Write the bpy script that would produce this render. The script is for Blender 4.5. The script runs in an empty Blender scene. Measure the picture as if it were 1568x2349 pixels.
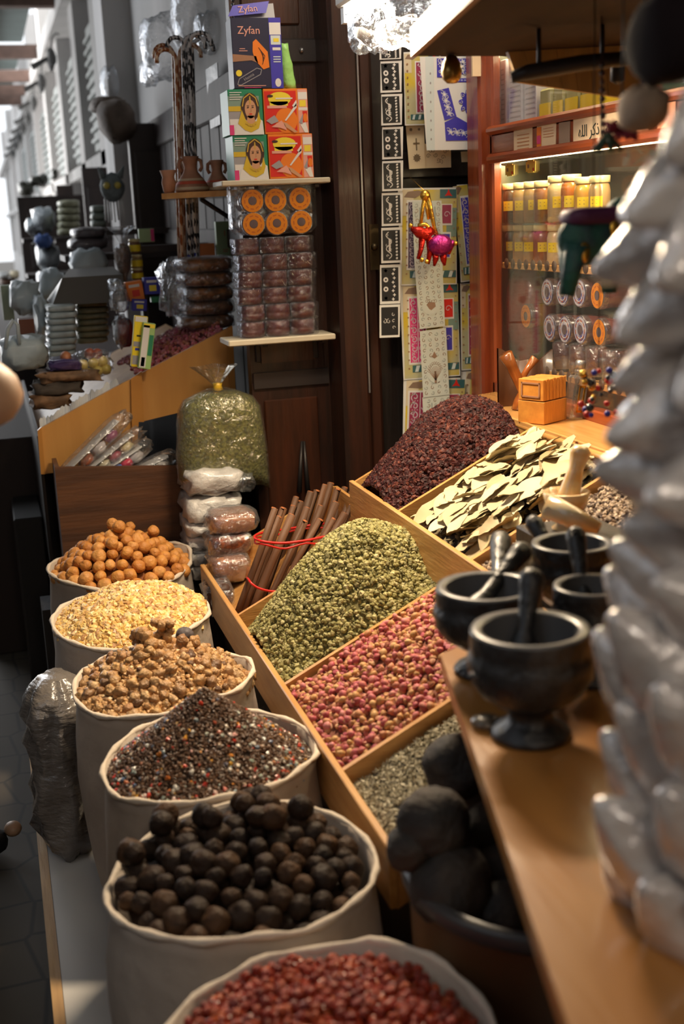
import bpy, math, random
import numpy as np
from mathutils import Vector, Matrix, Euler, noise as mnoise
random.seed(7)
PI = math.pi
scene = bpy.context.scene
C = scene.collection
# ------------------------------------------------------------------ camera
FPX, CX, CY = 2750.0, 784.0, 1174.5
ROLL = math.atan(0.044); CAMZ = 1.65
VP = (-45.0, 531.0)                     # vanishing point of the alley
def _unroll(px, py):
    dx, dy = px-CX, py-CY
    return dx*math.cos(ROLL)-dy*math.sin(ROLL), dx*math.sin(ROLL)+dy*math.cos(ROLL)
PITCH = math.atan(-_unroll(*VP)[1]/FPX)
def _lv(px, py, f=FPX):
    x, y = _unroll(px, py)
    return x, f*math.cos(PITCH)-y*math.sin(PITCH), -(f*math.sin(PITCH)+y*math.cos(PITCH))
_v = _lv(*VP); YAW = math.atan2(_v[0], _v[1])
def ray(px, py):
    a = _lv(px, py); c, s = math.cos(YAW), math.sin(YAW)
    return Vector((a[0]*c-a[1]*s, a[0]*s+a[1]*c, a[2]))
EYE = Vector((0, 0, CAMZ))
def at(px, py, x=None, y=None, z=None, d=None):
    """world point seen at photo pixel (px,py) on a given world plane (or at a distance)"""
    r = ray(px, py)
    if y is not None: return EYE+r*(y/r.y)
    if x is not None: return EYE+r*(x/r.x)
    if z is not None: return EYE+r*((z-CAMZ)/r.z)
    return EYE+r.normalized()*d
fw = ray(CX, CY).normalized()
rt = (ray(CX+10, CY)-ray(CX, CY)).normalized()
up = rt.cross(fw).normalized()
cam_d = bpy.data.cameras.new('camera'); cam = bpy.data.objects.new('camera', cam_d); C.objects.link(cam)
cam.matrix_world = Matrix((( rt.x, up.x, -fw.x, 0), (rt.y, up.y, -fw.y, 0), (rt.z, up.z, -fw.z, CAMZ), (0, 0, 0, 1)))
cam_d.sensor_fit = 'VERTICAL'; cam_d.sensor_height = 36.0; cam_d.sensor_width = 24.0
cam_d.lens = 36.0*FPX/2349.0
cam_d.clip_start = 0.05; cam_d.clip_end = 200
cam_d.dof.use_dof = True; cam_d.dof.focus_distance = 3.15; cam_d.dof.aperture_fstop = 2.9
scene.camera = cam
# ------------------------------------------------------------------ world, lights, exposure
scene.view_settings.view_transform = 'Standard'; scene.view_settings.look = 'None'
scene.view_settings.gamma = 1.0; scene.view_settings.use_curve_mapping = False
scene.view_settings.exposure = 0.0
scene.cycles.max_bounces = 6; scene.cycles.transparent_max_bounces = 12
scene.cycles.caustics_reflective = False; scene.cycles.caustics_refractive = False
scene.cycles.sample_clamp_indirect = 4.0
W = bpy.data.worlds.new('world'); scene.world = W; W.use_nodes = True
W.node_tree.nodes['Background'].inputs[0].default_value = (0.92, 0.96, 1.0, 1)
W.node_tree.nodes['Background'].inputs[1].default_value = 1.6
def area_light(name, loc, target, sx, sy, power, col, spread=PI):
    l = bpy.data.lights.new(name, 'AREA'); l.shape = 'RECTANGLE'; l.size = sx; l.size_y = sy
    l.energy = power; l.color = col; l.spread = spread
    o = bpy.data.objects.new(name, l); C.objects.link(o); o.location = loc
    o.rotation_euler = (Vector(target)-Vector(loc)).to_track_quat('-Z', 'Y').to_euler()
    return o
area_light('stall_lamp_light', (0.85, 2.78, 2.05), (0.50, 2.0, 0.6), 0.36, 0.10, 48, (1.0, 0.79, 0.54))
area_light('shop_lamp_light', (2.3, 3.1, 2.42), (1.55, 3.1, 1.4), 0.5, 0.5, 16, (1.0, 0.78, 0.5))
area_light('ceiling_lamp_light', (1.20, 3.15, 2.75), (1.05, 3.6, 1.4), 0.6, 0.3, 9, (1.0, 0.86, 0.66))
area_light('cool_fill_alley_side', (-1.5, 1.2, 3.1), (0.4, 2.4, 0.6), 1.8, 2.6, 11, (0.80, 0.88, 1.0))  # added cool fill high on the left, standing in for daylight
area_light('daylight_down_the_alley', (-0.7, 7.5, 3.2), (0.8, 6.5, 1.2), 1.6, 5.0, 60, (0.90, 0.94, 1.0))
area_light('daylight_far_alley', (-1.6, 16.0, 3.4), (0.9, 15.0, 1.8), 2.0, 12.0, 900, (1.0, 0.97, 0.94))
area_light('shop_front_lamp_light', (0.25, -0.25, 2.35), (0.7, 1.0, 1.3), 0.25, 0.25, 5.5, (1.0, 0.88, 0.74))
def bulb(loc, power, col=(1, .88, .72), r=.016):
    l = bpy.data.lights.new('bulb_light', 'POINT'); l.energy = power; l.color = col; l.shadow_soft_size = r
    o = bpy.data.objects.new('bulb_light', l); C.objects.link(o); o.location = loc
for p_ in ((.15, .45, 2.55), (-.05, 1.25, 2.6), (.35, -.7, 2.5)): bulb(p_, 2.4)

# ------------------------------------------------------------------ materials
MATS = {}
def mat(name, col=(.5, .5, .5), rough=.6, metal=0.0, var=0.0, vscale=8.0, bump=0.0, bscale=40.0, stretch=None,
        col2=None, attr=False, objrand=0.0, alpha=1.0, coat=0.0, crough=.12, emis=None, estr=0.0, spec=0.5, sss=0.0, trans=0.0, ramp=None, detail=4.0, crisp=.12):
    if name in MATS: return MATS[name]
    m = bpy.data.materials.new(name); m.use_nodes = True; MATS[name] = m
    nt = m.node_tree; N = nt.nodes; L = nt.links; b = N['Principled BSDF']
    b.inputs['Roughness'].default_value = rough; b.inputs['Metallic'].default_value = metal
    b.inputs['Base Color'].default_value = (*col, 1)
    b.inputs['Specular IOR Level'].default_value = spec
    b.inputs['Coat Weight'].default_value = coat; b.inputs['Coat Roughness'].default_value = crough
    b.inputs['Alpha'].default_value = alpha
    b.inputs['Transmission Weight'].default_value = trans
    if sss: b.inputs['Subsurface Weight'].default_value = sss; b.inputs['Subsurface Radius'].default_value = (.02, .008, .004)
    if emis: b.inputs['Emission Color'].default_value = (*emis, 1); b.inputs['Emission Strength'].default_value = estr
    tc = N.new('ShaderNodeTexCoord'); src = tc.outputs['Object']
    if stretch:
        mp = N.new('ShaderNodeMapping'); mp.inputs['Scale'].default_value = stretch
        L.new(src, mp.inputs[0]); src = mp.outputs[0]
    colout = None
    if attr:
        a = N.new('ShaderNodeAttribute'); a.attribute_name = 'rnd'
        r = N.new('ShaderNodeValToRGB'); L.new(a.outputs['Fac'], r.inputs[0]); colout = r.outputs[0]
        setramp(r, ramp)
    elif ramp:
        oi = N.new('ShaderNodeObjectInfo'); r = N.new('ShaderNodeValToRGB'); L.new(oi.outputs['Random'], r.inputs[0])
        setramp(r, ramp); colout = r.outputs[0]
    if var > 0 or col2:
        nz = N.new('ShaderNodeTexNoise'); nz.inputs['Scale'].default_value = vscale; nz.inputs['Detail'].default_value = detail
        L.new(src, nz.inputs['Vector'])
        mx = N.new('ShaderNodeMix'); mx.data_type = 'RGBA'
        if colout is None:
            mx.inputs[6].default_value = (*col, 1)
        else: L.new(colout, mx.inputs[6])
        c2 = col2 if col2 else tuple(max(0, c*(1-var)) for c in col)
        mx.inputs[7].default_value = (*c2, 1)
        cr = N.new('ShaderNodeMapRange'); cr.inputs[1].default_value = .5-crisp; cr.inputs[2].default_value = .5+crisp
        cr.inputs[4].default_value = 1.0 if (col2 and colout is None) else (var if colout is not None else 1.0)
        L.new(nz.outputs[0], cr.inputs[0]); L.new(cr.outputs[0], mx.inputs[0]); colout = mx.outputs[2]
    if colout is not None: L.new(colout, b.inputs['Base Color'])
    if bump > 0:
        n2 = N.new('ShaderNodeTexNoise'); n2.inputs['Scale'].default_value = bscale; n2.inputs['Detail'].default_value = 5
        L.new(src, n2.inputs['Vector'])
        bp = N.new('ShaderNodeBump'); bp.inputs['Strength'].default_value = min(1, bump); bp.inputs['Distance'].default_value = 0.01*max(1, bump)
        L.new(n2.outputs[0], bp.inputs['Height']); L.new(bp.outputs[0], b.inputs['Normal'])
    return m
def setramp(r, stops):
    e = r.color_ramp.elements
    r.color_ramp.interpolation = 'LINEAR'
    while len(e) > 2: e.remove(e[-1])
    n = len(stops)
    for i, c in enumerate(stops):
        p = i/(n-1) if n > 1 else 0
        if i == 0: el = e[0]; el.position = 0
        elif i == n-1: el = e[-1]; el.position = 1
        else: el = e.new(p)
        el.color = (*c, 1)
def film(name, col=(.92, .95, 1.0), alpha=.25, rough=.12, bscale=25, bump=.8):
    """thin crinkled clear plastic: mostly see-through, with sharp crinkle glints"""
    if name in MATS: return MATS[name]
    m = bpy.data.materials.new(name); m.use_nodes = True; MATS[name] = m
    nt = m.node_tree; N = nt.nodes; L = nt.links; N.remove(N['Principled BSDF']); out = N['Material Output']
    tc = N.new('ShaderNodeTexCoord'); nz = N.new('ShaderNodeTexNoise'); nz.inputs['Scale'].default_value = bscale; nz.inputs['Detail'].default_value = 4; nz.inputs['Distortion'].default_value = 1.2
    L.new(tc.outputs['Object'], nz.inputs['Vector'])
    bp = N.new('ShaderNodeBump'); bp.inputs['Strength'].default_value = bump; bp.inputs['Distance'].default_value = .02; L.new(nz.outputs[0], bp.inputs['Height'])
    g = N.new('ShaderNodeBsdfGlossy'); g.inputs['Roughness'].default_value = rough; g.inputs['Color'].default_value = (*col, 1); L.new(bp.outputs[0], g.inputs['Normal'])
    d = N.new('ShaderNodeBsdfDiffuse'); d.inputs['Color'].default_value = (*[c*.8 for c in col], 1); L.new(bp.outputs[0], d.inputs['Normal'])
    md = N.new('ShaderNodeMixShader'); md.inputs[0].default_value = .14; L.new(g.outputs[0], md.inputs[1]); L.new(d.outputs[0], md.inputs[2])
    t = N.new('ShaderNodeBsdfTransparent')
    lw = N.new('ShaderNodeLayerWeight'); lw.inputs['Blend'].default_value = .35; L.new(bp.outputs[0], lw.inputs['Normal'])
    mr = N.new('ShaderNodeMapRange'); mr.inputs[3].default_value = alpha*.55; mr.inputs[4].default_value = min(1, alpha*3); L.new(lw.outputs['Facing'], mr.inputs[0])
    mx = N.new('ShaderNodeMixShader'); L.new(mr.outputs[0], mx.inputs[0]); L.new(t.outputs[0], mx.inputs[1]); L.new(md.outputs[0], mx.inputs[2])
    L.new(mx.outputs[0], out.inputs['Surface'])
    return m
def wood(name, c1, c2, scale=3, rough=.5, coat=.0, axis='x', bump=.15):
    st = {'x': (1, 9, 9), 'y': (9, 1, 9), 'z': (9, 9, 1)}[axis]
    return mat(name, c1, rough, col2=c2, vscale=scale, stretch=st, bump=bump, bscale=12, coat=coat, detail=6)
M = {}
M['pine_x'] = wood('pine board along x', (.62, .33, .11), (.50, .24, .07), 5, .42, .25, 'x')
M['pine_y'] = wood('pine board along y', (.62, .34, .12), (.50, .25, .075), 5, .42, .25, 'y')
M['panel'] = wood('honey veneer', (.56, .28, .075), (.50, .235, .06), 2, .4, .3, 'z', .03)
M['counter'] = wood('varnished counter', (.66, .36, .12), (.56, .28, .085), 4, .22, .5, 'y', .05)
M['shelf_top'] = wood('varnished shelf', (.46, .20, .048), (.38, .155, .035), 2.2, .30, .25, 'y', .05)
M['dark_wood'] = wood('dark stained wood', (.040, .012, .006), (.018, .007, .004), 3, .42, .2, 'z')
M['dark_wood_x'] = wood('dark stained wood across', (.050, .022, .013), (.028, .013, .009), 3, .38, .35, 'x')
M['door_wood'] = wood('brown door panel', (.072, .020, .008), (.040, .013, .006), 3, .38, .25, 'z')
M['black_wood'] = wood('black wood', (.018, .010, .008), (.010, .007, .006), 3, .5, .1, 'z')
M['red_wood'] = wood('red mahogany', (.34, .075, .022), (.22, .042, .014), 3, .28, .5, 'z')
M['red_wood_y'] = wood('red mahogany rail', (.34, .075, .022), (.22, .042, .014), 3, .28, .5, 'y')
M['plank_box'] = wood('old brown plywood', (.115, .045, .018), (.065, .026, .012), 3, .6, .0, 'x')
M['white_shelf'] = mat('cream melamine', (.62, .55, .42), .5, var=.1)
M['white'] = mat('white plastic', (.75, .75, .74), .45)
M['cloth'] = mat('raw cotton cloth', (.50, .425, .355), .9, col2=(.40, .335, .28), vscale=5, bump=.35, bscale=26, spec=.2)
M['cloth_hem'] = mat('cotton hem', (.66, .57, .47), .9, bump=.3, bscale=60, spec=.2)
M['black'] = mat('black', (.008, .008, .009), .6)
M['plaster'] = mat('blue grey plaster', (.56, .54, .53), .9, col2=(.45, .44, .43), vscale=1.3, stretch=(2, 2, .5))
M['plaster_warm'] = mat('pinkish plaster', (.52, .40, .33), .9, var=.2, vscale=2)
M['iron'] = mat('dark iron', (.05, .045, .045), .45, metal=.7)
M['steel'] = mat('grey steel', (.4, .4, .42), .35, metal=.8)
M['film'] = film('clear plastic film')
M['film_dense'] = film('cloudy plastic film', (.80, .84, .88), .45, .16)
M['film_warm'] = film('clear warm film', (.95, .88, .75), .20, .12)
M['red_tie'] = mat('red tie band', (.62, .012, .01), .4)
M['gold'] = mat('gold foil', (.85, .5, .08), .25, metal=.9, bump=.3, bscale=60)
M['yellow'] = mat('yellow label', (.95, .72, .02), .5)
M['paper'] = mat('white paper', (.78, .78, .76), .6)
M['ink'] = mat('black ink', (.015, .016, .02), .6)
M['cream'] = mat('cream paper', (.82, .70, .48), .6)
# ------------------------------------------------------------------ mesh helpers
class MB:
    """collects shapes, links them as one mesh object"""
    def __init__(s): s.v = []; s.f = []; s.mi = []; s.sm = []; s.r = []; s.cur = 0; s.rnd = 0.0
    def add(s, vs, fs, smooth=False, M4=None):
        o = len(s.v)
        if M4 is not None: vs = [M4 @ Vector(v) for v in vs]
        s.v += [tuple(v) for v in vs]; s.r += [s.rnd]*len(vs)
        s.f += [tuple(i+o for i in f) for f in fs]; s.mi += [s.cur]*len(fs); s.sm += [smooth]*len(fs)
        return s
    def box(s, lo, hi, M4=None, bev=0.0):
        x0, y0, z0 = lo; x1, y1, z1 = hi
        if bev <= 0:
            return s.add([(x0,y0,z0),(x1,y0,z0),(x1,y1,z0),(x0,y1,z0),(x0,y0,z1),(x1,y0,z1),(x1,y1,z1),(x0,y1,z1)],
                  [(0,3,2,1),(4,5,6,7),(0,1,5,4),(1,2,6,5),(2,3,7,6),(3,0,4,7)], False, M4)
        b = min(bev, (x1-x0)*.45, (y1-y0)*.45, (z1-z0)*.45)
        vs = []; idx = {}
        for sx in (0, 1):
            for sy in (0, 1):
                for sz in (0, 1):
                    X = (x0, x1)[sx]; Y = (y0, y1)[sy]; Z = (z0, z1)[sz]
                    dx = b*(1-2*sx); dy = b*(1-2*sy); dz = b*(1-2*sz)
                    idx[(sx,sy,sz)] = len(vs)
                    vs += [(X, Y+dy, Z+dz), (X+dx, Y, Z+dz), (X+dx, Y+dy, Z)]
        g = lambda a, k: idx[a]+k
        fs = []
        fs.append([g((0,0,0),0),g((0,0,1),0),g((0,1,1),0),g((0,1,0),0)])
        fs.append([g((1,0,0),0),g((1,1,0),0),g((1,1,1),0),g((1,0,1),0)])
        fs.append([g((0,0,0),1),g((1,0,0),1),g((1,0,1),1),g((0,0,1),1)])
        fs.append([g((0,1,0),1),g((0,1,1),1),g((1,1,1),1),g((1,1,0),1)])
        fs.append([g((0,0,0),2),g((0,1,0),2),g((1,1,0),2),g((1,0,0),2)])
        fs.append([g((0,0,1),2),g((1,0,1),2),g((1,1,1),2),g((0,1,1),2)])
        for a in (0,1):
            for c in (0,1):
                fs.append([g((a,c,0),0),g((a,c,1),0),g((a,c,1),1),g((a,c,0),1)])
                fs.append([g((a,0,c),0),g((a,1,c),0),g((a,1,c),2),g((a,0,c),2)])
                fs.append([g((0,a,c),1),g((1,a,c),1),g((1,a,c),2),g((0,a,c),2)])
        for k in idx: fs.append([g(k,0),g(k,1),g(k,2)])
        return s.add(vs, fs, False, M4)
    def prism(s, pts, z0, z1, M4=None, smooth=False):
        n = len(pts)
        vs = [(p[0], p[1], z0) for p in pts]+[(p[0], p[1], z1) for p in pts]
        fs = [tuple(range(n-1, -1, -1)), tuple(range(n, 2*n))]+[(i, (i+1) % n, n+(i+1) % n, n+i) for i in range(n)]
        return s.add(vs, fs, smooth, M4)
    def hull6(s, bottom, top):      # 4 bottom + 4 top points
        return s.add(list(bottom)+list(top), [(3,2,1,0),(4,5,6,7),(0,1,5,4),(1,2,6,5),(2,3,7,6),(3,0,4,7)])
    def lathe(s, prof, n=24, M4=None, cap=True, smooth=True, fn=None, top=True):
        vs = []
        for j, (r, z) in enumerate(prof):
            for i in range(n):
                a = 2*PI*i/n
                k = fn(a, j, r, z) if fn else 1.0
                vs.append((r*k*math.cos(a), r*k*math.sin(a), z))
        fs = [(j*n+i, j*n+(i+1) % n, (j+1)*n+(i+1) % n, (j+1)*n+i) for j in range(len(prof)-1) for i in range(n)]
        if cap:
            fs.append(tuple(range(n-1, -1, -1))); m = (len(prof)-1)*n
            if top: fs.append(tuple(range(m, m+n)))
        return s.add(vs, fs, smooth, M4)
    def tube(s, pts, r, n=8, smooth=True, cap=True, M4=None, closed=False):
        pts = [Vector(p) for p in pts]; m = len(pts); rs = r if isinstance(r, (list, tuple)) else [r]*m
        vs = []; prev = None
        for i, p in enumerate(pts):
            if closed: t = pts[(i+1) % m]-pts[i-1]
            else: t = pts[min(i+1, m-1)]-pts[max(i-1, 0)]
            t = t.normalized() if t.length > 1e-9 else Vector((0, 0, 1))
            if prev is None:
                u = t.cross(Vector((0, 0, 1)));
                if u.length < 1e-3: u = t.cross(Vector((1, 0, 0)))
            else: u = prev-t*prev.dot(t)
            u.normalize(); prev = u; w = t.cross(u)
            for k in range(n):
                a = 2*PI*k/n; vs.append(p+(u*math.cos(a)+w*math.sin(a))*rs[i])
        fs = [(j*n+i, j*n+(i+1) % n, ((j+1) % m)*n+(i+1) % n, ((j+1) % m)*n+i) for j in range(m if closed else m-1) for i in range(n)]
        if cap and not closed: fs += [tuple(range(n-1, -1, -1)), tuple(range((m-1)*n, m*n))]
        return s.add(vs, fs, smooth, M4)
    def ball(s, c, r, n=10, m=7, sq=(1, 1, 1), nz=0.0, seed=0, M4=None, fr=1.5):
        vs = [(0, 0, -1)]; c = Vector(c)
        for j in range(1, m):
            th = PI*j/m
            for i in range(n):
                a = 2*PI*i/n; vs.append((math.sin(th)*math.cos(a), math.sin(th)*math.sin(a), -math.cos(th)))
        vs.append((0, 0, 1)); out = []
        for v in vs:
            k = 1.0
            if nz: k += nz*mnoise.noise(Vector(v)*fr+Vector((seed*3.7, seed*1.3, seed*.7)))
            out.append((c.x+v[0]*r*sq[0]*k, c.y+v[1]*r*sq[1]*k, c.z+v[2]*r*sq[2]*k))
        fs = [(0, 1+(i+1) % n, 1+i) for i in range(n)]
        for j in range(m-2):
            for i in range(n): fs.append((1+j*n+i, 1+j*n+(i+1) % n, 1+(j+1)*n+(i+1) % n, 1+(j+1)*n+i))
        b = 1+(m-2)*n; fs += [(b+i, b+(i+1) % n, len(vs)-1) for i in range(n)]
        return s.add(out, fs, True, M4)
    def quad(s, a, b, c, d): return s.add([a, b, c, d], [(0, 1, 2, 3)])
    def slab(s, a, b, c, d, t):     # quad with thickness t along its normal
        a, b, c, d = map(Vector, (a, b, c, d)); n = (b-a).cross(d-a).normalized()*t
        return s.add([a, b, c, d, a+n, b+n, c+n, d+n], [(3,2,1,0),(4,5,6,7),(0,1,5,4),(1,2,6,5),(2,3,7,6),(3,0,4,7)])
    def build(s, name, mats, parent=None, loc=None, rot=None, mod=None):
        me = bpy.data.meshes.new(name); me.from_pydata(s.v, [], s.f)
        if not isinstance(mats, (list, tuple)): mats = [mats]
        for m in mats: me.materials.append(m)
        me.polygons.foreach_set('material_index', s.mi); me.polygons.foreach_set('use_smooth', s.sm)
        if any(s.r):
            a = me.attributes.new('rnd', 'FLOAT', 'POINT'); a.data.foreach_set('value', s.r)
        me.update()
        o = bpy.data.objects.new(name, me); C.objects.link(o)
        if parent: o.parent = parent
        if loc is not None: o.location = loc
        if rot is not None: o.rotation_euler = rot
        return o
def origin_to(o, p):
    """move a mesh object's origin to p without moving its geometry (objects built in world coordinates)"""
    p = Vector(p); o.data.transform(Matrix.Translation(-p)); o.location = p
    return o
def tag(o, label=None, cat=None, group=None, kind=None):
    if label: o['label'] = label
    if cat: o['category'] = cat
    if group: o['group'] = group
    if kind: o['kind'] = kind
    return o
def empty(name, loc, label, cat, group=None, rot=None):
    o = bpy.data.objects.new(name, None); C.objects.link(o); o.location = loc
    if rot is not None: o.rotation_euler = rot
    o.empty_display_size = .05
    return tag(o, label, cat, group)
def part(o, root):
    """parent a part whose mesh was built in world coordinates under root"""
    o.data.transform(root_matrix(root).inverted() @ o_matrix(o)); o.matrix_basis = Matrix.Identity(4); o.parent = root
    return o
def o_matrix(o):
    return Matrix.LocRotScale(o.location, o.rotation_euler, o.scale)
def root_matrix(r):
    m = o_matrix(r)
    while r.parent: r = r.parent; m = o_matrix(r) @ m
    return m
def copy_tree(o, parent=None):
    c = o.copy(); C.objects.link(c)
    if parent: c.parent = parent
    for ch in o.children: copy_tree(ch, c)
    return c
def text_geo(mb, s, size, M4, font=None, depth=.0004, align='CENTER'):
    """adds lettering as thin solid geometry in the local xy plane of M4"""
    cu = bpy.data.curves.new('t', 'FONT'); cu.body = s; cu.size = size; cu.extrude = depth; cu.align_x = align; cu.align_y = 'CENTER'
    cu.resolution_u = 2
    o = bpy.data.objects.new('t', cu); C.objects.link(o)
    dg = bpy.context.evaluated_depsgraph_get(); me = bpy.data.meshes.new_from_object(o.evaluated_get(dg))
    mb.add([v.co.copy() for v in me.vertices], [tuple(p.vertices) for p in me.polygons], False, M4)
    bpy.data.objects.remove(o); bpy.data.curves.remove(cu); bpy.data.meshes.remove(me)
def frame(o, x, y):
    """matrix with origin o, local x along x, local y along y"""
    x = Vector(x).normalized(); y = Vector(y); z = x.cross(y).normalized(); y = z.cross(x)
    return Matrix(((x.x, y.x, z.x, o[0]), (x.y, y.y, z.y, o[1]), (x.z, y.z, z.z, o[2]), (0, 0, 0, 1)))
FACE = lambda o: frame(o, (1, 0, 0), (0, 0, 1))        # local xy plane facing the camera (-Y)
# stuff: thousands of little pieces as one mesh (numpy)
def pieces(name, P, NRM, shapes, size, mats, label=None, cat=None, parent=None, sq=(1, 1, 1), lie=.35, bed=None, group=None, tilt=None, kind='stuff', seed=1):
    """P points, NRM normals, shapes: list of (verts, faces), size (min,max)"""
    rng = np.random.default_rng(seed); V = []; Fc = []; R = []; off = 0; MI = []
    sh = [(np.array(v, float), f) for v, f in shapes]
    for p, n in zip(P, NRM):
        vs, fs = sh[rng.integers(len(sh))]
        q = rng.normal(size=3); q /= np.linalg.norm(q)
        n = np.array(n, float)
        ax = n*(1-lie)+q*lie; ax /= np.linalg.norm(ax)
        u = np.cross(ax, rng.normal(size=3)); u /= np.linalg.norm(u); w = np.cross(ax, u)
        s = rng.uniform(*size)
        loc = vs*np.array(sq)*s
        pts = loc[:, :1]*u+loc[:, 1:2]*w+loc[:, 2:3]*ax+np.array(p)
        V.append(pts); R += [rng.random()]*len(pts)
        Fc += [tuple(i+off for i in f) for f in fs]; off += len(pts)
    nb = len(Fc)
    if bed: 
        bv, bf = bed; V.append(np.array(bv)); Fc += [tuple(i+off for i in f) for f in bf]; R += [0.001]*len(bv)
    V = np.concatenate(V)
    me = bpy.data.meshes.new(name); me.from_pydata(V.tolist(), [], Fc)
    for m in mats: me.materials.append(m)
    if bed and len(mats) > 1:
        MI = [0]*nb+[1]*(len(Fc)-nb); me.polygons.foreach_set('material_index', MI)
    a = me.attributes.new('rnd', 'FLOAT', 'POINT'); a.data.foreach_set('value', R)
    me.update(); o = bpy.data.objects.new(name, me); C.objects.link(o)
    if parent: o.parent = parent
    tag(o, label, cat, group, kind)
    return o
OCTA = ([(1,0,0),(0,1,0),(-1,0,0),(0,-1,0),(0,0,1),(0,0,-1)], [(0,1,4),(1,2,4),(2,3,4),(3,0,4),(1,0,5),(2,1,5),(3,2,5),(0,3,5)])
def lump(n=6, m=4, nz=.35, seed=0, sq=(1, 1, 1)):
    b = MB(); b.ball((0,0,0), 1, n, m, sq, nz, seed); return (b.v, b.f)
LUMPS = [lump(6, 4, .5, k) for k in range(6)]
FLAKE = ([(1,0,.1),(.2,.5,0),(-1,.1,-.15),(-.1,-.5,.1),(0,0,.25)], [(0,1,4),(1,2,4),(2,3,4),(3,0,4),(3,2,1,0)])
def grid_surface(fx, nu, nv):
    vs = [fx(i/(nu-1), j/(nv-1)) for j in range(nv) for i in range(nu)]
    fs = [(j*nu+i, j*nu+i+1, (j+1)*nu+i+1, (j+1)*nu+i) for j in range(nv-1) for i in range(nu-1)]
    return [tuple(v) for v in vs], fs
def surf_samples(fx, n, seed=1, keep=None):
    rng = random.Random(seed); P = []; Nn = []
    while len(P) < n:
        u, v = rng.random(), rng.random()
        if keep and not keep(u, v): continue
        p = Vector(fx(u, v)); e = .01
        du = Vector(fx(min(1, u+e), v))-Vector(fx(max(0, u-e), v)); dv = Vector(fx(u, min(1, v+e)))-Vector(fx(u, max(0, v-e)))
        nn = du.cross(dv)
        if nn.length < 1e-12: nn = Vector((0, 0, 1))
        nn.normalize()
        if nn.z < 0: nn = -nn
        P.append(p); Nn.append(nn)
    return P, Nn
def fbm(x, y, s=1.0, k=0.0): return mnoise.noise(Vector((x*s, y*s, k)))
# ================================================================== THE SETTING
def struct(o): o['kind'] = 'structure'; return o
# floor of dark hexagonal-ish pavers
def paver_mat():
    m = bpy.data.materials.new('paving'); m.use_nodes = True; nt = m.node_tree; N = nt.nodes; L = nt.links; b = N['Principled BSDF']
    tc = N.new('ShaderNodeTexCoord'); v = N.new('ShaderNodeTexVoronoi'); v.feature = 'DISTANCE_TO_EDGE'; v.inputs['Scale'].default_value = 5.5
    v.inputs['Randomness'].default_value = .35
    L.new(tc.outputs['Object'], v.inputs['Vector'])
    mr = N.new('ShaderNodeMapRange'); mr.inputs[1].default_value = .01; mr.inputs[2].default_value = .045; L.new(v.outputs[0], mr.inputs[0])
    nz = N.new('ShaderNodeTexNoise'); nz.inputs['Scale'].default_value = 3; nz.inputs['Detail'].default_value = 6; L.new(tc.outputs['Object'], nz.inputs['Vector'])
    mx = N.new('ShaderNodeMix'); mx.data_type = 'RGBA'; mx.inputs[6].default_value = (.075, .062, .048, 1); mx.inputs[7].default_value = (.115, .095, .072, 1)
    L.new(nz.outputs[0], mx.inputs[0])
    m2 = N.new('ShaderNodeMix'); m2.data_type = 'RGBA'; m2.inputs[6].default_value = (.045, .04, .036, 1); L.new(mr.outputs[0], m2.inputs[0]); L.new(mx.outputs[2], m2.inputs[7])
    L.new(m2.outputs[2], b.inputs['Base Color']); b.inputs['Roughness'].default_value = .75
    return m
M['pave'] = paver_mat()
b = MB(); b.box((-3.2, -2.5, -.1), (3.6, 70, 0)); struct(b.build('floor', M['pave']))
# alley wall opposite (out of frame) and wall behind the photographer, closed shop volume on the right
b = MB(); b.box((-2.9, -2.5, 0), (-2.7, 9, 3.6)); struct(b.build('wall_left', M['plaster']))
b = MB(); b.box((-2.9, -2.7, 0), (3.6, -2.5, 3.6)); struct(b.build('wall_rear', M['plaster_warm']))
# long plaster facade down the alley with pilasters and recessed shutters
FX = .93
b = MB()
b.box((FX+.12, 4.9, 1.2), (FX+.5, 46, 4.6)); b.box((FX, 3.86, 2.02), (FX+.12, 7.4, 3.4))                      # wall body above shop fronts
b.box((FX+.12, 4.9, 0), (FX+.5, 46, 1.2))
for y in (9.1, 10.9, 13.0, 15.6, 18.8, 22.5, 27, 33, 40):
    b.box((FX-.02, y-.22, 1.0), (FX+.12, y+.22, 4.6))           # pilasters
b.box((FX-.10, 8.2, 3.45), (FX+.12, 46, 3.62)); b.box((FX-.02, 8.2, 2.08), (FX+.12, 46, 2.18)); b.box((FX-.16, 7.15, 1.0), (FX+.12, 7.6, 4.6))
struct(b.build('wall_right', M['plaster']))
M['shutter'] = mat('green grey shutter', (.34, .36, .35), .7, var=.3, vscale=3, stretch=(1, 1, 12))
k = 1
for (y0, y1, z0, z1) in ((9.25, 10.55, 2.25, 3.2), (11.3, 12.6, 2.25, 3.2), (13.5, 15.1, 2.25, 3.2), (16.2, 18.2, 2.25, 3.2), (19.5, 21.8, 2.25, 3.2), (23.2, 26.2, 2.25, 3.2)):
    f = MB(); f.box((FX+.06, y0, z0), (FX+.125, y1, z1)); o = f.build('window_%d' % k, M['shutter']); struct(o)
    g = MB()
    for j in range(10): g.box((FX+.03, y0+.06, z0+.06+j*(z1-z0-.1)/10), (FX+.06, y1-.06, z0+.09+j*(z1-z0-.1)/10))
    g.build('slats', M['shutter'], o); k += 1
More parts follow.
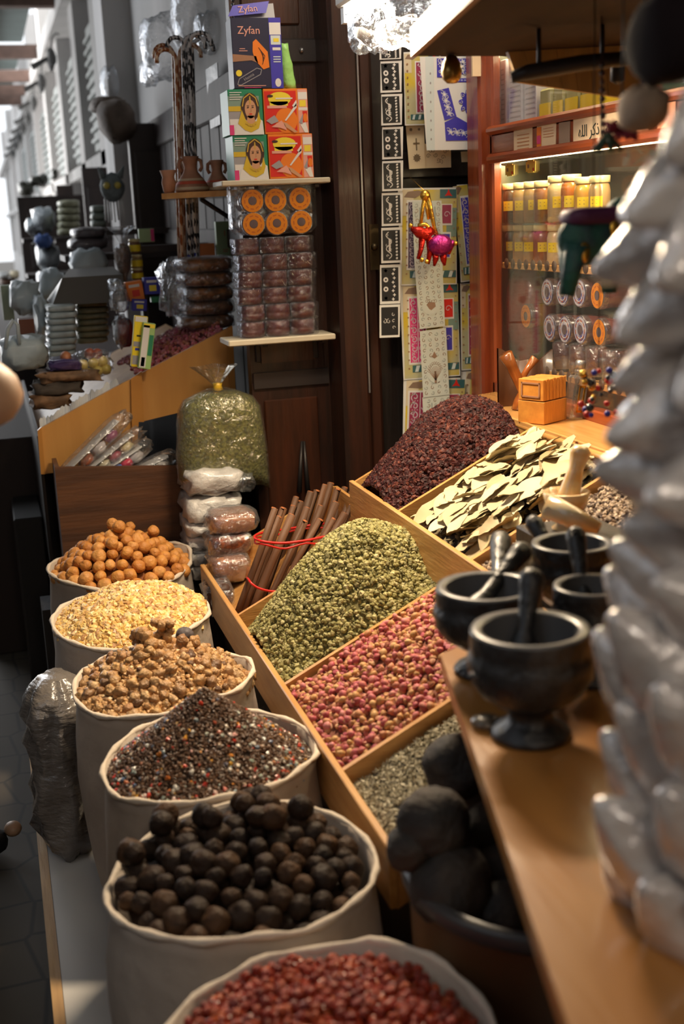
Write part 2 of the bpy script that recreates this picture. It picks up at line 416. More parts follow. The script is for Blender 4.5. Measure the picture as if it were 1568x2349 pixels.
# alley roof: corrugated sheets between brown beams, upper left
M['beam'] = mat('brown roof beam', (.15, .09, .07), .7, var=.3)
M['sheet'] = mat('green corrugated roof sheet', (.16, .21, .21), .5, var=.3, vscale=2, stretch=(1, 14, 1))
RZ = 3.55
def roofp(px, py): return at(px, py, z=RZ)
ra = roofp(0, 10); rb = roofp(0, 190)
b = MB()
b.box((-2.9, -2.5, 3.64), (FX+.3, 11.4, 3.68))
for y0, y1 in ((11.6, 14.35), (15.15, 16.75), (17.25, 18.45), (18.9, 19.9)):
    b.box((-2.9, y0, 3.64), (.66, y1, 3.68))
struct(b.build('ceiling', M['sheet']))
b = MB()
for y in (8, 11.45, 14.75, 17.0, 18.7, 20.1): b.box((-2.9, y-.07, 3.52), (FX+.12, y+.07, 3.66))
for x in (-2.1, -1.1, -.35, .3): b.box((x-.04, 6, 3.56), (x+.04, 20.2, 3.64))
struct(b.build('trim_1', M['beam']))
# shop volume: dark back so no sky shows through the shop
b = MB(); b.box((3.1, -2.5, 0), (3.3, 6, 3.6)); b.box((1.2, 5.6, 0), (3.3, 5.8, 3.6)); struct(b.build('wall_back', M['dark_wood']))
b = MB(); b.box((.95, -2.5, 3.0), (3.3, 5.8, 3.1)); struct(b.build('ceiling_shop', M['dark_wood_x']))
# bird-shaped iron brackets on the facade
def bird(i, y):
    c = Vector((FX-.17, y, 3.08))
    m = MB(); s = 1.0
    m.ball((0, 0, 0), .13, 8, 6, (.55, 1.0, .6)); m.tube([(0, -.1, .02), (-.02, -.22, .10), (-.02, -.30, .06)], [.07, .05, .012], 6)
    m.tube([(0, .08, 0), (0, .26, -.10)], [.07, .03], 6)
    m.add([(0, -.05, .05), (-.30, .02, -.05), (-.26, .16, -.12), (0, .12, .04), (0, -.05, .07), (0, .12, .06)], [(0,1,2,3), (4,5,2,1)])
    m.tube([(.135, .0, .33), (.10, 0, .36), (.03, 0, .30), (0, 0, .1)], .012, 5)
    o = m.build('bird_bracket', mat('dull bird iron', (.10, .10, .10), .7), loc=c)
    o.scale = (.62, .62, .62)
    lab = ['largest and nearest', 'second nearest', 'third nearest', 'fourth nearest', 'fifth nearest', 'sixth nearest', 'seventh nearest', 'farthest'][i]
    tag(o, 'dark iron bird-shaped lamp bracket on the pale wall, %s of its row' % lab, 'bracket', 'bird brackets along the alley wall')
for i, y in enumerate((11.4, 13.2, 15.2, 17.2, 18.9, 20.7, 22.6, 24.8)): bird(i, y)

# ================================================================== PLATFORM
M['plat_side'] = wood('platform ply edge', (.58, .36, .15), (.45, .26, .10), 4, .6, .0, 'y')
root = empty('display_platform', (.25, 2.4, 0), 'low white-topped wooden platform carrying the row of cloth sacks', 'platform')
b = MB(); b.box((-.005, .75, .135), (.60, 3.80, .15)); part(b.build('top_board', mat('white laminate', (.62, .60, .57), .35)), root)
b = MB(); b.box((-.028, .75, .10), (-.006, 3.80, .152)); part(b.build('edge_strip', M['plat_side']), root)
b = MB(); b.box((.0, .76, 0), (.58, 3.78, .134)); part(b.build('plinth', M['black_wood']), root)

# ================================================================== SACKS
RIM = .65
def make_sack(x, y, R, label, seed, rim=RIM, tiltx=0, tilty=0, level=-.05, sx=1.0, sy=1.0):
    root = empty('cloth_sack', (x, y, .15), label, 'sack', 'open cotton sacks of spices in a row')
    H = rim-.15
    def fn(a, j, r, z):
        t = z/H
        k = 1+.035*fbm(math.cos(a)*2.2, math.sin(a)*2.2, 1, seed+z*3)+.012*math.sin(5*a+seed*2+z*5)*(1-t*.9)+.012*fbm(math.cos(a)*7, math.sin(a)*7, 1, seed+z*9)
        return k*(1+(sx-1)*abs(math.cos(a))+(sy-1)*abs(math.sin(a)))
    def rz(a): return .010*math.sin(a*2+seed)+.010*fbm(math.cos(a)*2, math.sin(a)*2, 1, seed*2.)+tiltx*math.cos(a)*R+tilty*math.sin(a)*R
    n = 56
    m = MB(); prof = [(R*.86, 0), (R*.95, .03), (R*1.0, .10), (R*1.04, .2), (R*1.05, .3), (R*1.03, .38), (R*1.0, .44), (R*.985, H-.03), (R*1.0, H)]
    vs = []
    for j, (r, z) in enumerate(prof):
        for i in range(n):
            a = 2*PI*i/n; k = fn(a, j, r, z); w = max(0, (z-.3)/(H-.3))
            vs.append((r*k*math.cos(a), r*k*math.sin(a), z+rz(a)*w))
    inner = []
    for j, dz in enumerate((0, -.05, -.10)):
        for i in range(n):
            a = 2*PI*i/n; k = fn(a, 0, R, H); rr = (R-.006-.004*j)*k
            inner.append((rr*math.cos(a), rr*math.sin(a), H+rz(a)+dz))
    nv = len(prof); vs += inner; nt = nv+3
    fs = [(j*n+i, j*n+(i+1) % n, (j+1)*n+(i+1) % n, (j+1)*n+i) for j in range(nt-1) for i in range(n)]
    fs.append(tuple(range(n-1, -1, -1)))
    m.add(vs, fs, True); m.build('sack_body', M['cloth'], root)
    pts = []
    for i in range(n):
        a = 2*PI*i/n; k = fn(a, 0, R, H); pts.append((R*k*math.cos(a), R*k*math.sin(a), H+rz(a)))
    h = MB(); h.tube(pts, [.0055+.002*math.sin(i*1.7) for i in range(n)], 6, closed=True); h.build('rolled_hem', M['cloth_hem'], root)
    return root
SACKS = dict(
 s1=(.300, 3.56, .212, 'cloth sack farthest back, full of orange dried limes, before the brown plywood box', 1.0),
 s2=(.272, 3.045, .205, 'cloth sack of pale yellow frankincense, second from the back', 2.3),
 s3=(.293, 2.57, .203, 'cloth sack of brown clumpy resin lumps, between yellow frankincense and dark seeds', 3.1),
 s4=(.318, 2.135, .205, 'cloth sack with a dark seed cone flecked red, white and green', 4.4),
 s5=(.290, 1.70, .212, 'cloth sack full of black dried limes', 5.2),
 s6=(.300, 1.245, .215, 'cloth sack of red dried berries, nearest to the viewer', 6.6))
make_sack(*SACKS['s1'], tiltx=0, tilty=.06)
make_sack(*SACKS['s2'], tiltx=-.01, tilty=.03)
make_sack(*SACKS['s3'], tiltx=.02, tilty=.0)
make_sack(*SACKS['s4'], tiltx=.03)
make_sack(*SACKS['s5'], tiltx=.03, tilty=-.02)
make_sack(*SACKS['s6'], tiltx=.0)
def heap_fn(key, h, edge=-.03, p=1.6, cx=0, cy=0, nz=.012, rr=.95):
    x, y, R = SACKS[key][:3]
    def f(u, v):
        r = math.sqrt(u)*rr; a = 2*PI*v
        X = x+R*r*math.cos(a); Y = y+R*r*math.sin(a)
        dx = (X-x)/R-cx; dy = (Y-y)/R-cy
        q = min(1, math.hypot(dx, dy)/1.05)
        z = RIM+edge+(h-edge)*(1-q**p if p > 1.2 else (1-q)**1.0)+nz*fbm(X, Y, 9, R)
        return Vector((X, Y, z))
    return f
def bed_mesh(f, nu=9, nv=33, drop=.006):
    vs = []; fs = []
    for j in range(nv-1):
        for i in range(nu):
            p = f((i/(nu-1))**2, j/(nv-1)); vs.append((p.x, p.y, p.z-drop))
    for j in range(nv-1):
        jn = (j+1) % (nv-1)
        for i in range(nu-1): fs.append((j*nu+i, j*nu+i+1, jn*nu+i+1, jn*nu+i))
    return vs, fs
def pack(f, n, dmin, seed, tries=9000):
    rng = random.Random(seed); out = []
    for _ in range(tries):
        p = f(rng.random(), rng.random())
        if all((p-q).length > dmin for q in out):
            out.append(p)
            if len(out) >= n: break
    return out
# --- individual fruit ------------------------------------------------
def lime_mesh(r, seed, dimple=True, wob=.12):
    m = MB(); m.ball((0, 0, 0), r, 14, 10, (1, 1, .93), wob, seed, fr=1.3)
    vs = []
    for v in m.v:
        v = Vector(v); k = 1
        if dimple and v.z > 0:
            d = math.hypot(v.x, v.y)/r
            if d < .35: v.z -= r*.16*(1-d/.35)
        vs.append(tuple(v))
    m.v = vs
    return m
def scatter_individuals(name, protos, pts, dz, label, cat, group, rng, smin=.85, smax=1.15, lab2=None, flat=False):
    for i, p in enumerate(pts):
        o = protos[i % len(protos)]
        if i >= len(protos): o = o.copy(); C.objects.link(o)
        o.location = p+Vector((0, 0, dz))
        o.rotation_euler = (rng.uniform(-.5, .5), rng.uniform(-.5, .5), rng.uniform(0, 6.3)) if flat else (rng.uniform(-1.2, 1.2), rng.uniform(-1.2, 1.2), rng.uniform(0, 6.3))
        s = rng.uniform(smin, smax); o.scale = (s, s, s)
        tag(o, label, cat, group)
rng = random.Random(11)
# sack 1: orange dried limes
M['lime_or'] = mat('orange dried lime skin', (.62, .26, .05), .55, ramp=[(.52, .20, .04), (.68, .32, .075), (.62, .27, .06), (.78, .40, .12)], var=.45, col2=(.36, .11, .025), vscale=28, bump=.5, bscale=90)
f1 = heap_fn('s1', .085, -.045, 2.0, 0, -.02, .01, .95)
P1 = pack(f1, 130, .0315, 3, 20000)
protos = [lime_mesh(.0205, k).build('dried_lime', M['lime_or']) for k in range(5)]
scatter_individuals('dried_lime', protos, P1, .006, 'orange-brown dried lime heaped in the farthest sack', 'dried lime', 'orange dried limes in the back sack', rng, .8, 1.12)
for p in [p for p in P1 if abs(p.x-.30) < .12 and abs(p.y-3.56) < .13 and rng.random() < .22]:
    o = protos[rng.randrange(5)].copy(); C.objects.link(o); o.location = p+Vector((rng.uniform(-.012, .012), rng.uniform(-.012, .012), .036)); o.rotation_euler = (rng.uniform(-1.5, .6), rng.uniform(-1, 1), 0)
v, fc = bed_mesh(f1, drop=.022); m = MB(); m.add(v, fc, True); tag(m.build('dried_lime_bed', mat('lime bed', (.22, .07, .02), .8)), 'orange dried limes packed below the top layer in the farthest sack', 'dried limes', kind='stuff')
# sack 2: frankincense
M['frank'] = mat('yellow frankincense', attr=True, ramp=[(.70, .42, .10), (.80, .54, .19), (.86, .64, .30), (.72, .42, .11), (.90, .72, .42), (.40, .19, .07), (.80, .54, .19)], rough=.45)
f2 = heap_fn('s2', .072, -.025, 2.0, .05, .1, .02)
P, Nn = surf_samples(f2, 3600, 5)
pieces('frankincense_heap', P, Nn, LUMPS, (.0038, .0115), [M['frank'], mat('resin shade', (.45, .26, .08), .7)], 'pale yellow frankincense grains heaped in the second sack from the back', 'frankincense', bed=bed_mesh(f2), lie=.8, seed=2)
# sack 3: brown resin lumps
M['resin'] = mat('brown resin', (.5, .3, .1), .4, ramp=[(.22, .09, .035), (.62, .38, .15), (.42, .20, .07), (.66, .44, .22), (.50, .28, .11), (.09, .045, .03)], var=.5, col2=(.16, .07, .03), vscale=60, bump=.7, bscale=120)
M['resin_bits'] = mat('resin grains', attr=True, ramp=[(.34, .16, .05), (.62, .38, .16), (.50, .27, .10), (.72, .50, .26), (.20, .09, .04)], rough=.5)
f3 = heap_fn('s3', .070, -.03, 1.3, -.05, .15, .02)
P, Nn = surf_samples(f3, 2600, 7)
pieces('resin_grains', P, Nn, LUMPS, (.004, .008), [M['resin_bits'], mat('resin dark bed', (.2, .1, .04), .8)], 'small brown resin grains between the larger lumps in the third sack', 'resin', bed=bed_mesh(f3), lie=.8, seed=3)
P3 = pack(f3, 190, .0185, 8, 14000)
protos = []
for k in range(7):
    m = MB(); m.ball((0, 0, 0), .0125, 9, 7, (1.1, .9, .85), .6, k+20, fr=1.7); protos.append(m.build('resin_lump', M['resin']))
scatter_individuals('resin_lump', protos, P3, .004, 'brown amber-like resin lump among others in the third sack', 'resin lump', 'resin lumps in the third sack', rng, .6, 1.35)
tow = [(-.03, .04, .100, .030, 1), (.012, .07, .118, .026, 2), (-.045, .075, .108, .021, 4), (.045, .03, .085, .026, 5), (-.075, .02, .070, .022, 6), (-.01, .005, .075, .024, 7), (.075, .055, .08, .02, 8)]
for i, (dx, dy, dz, r, sd) in enumerate(tow):
    m = MB()
    for q in range(9):
        rr = random.Random(sd*31+q); m.ball((rr.uniform(-.7, .7)*r, rr.uniform(-.7, .7)*r, rr.uniform(-.8, .8)*r), r*rr.uniform(.35, .6), 8, 6, nz=.4, seed=q+sd)
    o = m.build('resin_clump', M['resin'] if i != 1 else M['resin'], loc=(SACKS['s3'][0]+dx, SACKS['s3'][1]+dy, RIM+dz-.03))
    tag(o, ['knobbly brown resin clump, front of the pile top in the third sack', 'tallest knobbly resin clump on top of the third sack', 'resin clump on the back left of the third sack pile', 'resin clump right of the pile top in the third sack', 'resin clump at the left of the third sack pile', 'resin clump low in front on the third sack pile', 'resin clump farthest right on the third sack pile'][i], 'resin clump', 'resin clumps on top of the third sack')
m = MB(); m.ball((0, 0, 0), .022, 12, 9, (1, 1, .9), .1, 3)
tag(m.build('dried_lime', mat('grey dried lime skin', (.09, .075, .08), .6, bump=.4, bscale=80), loc=at(423, 1457, y=2.66)), 'grey-purple dried lime on top of the brown resin clumps', 'dried lime')
# sack 4: seed cone flecked with colour
M['seeds'] = mat('mixed seed flecks', attr=True, ramp=[(.06, .028, .014), (.11, .050, .022), (.07, .032, .015), (.13, .06, .026), (.08, .036, .017), (.17, .085, .038), (.06, .028, .014), (.10, .05, .022)], rough=.5)
f4 = heap_fn('s4', .135, -.035, 1.0, -.02, .02, .004)
P, Nn = surf_samples(f4, 9000, 9)
pieces('dark_seed_heap', P, Nn, LUMPS, (.0022, .0042), [M['seeds'], mat('dark seed bed', (.06, .035, .022), .8)], 'cone of tiny dark brown seeds in the fourth sack', 'seeds', bed=bed_mesh(f4, 12, 49, .003), lie=.9, seed=4)
M['flecks'] = mat('coloured flecks', attr=True, ramp=[(.55, .03, .015), (.60, .05, .02), (.75, .72, .66), (.62, .60, .54), (.35, .42, .34), (.12, .17, .30), (.72, .40, .05), (.55, .03, .015), (.34, .2, .1), (.75, .70, .60)], rough=.35)
def keep4(u, v): 
    a = 2*PI*v; return random.random() < (.25+.9*u*(1.0 if math.sin(a) < .5 else .7))
P, Nn = surf_samples(f4, 760, 10, keep4)
pieces('coloured_fleck_mix', P, Nn, LUMPS, (.0025, .0058), [M['flecks']], 'red, white, green and orange grains strewn over the dark seed cone', 'grains', lie=.9, seed=5)
# sack 5: black limes
M['lime_bk'] = mat('black dried lime skin', (.03, .02, .015), .55, ramp=[(.018, .010, .007), (.045, .024, .014), (.026, .015, .010), (.085, .042, .020), (.022, .013, .009)], spec=.18, var=.35, col2=(.012, .009, .008), vscale=40, bump=.6, bscale=90)
f5 = heap_fn('s5', .018, -.045, 2.2, 0, .15, .012, .865)
P5 = pack(f5, 170, .0305, 4, 20000)
protos = [lime_mesh(.0198, k+9, wob=.16).build('black_lime', M['lime_bk']) for k in range(6)]
scatter_individuals('black_lime', protos, P5, .012, 'black dried lime in the sack before the seed cone', 'dried lime', 'black dried limes', rng, .78, 1.22)
top5 = [p+Vector((rng.uniform(-.01, .01), rng.uniform(-.01, .01), .030)) for p in P5 if p.y > SACKS['s5'][1]+.05 and rng.random() < .38]
for p in top5:
    o = protos[rng.randrange(6)].copy(); C.objects.link(o); o.location = p+Vector((0, 0, .012)); o.rotation_euler = (rng.uniform(0, 6), rng.uniform(0, 6), 0)
    s = rng.uniform(.85, 1.2); o.scale = (s, s, s)
v, fc = bed_mesh(f5, drop=.012); m = MB(); m.add(v, fc, True); tag(m.build('black_lime_bed', M['lime_bk']), 'black dried limes packed below the top layer', 'dried limes', kind='stuff')
# sack 6: red berries
M['berry'] = mat('dried red berry', (.4, .05, .02), .42, ramp=[(.26, .018, .007), (.40, .040, .010), (.17, .012, .007), (.50, .085, .018), (.32, .024, .009)], var=.5, col2=(.12, .012, .008), vscale=90, bump=.7, bscale=140)
M['berry_s'] = mat('dried red berries mass', attr=True, ramp=[(.22, .016, .007), (.36, .036, .010), (.14, .010, .007), (.48, .10, .025), (.28, .022, .009)], rough=.38)
f6 = heap_fn('s6', .028, -.03, 2.0, 0, .1, .012, .93)
P, Nn = surf_samples(f6, 1500, 13)
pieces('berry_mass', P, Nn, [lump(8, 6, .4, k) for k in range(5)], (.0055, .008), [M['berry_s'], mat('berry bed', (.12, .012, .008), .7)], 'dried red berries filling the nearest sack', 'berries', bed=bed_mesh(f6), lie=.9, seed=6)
P6 = pack(f6, 300, .0128, 6, 20000)
protos = []
for k in range(6):
    m = MB(); m.ball((0, 0, 0), .0078, 9, 7, (1, 1, .85), .4, k+40, fr=1.8); protos.append(m.build('red_berry', M['berry']))
scatter_individuals('red_berry', protos, P6, .007, 'wrinkled dried red berry on top of the nearest sack', 'dried berry', 'red berries in the nearest sack', rng, .8, 1.2)
# clear plastic sack full of pale stuff standing behind the first sacks on the left edge
sil = empty('plastic_sack', (.03, 3.35, .15), 'crinkled silvery plastic sack standing left behind the cloth sacks', 'plastic sack')
m = MB(); n = 30; prof = [(.10, 0), (.120, .03), (.132, .07), (.120, .12), (.134, .17), (.122, .22), (.136, .27), (.120, .32), (.130, .37), (.116, .42), (.124, .46), (.118, .50), (.09, .54), (.05, .57)]
n = 44; m.lathe(prof, n, fn=lambda a, j, r, z: 1+.30*fbm(math.cos(a)*2.4, math.sin(a)*2.4, 1, z*11)+.07*math.sin(j*2.3+a*3))
M['silver_plastic'] = mat('silvery crinkled plastic', (.17, .15, .135), .2, bump=1.0, bscale=14, stretch=(1, 1, 3), spec=1.0)
m.build('bag_body', M['silver_plastic'], sil)
sil.location = (.055, 2.83, .153); sil.scale = (.62, .9, .78)

# ================================================================== TRAYS
TAN = math.tan(math.radians(26.0))
TX0, TZ0 = .535, .655                     # front top edge of the lower trays
UX0, UZ0 = .935, .920                     # front top edge of the upper trays
LOWER_Y = (1.665, 1.97, 2.42, 2.93, 3.42)  # dividers of the lower box
UPPER_Y = (1.9, 2.31, 2.79, 3.17)
def tray_box(root, x0, z0, L, ys, name, floor_drop=.055):
    zt = lambda x: z0+(x-x0)*TAN
    y0, y1 = ys[0], ys[-1]
    b = MB(); b.box((x0-.014, y0-.006, z0-.105), (x0, y1+.006, z0+.004), bev=.002); part(b.build('front_board', M['pine_y']), root)
    for y in ys:
        b = MB(); x1 = x0+L; t = .006
        b.hull6([(x0, y-t, z0-.10), (x1, y-t, zt(x1)-.10), (x1, y+t, zt(x1)-.10), (x0, y+t, z0-.10)],
                [(x0, y-t, z0), (x1, y-t, zt(x1)), (x1, y+t, zt(x1)), (x0, y+t, z0)])
        part(b.build('divider', M['pine_x']), root)
    b = MB(); x1 = x0+L
    b.hull6([(x0, y0, z0-.11), (x1, y0, zt(x1)-.11), (x1, y1, zt(x1)-.11), (x0, y1, z0-.11)],
            [(x0, y0, z0-.098), (x1, y0, zt(x1)-.098), (x1, y1, zt(x1)-.098), (x0, y1, z0-.098)])
    part(b.build('bottom_board', M['pine_x']), root)
    b = MB(); b.box((x1, y0, zt(x1)-.12), (x1+.01, y1, zt(x1)+.0)); part(b.build('back_board', M['pine_y']), root)
low = empty('spice_tray', (TX0, 2.47, .3), 'lower sloping pine tray divided for herbs, rosebuds and seeds, behind the sacks', 'spice tray', 'sloping pine spice trays')
tray_box(low, TX0, TZ0, .41, LOWER_Y, 'low')
b = MB(); b.box((TX0+.04, 1.68, 0), (TX0+.07, 3.40, .555)); part(b.build('base_panel', M['black_wood']), low)
upt = empty('spice_tray', (UX0, 2.5, .4), 'upper sloping pine tray with hibiscus and bay leaves, behind the herb heap', 'spice tray', 'sloping pine spice trays')
tray_box(upt, UX0, UZ0, .375, UPPER_Y, 'up')
b = MB(); b.box((UX0+.03, 1.92, 0), (UX0+.05, 3.15, .80)); part(b.build('base_panel', M['black_wood']), upt)
def tray_fn(x0, z0, L, y0, y1, fill, hgt, pu, pv, su, sv, nz=.006, over=0.0, edge=.0):
    def f(u, v):
        x = x0+.004+u*(L-.004); y = y0+.008+v*(y1-y0-.016)
        z = z0+(x-x0)*TAN+fill
        z += hgt*math.exp(-((u-pu)/su)**2-((v-pv)/sv)**2)
        if edge: z -= edge*(abs(2*v-1)**4)
        return Vector((x, y, z+nz*fbm(x, y, 14, z0)))
    return f
def tray_heap(name, f, n, shapes, size, m, bedm, label, cat, lie, seed, sq=(1, 1, 1), nu=22, nv=22, drop=.004):
    P, Nn = surf_samples(f, n, seed)
    v, fc = grid_surface(f, nu, nv); v = [(a, b_, c-drop) for a, b_, c in v]
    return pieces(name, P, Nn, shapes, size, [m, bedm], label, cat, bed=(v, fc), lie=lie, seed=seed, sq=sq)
# dried green herb
M['herb'] = mat('dried green herb', attr=True, ramp=[(.15, .135, .04), (.35, .31, .11), (.24, .215, .065), (.46, .41, .18), (.10, .09, .03), (.30, .27, .09), (.54, .48, .25)], rough=.75)
def herb(u, v):
    x = TX0+.002+u*.392; y = 2.435+v*.485
    z = TZ0+(x-TX0)*TAN-.030
    d = math.sqrt(((x-.815)*(1.16 if x < .815 else 1))**2+((y-2.69)*1.15)**2)            # rounded pile, peak in the middle of the tray
    cone = .934-1.60*d**1.6
    z = max(z, cone)+.010*math.exp(-abs(z-cone)/.03)
    z -= .035*(abs(2*v-1)**9)
    return Vector((x, y, z+.006*fbm(x, y, 12, 3)))
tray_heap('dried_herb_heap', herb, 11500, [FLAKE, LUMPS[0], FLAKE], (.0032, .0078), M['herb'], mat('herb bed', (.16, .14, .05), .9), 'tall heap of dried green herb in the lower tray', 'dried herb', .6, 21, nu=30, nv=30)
# rosebuds
M['rose_s'] = mat('rosebud mass', attr=True, ramp=[(.34, .05, .08), (.50, .24, .08), (.42, .08, .11), (.58, .34, .13), (.30, .05, .05), (.50, .12, .17), (.62, .40, .17), (.38, .15, .05)], rough=.6)
M['rose'] = mat('dried rosebud', (.5, .1, .14), .6, ramp=[(.36, .035, .07), (.55, .13, .17), (.45, .06, .10), (.54, .28, .10), (.60, .36, .14), (.42, .05, .09), (.62, .22, .24)], var=.4, col2=(.50, .26, .09), vscale=70)
frose = tray_fn(TX0, TZ0, .46, 1.98, 2.41, -.018, .035, .6, .55, .5, .5, .010)
def bud(k):
    m = MB(); m.lathe([(.001, -.9), (.35, -.85), (.62, -.4), (.78, .1), (.62, .6), (.25, .95), (.02, 1.0)], 7, fn=lambda a, j, r, z: 1+.15*math.sin(3*a+k))
    return (m.v, m.f)
tray_heap('rosebud_mass', frose, 1700, [bud(k) for k in range(4)], (.0068, .0102), M['rose_s'], mat('rose bed', (.22, .08, .05), .9), 'pink and tan dried rosebuds filling the middle lower tray', 'rosebuds', .9, 22)
PR = []
rr = random.Random(5)
while len(PR) < 300:
    p = frose(rr.random(), rr.random())
    if all((p-q).length > .0135 for q in PR): PR.append(p)
protos = []
for k in range(6):
    m = MB(); bv, bf = bud(k); m.add([Vector(v)*.0098 for v in bv], bf, True); protos.append(m.build('rosebud', M['rose']))
scatter_individuals('rosebud', protos, PR, .007, 'dried rosebud lying on top of the rosebud tray', 'rosebud', 'rosebuds on top of the tray', rng, .75, 1.2)
# pale striped seeds
M['fennel'] = mat('pale seed husks', attr=True, ramp=[(.34, .29, .19), (.50, .44, .31), (.18, .16, .10), (.62, .56, .42), (.40, .35, .23)], rough=.7)
fseed = tray_fn(TX0, TZ0, .40, 1.675, 1.96, -.035, .02, .5, .5, .5, .5, .008)
tray_heap('seed_husk_heap', fseed, 4300, [OCTA], (.0062, .0100), M['fennel'], mat('seed bed', (.15, .13, .09), .9), 'grey-green seed husks in the nearest lower tray', 'seeds', .9, 23, sq=(.28, .28, 1))
# hibiscus
M['hib'] = mat('dried hibiscus', attr=True, ramp=[(.022, .005, .006), (.05, .008, .008), (.014, .004, .005), (.085, .015, .010), (.02, .006, .007), (.042, .007, .007), (.13, .035, .02)], rough=.6, spec=.25)
def hib(u, v):
    x = UX0+.002+u*.358; y = 2.80+v*.36
    z = UZ0+(x-UX0)*TAN-.030
    d = math.sqrt(((x-1.205)*(1.12 if x < 1.205 else 1))**2+((y-2.99)*1.1)**2)
    cone = 1.160-1.50*d**1.6
    z = max(z, cone)+.010*math.exp(-abs(z-cone)/.03)
    z -= .02*(abs(2*v-1)**5)
    return Vector((x, y, z+.008*fbm(x, y, 14, 5)))
tray_heap('dried_hibiscus_heap', hib, 8500, [FLAKE]+LUMPS[:3], (.004, .0092), M['hib'], mat('hibiscus bed', (.035, .008, .008), .8), 'dark red dried hibiscus heaped in the upper tray', 'dried hibiscus', .8, 24, nu=28, nv=28)
# dark leaf litter and star-shaped seeds in the other upper trays
fbay = tray_fn(UX0, UZ0, .36, 2.32, 2.78, -.045, .01, .5, .5, .5, .5, .006)
tray_heap('leaf_litter', fbay, 700, [FLAKE], (.008, .016), mat('leaf litter', attr=True, ramp=[(.10, .08, .04), (.30, .24, .12), (.06, .05, .03)], rough=.8), mat('litter bed', (.03, .022, .015), .9), 'broken leaf bits below the bay leaves', 'leaf bits', .4, 25)
fstar = tray_fn(UX0, UZ0, .36, 1.91, 2.30, -.02, .01, .5, .5, .5, .5, .006)
tray_heap('spotted_seed_heap', fstar, 2500, LUMPS, (.0035, .006), mat('spotted seeds', attr=True, ramp=[(.10, .06, .05), (.62, .48, .34), (.08, .05, .04), (.45, .32, .22)], rough=.6), mat('spotted bed', (.05, .03, .025), .9), 'dark and pale speckled seeds in the upper tray behind the mortars', 'seeds', .9, 26)
# bay leaves, each one a leaf with its midrib
M['bay'] = mat('dried bay leaf', (.6, .5, .27), .6, ramp=[(.46, .37, .20), (.58, .48, .29), (.50, .39, .21), (.64, .56, .38), (.38, .28, .14)], var=.2, col2=(.38, .29, .15), vscale=30)
def leaf(k):
    r_ = random.Random(k); L = .034; Wd = .0125*r_.uniform(.8, 1.25); m = MB(); n = 9; vs = []; cu = r_.uniform(-.5, .9)
    for i in range(n):
        t = i/(n-1); w = Wd*math.sin(PI*min(.97, max(.02, t)))**.7; x = (t-.5)*2*L; zc = cu*.006*math.sin(PI*t)+.002*fbm(x*40, k, 1)
        vs += [(x, -w, zc+.002*r_.uniform(0, 1.5)), (x, 0, zc-.0006), (x, w, zc+.0025*r_.uniform(0, 1.5))]
    fs = []
    for i in range(n-1):
        a = i*3; fs += [(a, a+3, a+4, a+1), (a+1, a+4, a+5, a+2)]
    vs2 = [(x, y, z-.0007) for x, y, z in vs]; nn = len(vs)
    m.add(vs, fs, True); m.add(vs2, [f[::-1] for f in fs], True)
    return m
protos = [leaf(k).build('bay_leaf', M['bay']) for k in range(8)]
rl = random.Random(3); Lf = []
for i in range(170):
    u = rl.uniform(.09, .93); v = rl.uniform(.06, .94); p = fbay(u, v); p.z += .010+.030*(i/170)+.030*math.exp(-((u-.7)/.35)**2)
    Lf.append(p)
for i, p in enumerate(Lf):
    o = protos[i % 8]
    if i >= 8: o = o.copy(); C.objects.link(o)
    o.location = p; s = rl.uniform(.95, 1.75); o.scale = (s*.95, s*1.25, s)
    o.rotation_euler = (rl.uniform(-.35, .35), -math.radians(24)+rl.uniform(-.30, .25), rl.uniform(-.9, .9)+(PI if rl.random() < .5 else 0))
    if o.rotation_euler.z > 1.5: o.rotation_euler.y *= -1
    tag(o, 'pale dried bay leaf in the loose pile of the upper tray', 'bay leaf', 'dried bay leaves')
# cinnamon sticks standing in bundles tied with red bands
M['cinn'] = mat('cinnamon bark', (.19, .075, .03), .65, ramp=[(.080, .034, .014), (.125, .052, .021), (.060, .027, .012)], col2=(.07, .03, .015), var=.5, vscale=40, stretch=(1, 1, .15), bump=.4, bscale=60)
M['cinn_in'] = mat('cinnamon inner bark', (.34, .10, .022), .7)
def stick(L, r, k):
    r_ = random.Random(k); m = MB(); n = 22; vs = []; zs = [0, L*.3, L*.6, L]
    prof = []
    for i in range(n):                 # double quill cross-section, an open curl on each side
        t = i/(n-1); a = 2*PI*1.25*t; rad = r*(1-.45*t); prof.append((rad*math.cos(a), rad*math.sin(a)))
    inner = [(x*.80, y*.80) for x, y in prof]
    for z in zs:
        bx = .004*math.sin(z*9+k)
        vs += [(x+bx, y, z) for x, y in prof]; vs += [(x+bx, y, z) for x, y in inner]
    fs = []; N2 = 2*n
    for j in range(3):
        for i in range(n-1):
            fs.append((j*N2+i, j*N2+i+1, (j+1)*N2+i+1, (j+1)*N2+i))
            fs.append((j*N2+n+i+1, j*N2+n+i, (j+1)*N2+n+i, (j+1)*N2+n+i+1))
    no = len(fs)
    for i in range(n-1):
        t = 3*N2; fs.append((t+i, t+i+1, t+n+i+1, t+n+i)); fs.append((i+1, i, n+i, n+i+1))
    m.add(vs, fs, True)
    m.cur = 1; m.lathe([(r*.70, L-.003), (r*.62, L+.0015), (r*.30, L+.0015), (r*.26, L-.012)], 12, cap=False)
    m.cur = 0
    return m
protos = [stick(.30+.02*(k % 3), .0105+.0018*(k % 2), k) for k in range(4)]
po = [p.build('cinnamon_stick', [M['cinn'], M['cinn_in']]) for p in protos]
def P2(px, py, y): return at(px, py, y=y)
CB = []          # (bottom px, py, y) -> (top px, py, y)
